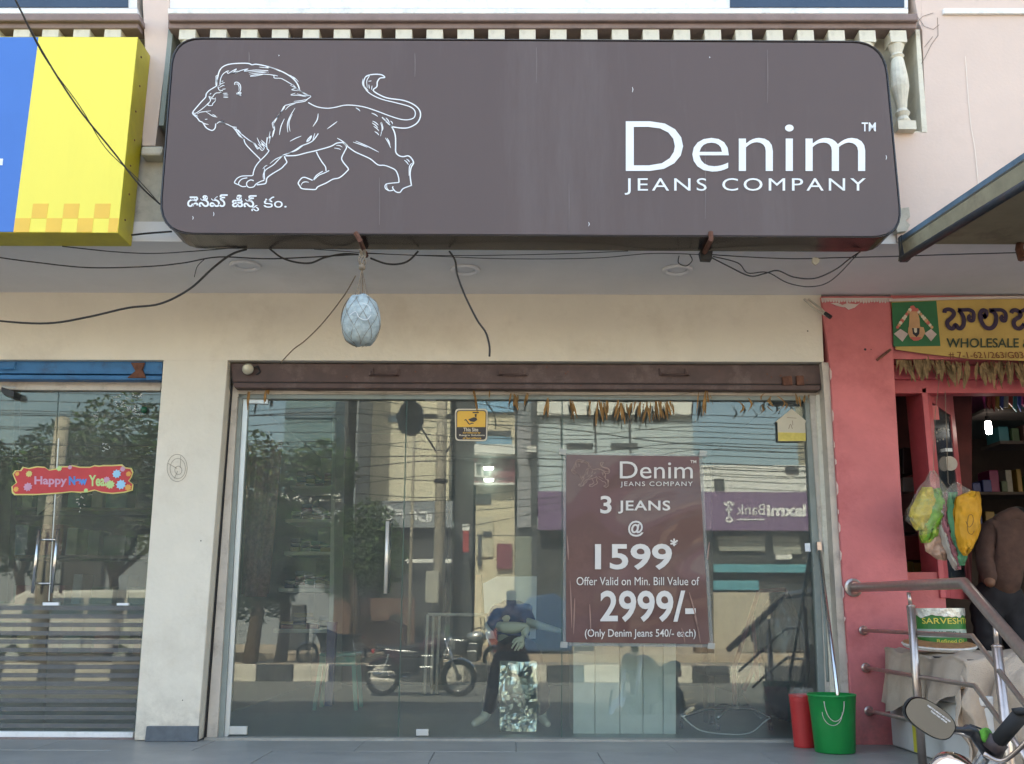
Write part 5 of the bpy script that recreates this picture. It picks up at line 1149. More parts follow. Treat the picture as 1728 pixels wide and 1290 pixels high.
# ---------------------------------------------------------------- railing
RL = thing('stair_railing', 'stainless steel handrail running from the pink pillar down the steps', 'railing', P(1533, 1285, -1.0))
M_rail = mat('rail_steel', (0.52, 0.43, 0.38), 0.3, metal=0.85, var=0.12, vscale=30)
YE = -1.6
def railp(pts, r, name='rail'):
    return part(name, MB().tube([P(*q) for q in pts], r, 14), M_rail, RL, smooth=True)
a0, a1 = P(1440, 992, -0.2), P(1627, 984, YE)
slope = (P(1728, 1101, -2.35)-a1)
railp([(1440, 992, -0.2), (1627, 984.5, YE), (1728, 1102, -2.35), (1795, 1182, -2.75)], 0.028, 'handrail')
railp([(1457, 1064, -0.2), (1641, 1073.5, YE), (1728, 1187, -2.25), (1790, 1265, -2.6)], 0.0115)
railp([(1461, 1127, -0.2), (1645, 1158, YE), (1693, 1224, -1.97), (1745, 1300, -2.3)], 0.0115)
railp([(1466, 1200, -0.2), (1480, 1203, -0.35), (1500, 1207, -0.5), (1651, 1245, YE)], 0.0115)
for x, y, r in ((1440, 992, 0.055), (1457, 1064, 0.028), (1461, 1127, 0.028), (1466, 1200, 0.028)):
    p = P(x, y, YW-0.035); part('flange', MB().lathe([(r, 0), (r, 0.008), (r*0.75, 0.014), (r*0.55, 0.03), (0.0001, 0.03)], p, 18, 'Y'), M_rail, RL, smooth=False)
def post(x1_, y1_, x2_, y2_, Y, thin, zb2):
    t_ = P(x1_, y1_, Y); m_ = P(x2_, y2_, Y); dirv = (m_-t_)
    bx = P(*thin, Y); bot_ = Vector((bx.x, Y, zb2))
    part('post', MB().tube([m_, bot_], 0.0215, 14), M_rail, RL, smooth=True)
    part('post_neck', MB().tube([t_, m_], 0.010, 10).lathe([(0.0215, 0), (0.024, 0.004), (0.012, 0.012)], m_, 14), M_rail, RL, smooth=True)
post(1533, 1000, 1537, 1024, -0.98, (1557, 1290), ZW)
post(1679, 1050, 1682, 1092, -1.95, (1706, 1290), 0.2)
# ---------------------------------------------------------------- covered crate stack, tin, plate
x0 = P(1492, 1258, -0.30).x
WB = thing('white_box', 'white foam box with yellow tape standing against the pink pillar', 'box', (x0+0.5, -0.8, ZW))
M_foam = mat('white_foam', (0.60, 0.58, 0.55), 0.7, var=0.08, vscale=4, dirt=(0.4, 0.34, 0.28), dscale=4)
xa, xb = 2.235, 3.15
part('box_body', MB().box(xa, xb, -1.34, -0.24, ZW+0.002, ZW+0.31), M_foam, WB, bevel=0.01)
part('box_lid', MB().box(xa-0.01, xb+0.01, -1.35, -0.23, ZW+0.312, ZW+0.36), M_foam, WB, bevel=0.01)
part('tape', MB().box(xa-0.004, xa-0.002, -0.62, -0.575, ZW+0.01, ZW+0.31), mat('yellow_tape', (0.62, 0.55, 0.05), 0.4), WB)
M_jute = mat('sackcloth', (0.47, 0.365, 0.275), 0.95, var=0.12, vscale=5, bump=0.5, bscale=160, dirt=(0.34, 0.25, 0.18), dscale=4)
solo('wooden_crate', MB().box(xa+0.03, xb, -1.28, -0.26, ZW+0.362, ZW+0.53), M_darkint, 'dark crate on the white foam box under the sackcloth', 'crate', bevel=0.005)
def drape(xl, xr, yf, yb__, ztop, drops, m, lab, seed, front, left):
    """cloth over a box: profile param u goes from the hanging left edge over the top to the right, v from back to hanging front"""
    mb = MB()
    def fn(u, v):
        # u: 0..0.3 left drop, 0.3..1 top; v: 0..0.6 top, 0.6..1 front drop
        if u < 0.3: X = xl-0.03-0.045*(1-u/0.3)**1.3; dl = (1-u/0.3)*left*(1+0.22*math.sin(v*5+seed)+0.10*math.sin(v*17)-0.25*v)
        else: X = xl-0.035+(u-0.3)/0.7*(xr-xl+0.035); dl = 0
        if v > 0.6: Yv = yf-0.03-0.05*((v-0.6)/0.4); df = (v-0.6)/0.4*front*(1+0.22*math.sin(u*9+seed))
        else: Yv = yb__+(yf-0.03-yb__)*(v/0.6); df = 0
        d = max(dl, df) if (dl == 0 or df == 0) else (dl**3+df**3)**(1/3)
        z = ztop-d
        p = Vector((X, Yv, z))
        k = min(1, (dl+df)*6)
        f = 0.028*math.sin(u*26+seed+v*3)*k if v > 0.6 else 0.0
        g = (0.022*math.sin(v*19+seed*2)+0.012*math.sin(v*43+u*5)-0.02)*k if u < 0.3 else 0.0
        p += Vector((g, f, 0.03*nz(Vector((X*1.2, Yv*1.2, seed)), 4)+0.012*nz(Vector((X, Yv, seed)), 13)))
        corner = 0.018 if (u < 0.34 and u > 0.26) or (0.56 < v < 0.64) else 0
        p.z -= corner*0.5
        return p
    mb.grid(fn, 60, 50); return solo('sackcloth', mb, m, lab, 'cloth', smooth=True)
drape(xa+0.03, xb, -1.28, -0.24, ZW+0.545, None, M_jute, 'beige sackcloth draped over the crate and white box', 1.0, 0.42, 0.27)
# second, nearer sack heap on the steps side
def heap(u, v):
    a = math.pi*u; x = 2.78-0.40*math.cos(a)*(1+0.1*math.sin(v*5)); 
    hz = 0.60*(math.sin(a)**0.35) if 0 < u < 1 else 0
    yv = -1.42+0.52*v; bulge = math.sin(math.pi*min(max(v, 0.0), 1.0))**0.3 if 0 < v < 1 else 0.0
    return Vector((x+0.03*nz(Vector((u*3, v*3, 2)), 2), yv-0.10+0.035*math.sin(u*17+2*math.sin(v*4))*(1-v)+0.04*nz(Vector((u*4, v*2, 8)), 3), ZW+0.02+hz*bulge*(1+0.06*nz(Vector((u*3, v*3, 5)), 3))))
solo('grain_sack', MB().grid(heap, 40, 30), M_jute, 'tall pale sack standing behind the second railing post', 'sack', smooth=True)
TN = thing('oil_tin', 'round green tin with torn white foil rim standing on the sackcloth', 'tin', (0, 0, 0))
tc_ = P(1590, 1098, -0.58); rt = (P(1627, 1070, -0.58).x-P(1545, 1070, -0.58).x)/2*0.97
TN.location = (tc_.x, -0.58, ZW+0.55); zt_ = P(1590, 1036, -0.58).z-(ZW+0.55)
M_tg = mat('tin_green', (0.025, 0.17, 0.03), 0.35, var=0.12, vscale=5, dirt=(0.02, 0.12, 0.03), dscale=3)
part('can', MB().lathe([(rt*0.98, 0.0), (rt, 0.006), (rt, zt_*0.97), (rt*0.96, zt_)], (0, 0, 0), 36), M_tg, TN, smooth=False, local=True)
def bandz(y): return P(1590, y, -0.58-rt).z-(ZW+0.55)
part('silver_band', MB().lathe([(rt+0.0012, bandz(1083)), (rt+0.0015, bandz(1069))], (0, 0, 0), 36), mat('tin_silver', (0.35, 0.42, 0.36), 0.4, var=0.1), TN, local=True)
def fr(u, v):
    a = 2*math.pi*u; return Vector(((rt+0.004+0.004*nz(Vector((a*3, v, 1)), 1))*math.cos(a), (rt+0.004)*math.sin(a), zt_+0.008-0.045*v*(1+0.35*nz(Vector((math.cos(a)*2, math.sin(a)*2, 3)), 2))))
part('foil_rim', MB().grid(fr, 60, 4), mat('rim_foil', (0.62, 0.60, 0.54), 0.3, metal=0.5, bump=0.8, bscale=40), TN, smooth=True, local=True)
part('lid', MB().lathe([(0.0001, zt_+0.004), (rt*0.98, zt_+0.004), (rt*0.98, zt_+0.001)], (0, 0, 0), 30), MATS['rim_foil'], TN, local=True)
def cyl(l, r):
    def f(X, Z):
        a = (X-1590)/41.0*1.15; z = bandz(Z); q_ = Vector(((rt+0.003)*math.sin(a), -(rt+0.003)*math.cos(a), z)); return q_+Vector(TN.location)
    return f
text('SARVESHTA', (1550, 1050, 1632, 1060), 0, mat('tin_gold', (0.62, 0.52, 0.08), 0.4), TN, bold=0.01, mapf=cyl(0, 0))
text('ULTRA', (1567, 1072.5, 1610, 1081.5), 0, mat('tin_dark', (0.05, 0.09, 0.06), 0.4), TN, bold=0.01, mapf=cyl(0, 0))
text('Refined Oil', (1570, 1086, 1612, 1092), 0, MATS['tin_gold'], TN, bold=0.0, mapf=cyl(0, 0))
TR = thing('round_tray', 'round white rimmed tray of brown snacks beneath the green tin', 'tray', P(1583, 1108, -0.75))
def tray(z, r, h, m, nm):
    M3 = Matrix.Rotation(RAD(7), 3, 'X')
    part(nm, MB().lathe([(0.0001, z), (r, z), (r+0.012, z+h*0.6), (r, z+h)], (P(1588, 1100, -0.72).x, -0.70, ZW+0.572), 30, 'Z', M3), m, TR, smooth=False)
tray(0.0, 0.185, 0.024, mat('tray_white', (0.70, 0.64, 0.58), 0.4, var=0.15, vscale=20), 'tray'); tray(0.017, 0.178, 0.009, mat('snack', (0.36, 0.17, 0.07), 0.7, var=0.4, vscale=30, bump=0.6, bscale=40), 'snack_layer')
TN.location.z += 0.022
# ---------------------------------------------------------------- buckets and mop stick
def bucket(name, lab, cx, ytop, ybot, rpx, Y, m, rim=True):
    b_ = P(cx, ybot, Y); s_ = (P(cx+1, ytop, Y)-P(cx, ytop, Y)).length; rt2 = rpx*s_; hh = P(cx, ytop, Y).z-ZW
    t = thing(name, lab, 'bucket', (b_.x, Y, ZW))
    part('pail', MB().lathe([(rt2*0.80, 0.0), (rt2*0.82, 0.006), (rt2*0.90, hh*0.6), (rt2*0.955, hh*0.86), (rt2*0.97, hh*0.87), (rt2*0.97, hh*0.955), (rt2, hh*0.965), (rt2, hh), (rt2*0.96, hh), (rt2*0.78, 0.02), (0.0001, 0.02)], (0, 0, 0), 36), m, t, smooth=False, local=True)
    return t, rt2, hh
M_gb = mat('green_plastic', (0.008, 0.22, 0.045), 0.38, var=0.10, vscale=6, dirt=(0.02, 0.15, 0.06), dscale=7); M_rb = mat('red_plastic', (0.46, 0.03, 0.03), 0.4, var=0.08, vscale=6)
gb, grr, gh = bucket('green_bucket', 'green plastic bucket with wire handle beside the pink pillar', 1409, 1171, 1262, 40, -0.52, M_gb)
gb['category'] = 'bucket'
for o_ in ALLCH(gb): o_.data.polygons.foreach_set('use_smooth', [True]*len(o_.data.polygons))
hw = [Vector((grr*0.98*math.cos(a), -grr*0.98*math.sin(a)-0.012, gh*0.92-0.12*math.sin(a)**1.0+(-0.0))) for a in [math.pi*k/14 for k in range(15)]]
part('handle', MB().tube([Vector((v.x*0.42-0.03, -grr*0.99-0.004, gh*0.9-0.105*math.sin(math.pi*k/14))) for k, v in enumerate(hw)], 0.0025, 6).tube([Vector((v.x*0.42-0.045, -grr*0.99-0.006, gh*0.72-0.07*math.sin(math.pi*k/14))) for k, v in enumerate(hw)], 0.002, 6), M_beige, gb, smooth=True, local=True)
rb, rr_, rh = bucket('red_bucket', 'red plastic bin with a clear liner left of the green bucket', 1358, 1172, 1253, 22, -0.30, M_rb)
def liner(u, v):
    a = 2*math.pi*u; r = rr_*(1.03-0.25*v); return Vector((r*math.cos(a), r*math.sin(a), rh*(0.97+0.16*v)+0.02*nz(Vector((a*2, v*2, 1)), 2)))
part('liner', MB().grid(liner, 30, 6), M_poly, rb, smooth=True, local=True)
solo('mop_stick', MB().tube([P(1413, 1168, -0.5)+Vector((0, 0, -0.12)), P(1413, 1168, -0.5), P(1383, 930, -0.10)], 0.0115, 10), M_steel, 'shiny steel mop stick standing in the green bucket', 'mop stick', smooth=True)
solo('cane', MB().tube([P(1397, 1150, -0.4), P(1388, 980, -0.16), P(1383, 935, -0.09)], 0.009, 8), M_grey, 'thin grey cane leaning behind the steel mop stick', 'stick', smooth=True)
solo('stick_rest', MB().px([(1379, 915), (1386, 915), (1387, 932), (1380, 932)], -0.08, 0.03), M_steeldull, 'small metal catch on the post where the mop stick leans', 'catch')

# ---------------------------------------------------------------- awning of the right shop
AW = thing('metal_awning', 'sloping sheet awning on a dark steel frame over the right shop', 'awning', P(1620, 400, -1.3))
M_frame = mat('awning_frame', (0.035, 0.04, 0.05), 0.45, metal=0.3, var=0.25, vscale=14, dirt=(0.09, 0.045, 0.03), dscale=8)
M_sheet = mat('awning_sheet', (0.24, 0.20, 0.13), 0.7, var=0.2, vscale=3, dirt=(0.07, 0.04, 0.03), dscale=5)
A_ = P(1519, 412, -1.16); Bq = P(1800, 225, -2.5)     # upper side edge from wall to front
dA = (Bq-A_); drop = 0.15
part('side_beam', MB().prism([A_, A_+dA, A_+dA+Vector((0, 0, 0.04)), A_+Vector((0, 0, 0.04))], (0.03, 0, 0)), mat('awning_edge', (0.10, 0.16, 0.22), 0.5, var=0.3), AW)
part('sheet', MB().prism([A_+Vector((0.0, 0, 0.0)), A_+dA, A_+dA+Vector((3.6, 0, 0)), A_+Vector((3.6, 0, 0))], (0, 0, 0.012)), M_sheet, AW)
dn = Vector((0.0, 0.05, -0.085))
part('side_board', MB().prism([A_+Vector((0, 0, -0.001)), A_+dA+Vector((0, 0, -0.001)), A_+dA+dn, A_+dn], (0.02, 0.0, 0.0)), mat('awning_board', (0.26, 0.235, 0.16), 0.7, var=0.2, vscale=6, dirt=(0.10, 0.05, 0.035), dscale=4), AW)
C0 = P(1524, 437, -1.16); C1 = P(1728, 313, -2.2); C2 = C0+(C1-C0)*1.35
part('frame_tube', MB().tube([C0, C2], 0.021, 8), M_frame, AW, smooth=True)
for off in (1.2, 2.4, 3.55):
    part('frame_tube', MB().tube([C0+Vector((off, 0, 0)), C2+Vector((off, 0, 0))], 0.021, 8), M_frame, AW, smooth=True)
part('upright', MB().prism([P(1515, 402, -1.13), P(1529, 407, -1.13), P(1531, 443, -1.13), P(1518, 443, -1.13)], (0, -0.05, 0)), M_frame, AW)
W0 = P(1590, 398, -1.15); W1 = Vector((W0.x+3.6, W0.y, W0.z))
part('wall_rail', MB().tube([W0, W1], 0.018, 8).tube([W0+Vector((0, 0, 0.05)), W1+Vector((0, 0, 0.05))], 0.01, 6), M_frame, AW)
part('bracket', MB().tube([P(1722, 405, -1.15), P(1720, 420, -1.2), P(1725, 438, -1.22)], 0.022, 6), M_rust, AW)
part('front_rail', MB().tube([C2, C2+Vector((3.6, 0, 0))], 0.02, 8), M_frame, AW)

# ---------------------------------------------------------------- motorcycles
M_tyre = mat('tyre', (0.02, 0.02, 0.021), 0.85, var=0.2); M_chrome = mat('chrome', (0.75, 0.75, 0.76), 0.1, metal=1.0, var=0.0)
M_engine = mat('engine_alloy', (0.22, 0.22, 0.22), 0.4, metal=0.8, var=0.2); M_seatb = mat('bike_seat', (0.015, 0.015, 0.016), 0.6)
def torus(R_, r_, c, seg=28, s2=8):
    m_ = MB()
    m_.grid(lambda u, v: Vector(c)+Vector(((R_+r_*math.cos(2*math.pi*v))*math.cos(2*math.pi*u), r_*math.sin(2*math.pi*v), (R_+r_*math.cos(2*math.pi*v))*math.sin(2*math.pi*u))), seg, s2)
    return m_
def bike(label, paint, loc, rz, group=None, bars=True, name='motorcycle'):
    t = thing(name, label, 'motorcycle', loc, group); t.rotation_euler = (0, 0, rz)
    kw = dict(local=True)
    for wx in (-0.64, 0.66):     # +x is the front
        wh = part('wheel', torus(0.265, 0.042, (wx, 0, 0.307)), M_tyre, t, smooth=True, **kw)
        part('rim', torus(0.222, 0.013, (wx, 0, 0.307), 28, 6), M_chrome, wh, smooth=True, **kw)
        sp_ = MB()
        for k in range(14):
            a = 2*math.pi*k/14; sp_.tube([(wx, 0.02*(-1)**k, 0.307), (wx+0.22*math.cos(a), 0, 0.307+0.22*math.sin(a))], 0.0025, 4)
        part('spokes', sp_, M_chrome, wh, **kw)
        part('hub', MB().lathe([(0.0001, -0.05), (0.05, -0.045), (0.055, 0.045), (0.0001, 0.05)], (wx, 0, 0.307), 14, 'Y'), M_engine, wh, **kw)
        mg = MB(); a0_, a1_ = (RAD(20), RAD(160)) if wx > 0 else (RAD(40), RAD(185))
        mg.grid(lambda u, v: Vector((wx+0.33*math.cos(a0_+(a1_-a0_)*u), (v-0.5)*0.12, 0.307+0.33*math.sin(a0_+(a1_-a0_)*u)-0.03*abs(v-0.5)*2)), 16, 4)
        part('mudguard', mg, paint if wx < 0 else M_chrome, t, smooth=True, **kw)
    part('fork', MB().tube([(0.66, 0.07, 0.307), (0.42, 0.07, 0.93)], 0.02, 8).tube([(0.66, -0.07, 0.307), (0.42, -0.07, 0.93)], 0.02, 8), M_chrome, t, smooth=True, **kw)
    part('frame', MB().tube([(0.44, 0, 0.85), (0.25, 0, 0.42), (-0.2, 0, 0.3), (-0.35, 0, 0.6), (-0.64, 0.0, 0.72)], 0.02, 8).tube([(0.44, 0, 0.85), (-0.1, 0, 0.72), (-0.7, 0, 0.76)], 0.02, 8).tube([(-0.64, 0.08, 0.307), (-0.2, 0.08, 0.36)], 0.018, 8).tube([(-0.64, -0.08, 0.307), (-0.2, -0.08, 0.36)], 0.018, 8), M_dark, t, smooth=True, **kw)
    part('shock', MB().tube([(-0.62, 0.1, 0.35), (-0.52, 0.1, 0.70)], 0.022, 8).tube([(-0.62, -0.1, 0.35), (-0.52, -0.1, 0.70)], 0.022, 8), M_chrome, t, **kw)
    tk = MB(); tk.grid(lambda u, v: Vector((-0.04+0.42*v, 0.15*math.cos(2*math.pi*u)*(math.sin(math.pi*(0.06+0.88*v))**0.45), 0.80+0.04*v+0.14*math.sin(2*math.pi*u)*(math.sin(math.pi*(0.06+0.88*v))**0.45))), 20, 12)
    part('leg_guard', MB().tube(smoothpts([(0.26, 0.3, 0.62), (0.28, 0.32, 0.4), (0.25, 0.2, 0.3), (0.25, -0.2, 0.3), (0.28, -0.32, 0.4), (0.26, -0.3, 0.62)], 3), 0.013, 6), M_dark, t, smooth=True, **kw)
    part('tank', tk, paint, t, smooth=True, **kw)
    sg_ = MB(); sg_.grid(lambda u, v: Vector((-0.78+0.76*v, 0.125*math.cos(2*math.pi*u)*(math.sin(math.pi*(0.05+0.9*v))**0.3), 0.82-0.05*math.sin(v*math.pi)+0.05*math.sin(2*math.pi*u))), 16, 12)
    part('seat', sg_, M_seatb, t, smooth=True, **kw)
    part('engine', MB().box(-0.14, 0.24, -0.14, 0.14, 0.24, 0.50).box(0.02, 0.24, -0.09, 0.09, 0.501, 0.68), M_engine, t, bevel=0.02, **kw)
    part('side_panel', MB().prism([(-0.42, -0.12, 0.52), (-0.08, -0.12, 0.5), (-0.02, -0.12, 0.74), (-0.62, -0.12, 0.78)], (0, 0.24, 0)), paint, t, bevel=0.015, **kw)
    part('body_shroud', MB().prism([(-0.55, -0.085, 0.42), (0.30, -0.085, 0.34), (0.36, -0.085, 0.80), (0.1, -0.085, 0.86), (-0.62, -0.085, 0.78)], (0, 0.17, 0)), M_seatb, t, bevel=0.02, **kw)
    part('saree_guard', MB().tube([(-0.80, -0.19, 0.30), (-0.50, -0.19, 0.28)], 0.007, 6).tube([(-0.84, -0.19, 0.36), (-0.48, -0.19, 0.35)], 0.007, 6).tube([(-0.86, -0.19, 0.42), (-0.46, -0.19, 0.42)], 0.007, 6).tube([(-0.86, -0.19, 0.48), (-0.46, -0.19, 0.49)], 0.007, 6).tube([(-0.84, -0.19, 0.54), (-0.5, -0.19, 0.56)], 0.007, 6).tube([(-0.84, 0.19, 0.30), (-0.50, 0.19, 0.28)], 0.007, 6).tube([(-0.86, 0.19, 0.40), (-0.46, 0.19, 0.40)], 0.007, 6).tube([(-0.86, 0.19, 0.50), (-0.46, 0.19, 0.51)], 0.007, 6), M_chrome, t, **kw)
    part('pannier', MB().box(-0.30, 0.0, 0.10, 0.22, 0.40, 0.74), M_seatb, t, bevel=0.03, **kw)
    part('exhaust', MB().tube(smoothpts([(0.2, -0.12, 0.5), (0.28, -0.14, 0.3), (0.1, -0.15, 0.24), (-0.25, -0.15, 0.27)], 4), 0.02, 8).tube([(-0.25, -0.15, 0.27), (-0.85, -0.16, 0.36)], 0.04, 12), M_chrome, t, smooth=True, **kw)
    part('footrest', MB().tube([(-0.02, -0.24, 0.3), (-0.02, 0.24, 0.3)], 0.012, 6), M_dark, t, **kw)
    hl = part('headlight', MB().lathe([(0.0001, -0.09), (0.05, -0.08), (0.085, -0.03), (0.09, 0.0), (0.088, 0.008)], (0.52, 0, 0.90), 18, 'X'), M_chrome, t, smooth=True, **kw)
    part('lens', MB().lathe([(0.086, 0.008), (0.06, 0.02), (0.0001, 0.025)], (0.52, 0, 0.90), 18, 'X'), mat('lens', (0.5, 0.52, 0.5), 0.08, spec=0.8), hl, smooth=True, **kw)
    part('tail_lamp', MB().box(-0.84, -0.79, -0.06, 0.06, 0.70, 0.77), mat('red_lens', (0.4, 0.01, 0.01), 0.2), t, bevel=0.01, **kw)
    if bars:
        part('handlebar', MB().tube(smoothpts([(0.22, 0.36, 1.02), (0.32, 0.26, 1.05), (0.40, 0.1, 0.98), (0.40, -0.1, 0.98), (0.32, -0.26, 1.05), (0.22, -0.36, 1.02)], 4), 0.012, 8), M_chrome, t, smooth=True, **kw)
        for s in (-1, 1):
            part('grip', MB().tube([(0.30, s*0.28, 1.045), (0.22, s*0.38, 1.015)], 0.019, 8), M_black, t, **kw)
            mr_ = part('mirror', MB().tube([(0.33, s*0.24, 1.05), (0.36, s*0.3, 1.2)], 0.006, 6).lathe([(0.0001, -0.012), (0.05, -0.008), (0.055, 0.004), (0.0001, 0.006)], (0.35, s*0.31, 1.22), 14, 'X'), M_dark, t, **kw)
    return t
# the bike parked close to the camera, lower right: only its bars, mirror and lamp rise into view
NBK = bike('black motorcycle parked at the steps with its mirror and handlebar in view', mat('bike_black', (0.02, 0.02, 0.025), 0.2, spec=0.6), (2.17, -3.42, 0.0), RAD(118), bars=False)
def near(name, mb, m, smooth=True, lab=None):
    # built at its place in the street, then parented to the bike
    o = part(name, mb, m, None, smooth); bpy.context.view_layer.update(); o.parent = NBK
    o.matrix_parent_inverse = (Matrix.Translation(NBK.location) @ Matrix.Rotation(RAD(118), 4, 'Z')).inverted()
    if lab: o['label'] = lab
    return o
YM = -3.75
mc = P(1570, 1213, YM)
s_ = (P(1571, 1213, YM)-mc).length
mm_ = MB(); md = MB()
def mpt(u, r, dy): 
    a = 2*math.pi*u; ex = 47*r; ey = 25*r; n_ = 2.6
    cx_ = abs(math.cos(a))**(2/n_)*math.copysign(1, math.cos(a))*ex; cy_ = abs(math.sin(a))**(2/n_)*math.copysign(1, math.sin(a))*ey
    th = RAD(34); X = cx_*math.cos(th)-cy_*math.sin(th); Y2 = cx_*math.sin(th)+cy_*math.cos(th)
    p = P(1570+X, 1213+Y2, YM); p.y += dy; return p
mm_.grid(lambda u, v: mpt(u, (1.0, 1.02, 1.0, 0.8, 0.4, 0.001)[min(5, int(round(v*5)))], (0.0, 0.008, 0.018, 0.028, 0.034, 0.036)[min(5, int(round(v*5)))]), 36, 5)
mo = near('mirror', mm_, M_dark)
near('mirror_glass', MB().grid(lambda u, v: mpt(u, 0.955*(1-v)+0.001, -0.001), 36, 3), mat('mirror_glass', (0.15, 0.14, 0.12), 0.3, metal=0.3, var=0.06, dirt=(0.18, 0.165, 0.14), dscale=5), smooth=False)
tx = MB()
mw = textmb('OBJECTS IN MIRROR ARE', 0.02)
def mtext(body, l, r, y0_, y1_):
    v, f = textmb(body, 0.03); x0_ = min(a[0] for a in v); x1_ = max(a[0] for a in v); b0_ = min(a[1] for a in v); b1_ = max(a[1] for a in v); i0 = len(tx.v); th = RAD(36)
    for x, y in v:
        u = (x-x0_)/(x1_-x0_); q = (y-b0_)/(b1_-b0_); X = l+(r-l)*u; Y2 = y1_+(y0_-y1_)*q
        p = P(1570+X*math.cos(th)-Y2*math.sin(th), 1213+X*math.sin(th)+Y2*math.cos(th), YM); p.y -= 0.003; tx.v.append(tuple(p))
    tx.f.extend([tuple(i0+k for k in q) for q in f])
mtext('OBJECTS IN MIRROR ARE CLOSER', -18, 30, -16.5, -13.4); mtext('THAN THEY APPEAR', -8, 26, -12, -9.4)
near('lettering', tx, M_letter, False)
near('mirror_stem', MB().tube(smoothpts([P(1608, 1231, YM+0.01), P(1622, 1232, YM+0.01), P(1640, 1234, YM+0.02), P(1650, 1248, YM+0.02), P(1660, 1262, YM+0.03), P(1668, 1275, YM+0.05)], 4), [0.008]*6+[0.014]*15 , 10), M_dark)
near('handlebar', MB().tube([P(1668, 1270, YM+0.05), P(1690, 1245, YM-0.0)], 0.016, 12).tube([P(1640, 1310, YM+0.1), P(1668, 1270, YM+0.05)], 0.013, 10), M_engine)
near('grip', MB().tube([P(1682, 1254, YM), P(1722, 1207, YM-0.08)], 0.0195, 14), M_black)
near('grip_collar', MB().tube([P(1672, 1266, YM+0.01), P(1686, 1249, YM)], 0.026, 14), mat('collar', (0.05, 0.035, 0.035), 0.6), lab='ribbed collar at the inner end of the grip')
near('grip_end', MB().lathe([(0.0001, 0), (0.02, 0.0), (0.022, 0.012), (0.0001, 0.016)], P(1724, 1205, YM-0.08), 12), M_black)
near('brake_lever', MB().tube(smoothpts([P(1660, 1272, YM-0.04), P(1690, 1285, YM-0.06), P(1722, 1262, YM-0.1), P(1740, 1240, YM-0.12)], 4), 0.006, 8), M_steeldull)
near('green_cloth', MB().grid(lambda u, v: P(1663+12*math.cos(2*math.pi*u)*math.sin(math.pi*v)*(1+0.2*math.sin(6*u)), 1241-13*math.cos(math.pi*v), YM+0.02+0.02*math.sin(2*math.pi*u)), 16, 8), mat('green_rag', (0.09, 0.27, 0.03), 0.8, var=0.5, vscale=40), lab='green rag knotted on the mirror clamp')
near('headlamp_shell', MB().lathe([(0.0001, -0.07), (0.04, -0.065), (0.07, -0.03), (0.078, 0.0), (0.07, 0.018), (0.0001, 0.018)], P(1664, 1336, YM-0.02), 20), M_chrome)
near('switch_block', MB().px([(1668, 1250), (1684, 1240), (1698, 1262), (1690, 1285), (1672, 1282)], YM+0.02, 0.04), M_dark, False)
near('cable', MB().tube(smoothpts([P(1636, 1223, YM+0.05), P(1655, 1230, YM+0.04), P(1672, 1240, YM+0.03)], 4), 0.0025, 5), M_cable)
# ---------------------------------------------------------------- place the near bike under its bars
hc = P(1658, 1325, YM+0.05); rz = RAD(118)
off = Vector((0.42*math.cos(rz), 0.42*math.sin(rz), 0))
old = Matrix.Translation(NBK.location) @ Matrix.Rotation(rz, 4, 'Z')
NBK.location = (hc.x-off.x, hc.y-off.y, 0.0)
new = Matrix.Translation(NBK.location) @ Matrix.Rotation(rz, 4, 'Z')
for o in ALLCH(NBK):
    if o.matrix_parent_inverse != Matrix.Identity(4): o.matrix_parent_inverse = new.inverted()

# ---------------------------------------------------------------- street behind the camera (what the glass reflects)
def mbike(px, pyb, d, rz_, lab, paint, grp=None):
    p = R(px, pyb, d); return bike(lab, paint, (p.x, -d, 0.0), RAD(rz_), grp)
mbike(708, 1177, 11.2, 4, 'maroon and black motorcycle standing on the road in front of the median', mat('bike_maroon', (0.05, 0.012, 0.02), 0.25, spec=0.6))
mbike(790, 1130, 18.9, 8, 'chrome tanked motorcycle parked beyond the median', mat('bike_silver', (0.4, 0.42, 0.42), 0.25, metal=0.6))
mbike(560, 1110, 21.5, 175, 'dark motorcycle parked beyond the median near the trees', mat('bike_dark', (0.02, 0.03, 0.03), 0.3))
# electric poles
M_pole = mat('concrete_pole', (0.42, 0.37, 0.29), 0.9, var=0.12, vscale=4, bump=0.3, dirt=(0.22, 0.19, 0.15), dscale=3)
def pole(px, d, r, zt_, lab):
    b = R(px, 1150, d); t = thing('electric_pole', lab, 'pole', (b.x, -d, 0))
    part('shaft', MB().tube([(0, 0, 0), (0.0, 0, zt_)], [r, r*0.72], 12), M_pole, t, smooth=True, local=True); return t
EP = pole(737, 14.0-1.3, 0.12, 8.2, 'concrete electric pole with cross arms and a meter box on the road side')
zc = R(737, 703, 12.7).z
part('cross_arm', MB().box(-0.9, 0.9, -0.05, 0.05, zc-0.04, zc+0.04), M_dark, EP, local=True)
part('brace', MB().tube([(-0.55, 0, zc), (0, 0, zc-0.85)], 0.02, 6).tube([(0.55, 0, zc), (0, 0, zc-0.85)], 0.02, 6), M_dark, EP, local=True)
for x in (-0.8, -0.4, 0.4, 0.8): part('insulator', MB().lathe([(0.02, 0.04), (0.045, 0.07), (0.03, 0.1), (0.045, 0.13), (0.0001, 0.16)], (x, 0, zc), 10), M_white, EP, local=True)
zb1, zb0 = R(737, 965, 12.7).z, R(737, 1018, 12.7).z
part('meter_box', MB().box(-0.22, 0.02, 0.10, 0.32, zb0, zb1), mat('box_cream', (0.42, 0.40, 0.33), 0.7, var=0.1), EP, bevel=0.01, local=True)
part('clamp', MB().lathe([(0.125, -0.03), (0.135, -0.03), (0.135, 0.03), (0.125, 0.03)], (0, 0, R(737, 812, 12.7).z), 12), M_dark, EP, local=True)
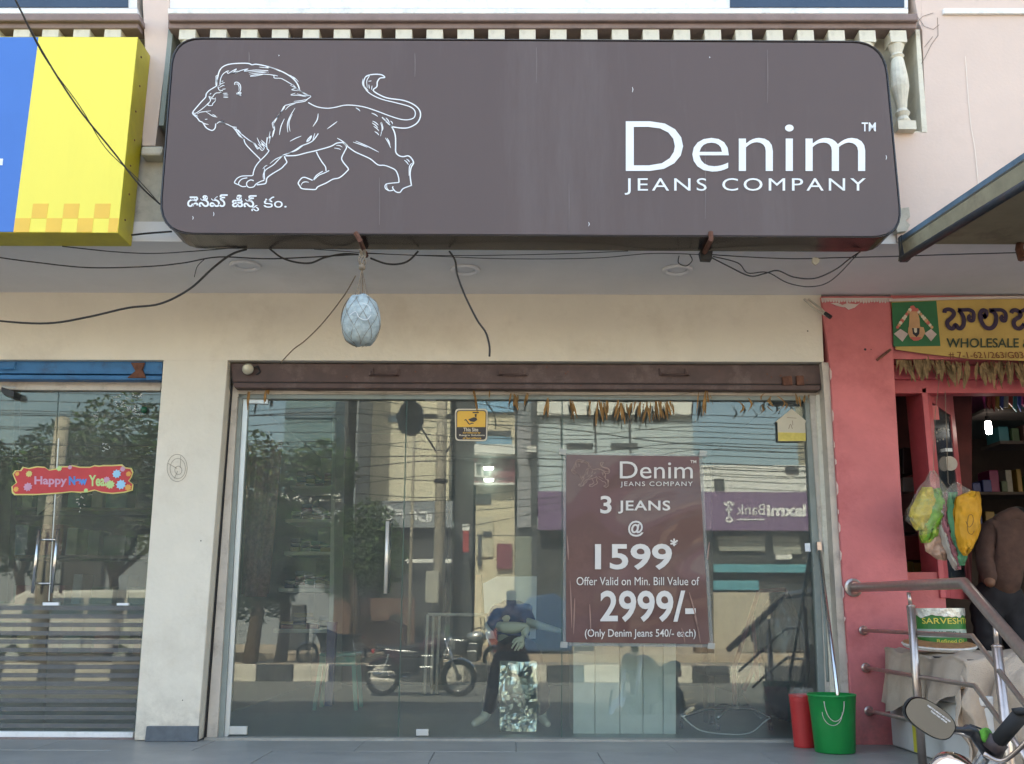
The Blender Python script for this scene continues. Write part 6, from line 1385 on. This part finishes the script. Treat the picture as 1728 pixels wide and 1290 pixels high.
EP2 = pole(688, 16.8, 0.045, 8.0, 'thin dark steel street pole left of the concrete pole')
b = R(60, 1130, 15.5); EP3 = thing('concrete_post', 'pale cut-off concrete post beside the trees', 'post', (b.x, -15.5, 0.3))
part('shaft', MB().tube([(0, 0, 0), (0, 0, R(60, 705, 15.5).z-0.3)], [0.19, 0.15], 12), M_pole, EP3, smooth=True, local=True)
# overhead wires
wy = [(660, 672, 700, 700), (672, 690, 705, 712), (688, 706, 716, 728), (700, 702, 735, 720), (712, 735, 742, 738), (730, 722, 750, 758), (745, 760, 768, 748), (772, 770, 776, 790), (790, 778, 788, 782), (800, 812, 800, 770), (818, 802, 812, 760), (832, 840, 820, 800), (852, 845, 838, 790), (872, 866, 848, 812), (890, 895, 858, 824), (915, 905, 905, 910), (696, 712, 724, 750), (755, 745, 765, 800)]
wy.sort(key=lambda q: q[1]); ORD = 'first second third fourth fifth sixth seventh eighth ninth tenth eleventh twelfth thirteenth fourteenth fifteenth sixteenth seventeenth eighteenth'.split()
for i, (y0_, y1_, y2_, y3_) in enumerate(wy):
    d = 11.5+(i % 6)*0.35
    pts = [R(-900, y0_-(30-i*3), d), R(200, (y0_+y1_)/2, d), R(560, y0_, d), R(737, y1_, d), R(950, y2_, d), R(1165, y3_, d), R(1500, y3_+6, d), R(2400, y3_-20, d)]
    solo('overhead_wire', MB().tube(smoothpts(pts, 5), 0.011 if i in (4, 9, 10) else 0.0075, 4), M_cable, 'black overhead wire, %s from the top where it passes the concrete pole' % ORD[i], 'wire', 'overhead wires reflected in the shop glass')
# buildings over the road
M_bw = mat('build_cream', (0.66, 0.60, 0.45), 0.85, var=0.06, vscale=0.6, dirt=(0.48, 0.42, 0.32), dscale=0.5, damt=0.5); M_bc = mat('build_cream2', (0.60, 0.53, 0.38), 0.85, var=0.06, vscale=0.6)
M_bm = mat('build_maroon', (0.20, 0.055, 0.075), 0.8, var=0.06); M_bg = mat('build_grey', (0.24, 0.26, 0.28), 0.8, var=0.08); M_bs = mat('build_slate', (0.06, 0.065, 0.07), 0.6, var=0.1)
M_bb = mat('build_pale_blue', (0.45, 0.52, 0.54), 0.8, var=0.05, vscale=0.5); M_pur = mat('bank_purple', (0.17, 0.10, 0.20), 0.7, var=0.05); M_bwht = mat('build_white', (0.70, 0.70, 0.66), 0.8, var=0.05)
M_dsh = mat('shopfront_dark', (0.05, 0.05, 0.048), 0.6, var=0.3, vscale=1.0); M_bglass = mat('build_window', (0.08, 0.13, 0.17), 0.15, var=0.1, spec=0.6); M_brick = mat('brown_wall', (0.13, 0.078, 0.058), 0.9, var=0.2, vscale=2)
DB = 33.0
def bld(nm, lab, boxes, d=DB):
    """boxes: (part name, [x0,y0,x1,y1] in photo pixels of the reflection, material, forward, depth)"""
    x = (boxes[0][1][0]+boxes[0][1][2])/2; p = R(x, 1080, d); t = thing(nm, lab, 'building', (p.x, -d, 0.2))
    for pn, (a, b_, c, e), m, fw, dp in boxes:
        p0 = R(a, e, d-fw); p1 = R(c, b_, d-fw)
        part(pn, MB().box(p0.x, p1.x, -(d-fw)-dp, -(d-fw), min(p0.z, p1.z) if e < 1090 else 0.0, p1.z), m, t)
    return t
b1 = bld('apartment_building', 'tall blank cream sunlit building with grey shop fascia across the road', [('wall', (612, 560, 762, 848), M_bw, 0, 8), ('fascia', (600, 846, 764, 890), M_bg, 0.7, 0.5), ('shopfront', (560, 890, 764, 1100), M_dsh, 0.3, 6), ('plinth_wall', (560, 1010, 700, 1100), M_brick, 1.6, 0.3),
     ('ledge', (683, 944, 762, 950), M_bwht, 1.0, 0.3), ('window', (655, 700, 672, 712), M_bglass, 0.06, 0.1)])
bld('apartment_building', 'narrow dark slate building between the cream wall and the maroon banded one', [('wall', (762, 640, 801, 1100), M_bs, -1.0, 8), ('red_sign', (781, 896, 791, 932), mat('red_board', (0.35, 0.03, 0.03), 0.6), 0.3, 0.2), ('white_board', (780, 885, 792, 896), M_bwht, 0.3, 0.2)])
bld('apartment_building', 'cream building with maroon band, small white framed window and blue glass', [('wall', (800, 695, 869, 1100), M_bc, 0, 8), ('sign_board', (803, 672, 869, 695), mat('sky_board', (0.22, 0.42, 0.62), 0.7), 0.2, 0.3), ('dark_recess', (803, 727, 862, 735), M_bs, 0.05, 0.2), ('window', (803, 737, 864, 750), mat('blue_glazing', (0.16, 0.30, 0.42), 0.2), 0.06, 0.1), ('balcony_band', (800, 750, 869, 767), M_bwht, 0.8, 0.8),
     ('maroon_band', (800, 767, 869, 816), M_bm, 0.25, 0.3), ('window_frame', (801, 780, 829, 805), M_bwht, 0.4, 0.1), ('window', (804, 784, 812, 801), M_bs, 0.45, 0.06), ('window', (816, 784, 825, 801), M_bs, 0.45, 0.06), ('ledge', (800, 815, 869, 818), M_bwht, 0.5, 0.3),
     ('window', (802, 834, 829, 851), M_bs, 0.05, 0.1), ('shutter', (803, 872, 832, 940), mat('cream_shutter', (0.5, 0.46, 0.34), 0.7), 0.1, 0.1), ('doorway', (806, 902, 813, 955), M_bs, 0.15, 0.1), ('doorway', (815, 897, 830, 906), M_bs, 0.15, 0.1), ('plinth_wall', (838, 918, 864, 960), M_bm, 0.2, 0.2)])
bld('apartment_building', 'grey building with tall dark framed panel and column', [('wall', (869, 680, 904, 1100), M_bg, -0.4, 8), ('panel', (873, 720, 896, 890), mat('grey_panel', (0.30, 0.30, 0.32), 0.7), 0.0, 0.2), ('column', (897, 650, 906, 1090), M_bs, 0.3, 0.4), ('capital', (889, 754, 905, 763), M_bwht, 0.6, 0.4), ('shopfront', (869, 905, 904, 1090), mat('dim_green_front', (0.22, 0.24, 0.2), 0.8), 0.1, 0.3)])
b5 = bld('bank_building', 'pale blue bank building with purple fascia reading laxmi Bank', [('wall', (905, 700, 1168, 840), M_bb, 0, 8), ('parapet', (905, 676, 1168, 700), M_bwht, 0.3, 0.5), ('joint', (946, 705, 948, 765), M_bs, 0.03, 0.05), ('joint', (1004, 705, 1006, 765), M_bs, 0.03, 0.05), ('joint', (1062, 705, 1064, 765), M_bs, 0.03, 0.05),
     ('window', (956, 748, 1000, 757), M_bs, 0.05, 0.1), ('window', (1031, 748, 1076, 757), M_bs, 0.05, 0.1),
     ('fascia', (908, 831, 1420, 894), M_pur, 0.9, 0.4), ('shopfront', (905, 894, 1420, 1100), M_dsh, 0.2, 6), ('wall', (1168, 786, 1460, 832), M_bwht, 0, 8), ('window', (1206, 808, 1222, 828), M_bs, 0.05, 0.1), ('window', (1326, 788, 1348, 800), M_bs, 0.05, 0.1), ('window', (1372, 788, 1390, 800), M_bs, 0.05, 0.1),
     ('front_window', (1214, 905, 1290, 930), mat('bank_window', (0.30, 0.30, 0.26), 0.5), 0.35, 0.1), ('front_window', (1306, 905, 1350, 935), mat('bank_window', (0.30, 0.30, 0.26), 0.5), 0.35, 0.1), ('counter', (1310, 936, 1336, 944), M_bwht, 0.5, 0.2), ('teal_band', (1205, 953, 1420, 966), mat('teal_band', (0.10, 0.30, 0.36), 0.6), 0.6, 0.2), ('teal_band', (1205, 980, 1280, 996), mat('teal_band', (0.10, 0.30, 0.36), 0.6), 0.6, 0.2)])
# steps of the bank
for k in range(8):
    y = 1000+k*10; p0 = R(1205, y+9, DB-1.5-0.3*k); p1 = R(1298, y, DB-1.5-0.3*k)
    part('step', MB().box(p0.x, p1.x, p0.y-0.3, p0.y, 0, p1.z), M_pole, b5)
# lettering on the bank fascia: written the right way round there, so it reads mirrored in the glass
def rtext(body, l, r, t_, b_, d, m, par, bold=0.0):
    # l is the right-hand pixel in the glass where the word starts
    v, f = textmb(body, bold, 1.0); x0_ = min(a[0] for a in v); x1_ = max(a[0] for a in v); y0_ = min(a[1] for a in v); y1_ = max(a[1] for a in v); mb = MB()
    for x, y in v:
        u = (x-x0_)/(x1_-x0_); q = (y-y0_)/(y1_-y0_); p = R(l+(r-l)*u, b_+(t_-b_)*q, d); mb.v.append(tuple(p))
    mb.f = f; return part('lettering', mb, m, par)
dF = DB-0.93
M_bl = mat('fascia_white', (0.75, 0.75, 0.75), 0.6)
rtext('laxmi', 1360, 1294, 851, 872, dF, M_bl, b5, 0.04); rtext('Bank', 1291, 1243, 851, 869, dF, M_bl, b5, 0.0); rtext('Dhan', 1424, 1364, 851, 872, dF, M_bl, b5, 0.04)
mb = MB()
for pts in ([(1222, 848), (1226, 853), (1231, 846), (1236, 853), (1238, 848)], [(1230, 853), (1230, 872)], [(1225, 862), (1230, 858), (1236, 862)], [(1225, 878), (1230, 872), (1236, 878), (1230, 881), (1225, 878)]):
    stroke(mb, pts, 3.0, 0, 3, mapf=lambda x, y: R(x, y, dF), nrm=(0, 1, 0))
part('logo', mb, M_bl, b5)
mb = MB(); stroke(mb, [(1243, 877), (1290, 877)], 2.2, 0, 2, mapf=lambda x, y: R(x, y, dF), nrm=(0, 1, 0)); part('tagline', mb, M_bl, b5)
# fascia lettering on the cream building: broken white Telugu-like letters as the glass shows them
mb = MB(); dG = DB-0.73
for s in ([(634, 862), (634, 874), (627, 877), (623, 872)], [(651, 855), (646, 860), (648, 872), (655, 876), (661, 872), (661, 860), (655, 855)], [(650, 865), (658, 865)], [(666, 862), (680, 862)], [(668, 870), (680, 868), (680, 876)], [(692, 868), (697, 864), (702, 868), (702, 878)], [(708, 866), (720, 866), (720, 878), (710, 878), (708, 872)], [(726, 866), (726, 878), (718, 880)], [(734, 866), (742, 870), (738, 878)]):
    stroke(mb, s, 4.2, 0, 3, mapf=lambda x, y: R(x, y, dG), nrm=(0, 1, 0))
part('lettering', mb, M_bl, b1)
# grey side building at left with trees in front
bld('apartment_building', 'dark slate tower column between the trees and the cream wall', [('wall', (574, 500, 590, 1000), M_bs, 2.0, 4), ('wall', (590, 500, 613, 1000), M_bg, 1.5, 4)], 31)
bld('apartment_building', 'low dim building behind the trees at the far left of the reflection', [('wall', (-700, 840, 574, 1100), M_bg, 0, 8), ('wall', (100, 860, 180, 1000), M_dsh, 0.4, 0.5), ('parapet', (-700, 832, 574, 842), M_bwht, 0.3, 0.4)], 35)
bld('apartment_building', 'teal grey office block rising behind the street trees', [('wall', (470, 560, 572, 900), mat('teal_block', (0.12, 0.20, 0.22), 0.5), 0, 8), ('window', (480, 690, 565, 705), M_bglass, 0.1, 0.1)], 40)
bld('apartment_building', 'plain cream block at the right end of the opposite row', [('wall', (1470, 600, 2300, 1100), M_bc, 0, 8), ('shopfront', (1470, 920, 2300, 1100), M_dsh, 0.3, 1), ('window', (1560, 700, 1640, 760), M_bglass, 0.05, 0.1), ('window', (1760, 700, 1840, 760), M_bglass, 0.05, 0.1)])
# street trees
M_leaf = mat('tree_leaf', (0.055, 0.10, 0.022), 0.6, var=0.4, vscale=2.5, spec=0.3); M_leaf2 = mat('tree_leaf_dark', (0.03, 0.06, 0.02), 0.6, var=0.4, vscale=2.5, spec=0.3); M_bark = mat('bark', (0.10, 0.07, 0.05), 0.95, var=0.3, vscale=8, bump=0.5)
def tree(px, d, z0_, crown, n, lab, m, leaf=0.10, seed=1):
    n = int(n*1.9)
    rnd = random.Random(seed); b_ = R(px, 1140, d); t = thing('street_tree', lab, 'tree', (b_.x, -d, z0_))
    base = Vector((b_.x, -d, z0_)); mbt = MB(); top_z = crown[0][1]
    mbt.tube(smoothpts([base, base+Vector((0.1, 0.05, 1.2)), base+Vector((-0.05, 0.1, 2.4))], 4), [0.17-0.008*k for k in range(9)], 8)
    cb_ = []
    for cx_, cz_, r in crown:
        c = Vector((b_.x+cx_, -d+rnd.uniform(-0.8, 0.8), cz_)); cb_.append((c, r))
        mbt.tube(smoothpts([base+Vector((-0.05, 0.1, 2.2)), (base+Vector((0, 0, 2.4))).lerp(c, 0.5)+Vector((0.1, 0, 0.15)), c], 4), [0.08-0.0075*k for k in range(9)], 6)
    part('trunk', mbt, M_bark, t, smooth=True)
    mbl = MB()
    for k in range(n):
        c, r = rnd.choice(cb_); v = Vector((rnd.gauss(0, 1), rnd.gauss(0, 1), rnd.gauss(0, 0.8))).normalized()*r*(rnd.random()**0.4)
        p = c+v; a = Vector((rnd.uniform(-1, 1), rnd.uniform(-1, 1), rnd.uniform(-0.5, 0.5))).normalized(); b2 = a.cross(Vector((rnd.uniform(-1, 1), rnd.uniform(-1, 1), rnd.uniform(-1, 1)))).normalized()
        s = leaf*rnd.uniform(0.6, 1.3); mbl.quad(p-a*s, p-b2*s*0.35, p+a*s, p+b2*s*0.35)
    o = part('crown', mbl, m, t); return t
tree(470, 19, 0.0, [(-0.8, 3.4, 1.2), (0.6, 3.1, 1.1), (0, 4.4, 1.3), (-1.0, 5.0, 1.0), (0.9, 4.9, 0.9), (-0.6, 2.4, 0.9)], 5200, 'leafy street tree at the left of the clothes shop reflection', M_leaf, seed=3)
tree(590, 24, 0.2, [(-1.2, 3.2, 1.0), (0.2, 3.8, 1.1), (0.7, 3.0, 1.0), (-0.3, 2.6, 0.9)], 3800, 'smaller bright green tree before the slate tower', M_leaf, seed=4)
tree(180, 19, 0.0, [(-1.3, 4.6, 1.5), (1.2, 4.4, 1.5), (0, 5.4, 1.5), (0, 3.6, 1.2), (2.0, 3.6, 0.9)], 6500, 'broad street tree reflected in the right of the left shop door', M_leaf, seed=5)
tree(20, 21, 0.0, [(-1.6, 4.6, 1.6), (1.0, 5.0, 1.5), (0, 3.6, 1.4)], 5200, 'dark street tree reflected at the left photo edge', M_leaf2, seed=6)
tree(-180, 20, 0.0, [(-1.4, 4.6, 1.5), (1.2, 4.5, 1.5), (0, 5.4, 1.3)], 4500, 'street tree beyond the left edge of the glass', M_leaf2, seed=7)
tree(420, 16.0, 0.3, [(0, 2.0, 0.9), (0.3, 2.9, 0.8), (-0.5, 3.3, 0.9)], 3500, 'dark bushy tree on the median at the left jamb reflection', M_leaf2, leaf=0.085, seed=8)
# white van behind the median
VN = thing('van', 'white passenger van parked beyond the median', 'van', (R(150, 1130, 19).x, -19.0, 0))
M_van = mat('van_white', (0.62, 0.60, 0.55), 0.35, var=0.05, coat=0.4)
vx = R(150, 1130, 19).x-0.3
def vp(x, z): return (vx+x, -18.2, z)
prof_ = [(-1.95, 0.45), (-1.95, 1.05), (-1.75, 1.2), (-1.35, 1.75), (-1.1, 1.88), (1.9, 1.92), (2.05, 1.8), (2.1, 1.2), (2.1, 0.45)]
part('body', MB().prism([vp(x, z) for x, z in prof_], (0, -1.6, 0)), M_van, VN, bevel=0.06)
for a, b_ in ((-1.15, -0.6), (-0.5, 0.35), (0.45, 1.3), (1.4, 1.9)):
    part('window', MB().prism([(vx+a, -18.19, 1.28), (vx+b_, -18.19, 1.28), (vx+b_, -18.19, 1.72), (vx+a+(0.12 if a < -1 else 0), -18.19, 1.72)], (0, -0.02, 0)), M_bglass, VN, bevel=0.004)
for x in (-1.25, 1.3):
    part('wheel', torus(0.24, 0.08, (vx+x, -18.25, 0.32)), M_tyre, VN, smooth=True); part('hubcap', MB().lathe([(0.0001, -0.03), (0.17, -0.02), (0.2, 0.02), (0.0001, 0.03)], (vx+x, -18.22, 0.32), 18, 'Y'), M_alu, VN)
part('side_strip', MB().box(vx-1.94, vx+2.09, -18.198, -18.185, 0.78, 0.84), M_dark, VN)
part('door_seam', MB().box(vx-0.56, vx-0.545, -18.198, -18.19, 0.5, 1.75).box(vx+0.39, vx+0.405, -18.198, -18.19, 0.5, 1.75), M_dark, VN)
# roadside clutter across the street
cr = random.Random(11)
CT = [mat('clutter_%d' % i, c, 0.8, var=0.3, vscale=6) for i, c in enumerate([(0.05, 0.05, 0.05), (0.18, 0.12, 0.08), (0.30, 0.27, 0.22), (0.08, 0.12, 0.10), (0.22, 0.05, 0.04), (0.06, 0.10, 0.18)])]
CL = 'upright drum,stack of cartons,low handcart load,tilted board,covered heap,tall carton'.split(',')
for i, px in enumerate((500, 612, 668, 752, 842, 884, 986, 1190, 1262, 1390)):
    d_ = 25.5+cr.random()*2.5; p = R(px, 1100, d_); w2 = cr.uniform(0.3, 0.8); h2 = cr.uniform(0.5, 1.5)
    mb = MB(); mb.box(p.x-w2/2, p.x+w2/2, -d_-0.5, -d_, 0.225, 0.225+h2*0.6).box(p.x-w2/2.4, p.x+w2/3, -d_-0.45, -d_-0.05, 0.226+h2*0.6, 0.225+h2)
    solo('roadside_goods', mb, CT[i % 6], '%s on the far pavement, %s' % (CL[i % 6], ['near the trees', 'before the cream block', 'left of the electric pole', 'right of the electric pole', 'before the maroon banded house', 'before the grey house', 'behind the poster', 'left of the bank steps', 'on the bank steps side', 'at the right jamb'][i]), 'goods', 'goods on the far pavement', bevel=0.03)
def stall(px, d, w_, h_, lab, m):
    p = R(px, 1110, d); t = thing('covered_stall', lab, 'stall', (p.x, -d, 0))
    part('cover', MB().prism([(-w_/2, 0, 0.3), (w_/2, 0, 0.3), (w_/2, 0, h_*0.8), (w_*0.2, 0, h_), (-w_*0.25, 0, h_*0.95), (-w_/2, 0, h_*0.7)], (0, -1.4, 0)), m, t, bevel=0.05, local=True)
    for x in (-w_/2+0.05, w_/2-0.05): part('leg', MB().box(x-0.03, x+0.03, -0.1, -0.04, 0, 0.3), M_dark, t, local=True)
stall(918, 24.5, 1.7, 2.0, 'blue tarpaulin covered stall across the street', mat('blue_tarp', (0.035, 0.08, 0.17), 0.6, var=0.2)); stall(640, 25.5, 1.6, 1.2, 'low brown handcart stall before the dark shopfronts', M_brick)
stall(1330, 26, 2.2, 1.3, 'dark covered stall in front of the bank steps', M_bs)

# photographer standing at the camera: the glass shows this dark figure, the picture is taken over the raised hands
PH2 = thing('person', 'person in dark blue shirt and dark trousers holding up a phone on the road', 'person', (0.0, -6.75, 0.0))
M_navy2 = mat('navy_shirt', (0.03, 0.05, 0.11), 0.9, var=0.2, bump=0.5, bscale=9); M_tr2 = mat('black_trousers', (0.015, 0.015, 0.018), 0.9)
def hb(k=1.0):
    j = [((0, -6.85, 0.92), (.15*k, .10*k)), ((0, -6.86, 1.12), (.16*k, .10*k)), ((0, -6.84, 1.34), (.17*k, .10*k)), ((0, -6.82, 1.46), (.06, .055)), ((0, -6.79, 1.56), (.07, .08)), ((0, -6.79, 1.65), (.075, .085)),
         ((-0.20, -6.82, 1.36), .06*k), ((-0.30, -6.66, 1.18), .048*k), ((-0.10, -6.50, 1.30), .03*k), ((0.20, -6.82, 1.36), .06*k), ((0.30, -6.66, 1.18), .048*k), ((0.10, -6.50, 1.30), .03*k),
         ((-0.13, -6.85, 0.80), .095*k), ((-0.22, -6.84, 0.47), .075*k), ((-0.30, -6.86, 0.10), .05*k), ((-0.31, -6.73, 0.04), .04), ((0.13, -6.85, 0.80), .095*k), ((0.22, -6.84, 0.47), .075*k), ((0.30, -6.86, 0.10), .05*k), ((0.31, -6.73, 0.04), .04)]
    return [(Vector(a), r) for a, r in j]
ed2 = [(0, 1), (1, 2), (2, 3), (3, 4), (4, 5), (2, 6), (6, 7), (7, 8), (2, 9), (9, 10), (10, 11), (0, 12), (12, 13), (13, 14), (14, 15), (0, 16), (16, 17), (17, 18), (18, 19)]
skin('body', hb(), ed2, M_skin, PH2)
J = hb(1.25)
skin('shirt', [J[0], J[1], J[2], (Vector((0, -6.84, 1.42)), (.08, .07)), J[6], J[7], (Vector((-0.15, -6.56, 1.24)), .04), J[9], J[10], (Vector((0.15, -6.56, 1.24)), .04)], [(0, 1), (1, 2), (2, 3), (2, 4), (4, 5), (5, 6), (2, 7), (7, 8), (8, 9)], M_navy2, PH2, lvl=3, fold=0.015)
skin('trousers', [(J[0][0], (.15, .12)), J[12], J[13], J[14], J[16], J[17], J[18]], [(0, 1), (1, 2), (2, 3), (0, 4), (4, 5), (5, 6)], M_tr2, PH2)
skin('hair', [(Vector((0, -6.82, 1.66)), (.085, .095)), (Vector((0, -6.83, 1.58)), (.078, .07))], [(0, 1)], M_hair, PH2)
for s_x in (-1, 1):
    hj = [(Vector((s_x*0.10, -6.50, 1.30)), (.026, .018)), (Vector((s_x*0.085, -6.465, 1.325)), (.03, .014))]; he = [(0, 1)]
    for q_ in range(4):
        i0 = len(hj); zq = 1.305+0.016*q_
        hj += [(Vector((s_x*0.082, -6.452, zq)), .009), (Vector((s_x*0.072, -6.432, zq)), .008), (Vector((s_x*0.055, -6.428, zq)), .007)]; he += [(1, i0), (i0, i0+1), (i0+1, i0+2)]
    i0 = len(hj); hj += [(Vector((s_x*0.075, -6.475, 1.30)), .010), (Vector((s_x*0.055, -6.478, 1.312)), .009)]; he += [(1, i0), (i0, i0+1)]
    skin('hand', hj, he, M_skin, PH2, lvl=1)
solo('phone', MB().box(-0.062, 0.062, -6.462, -6.452, 1.29, 1.35), M_dark, 'dark phone held sideways in both hands by the person on the road', 'phone', bevel=0.003)
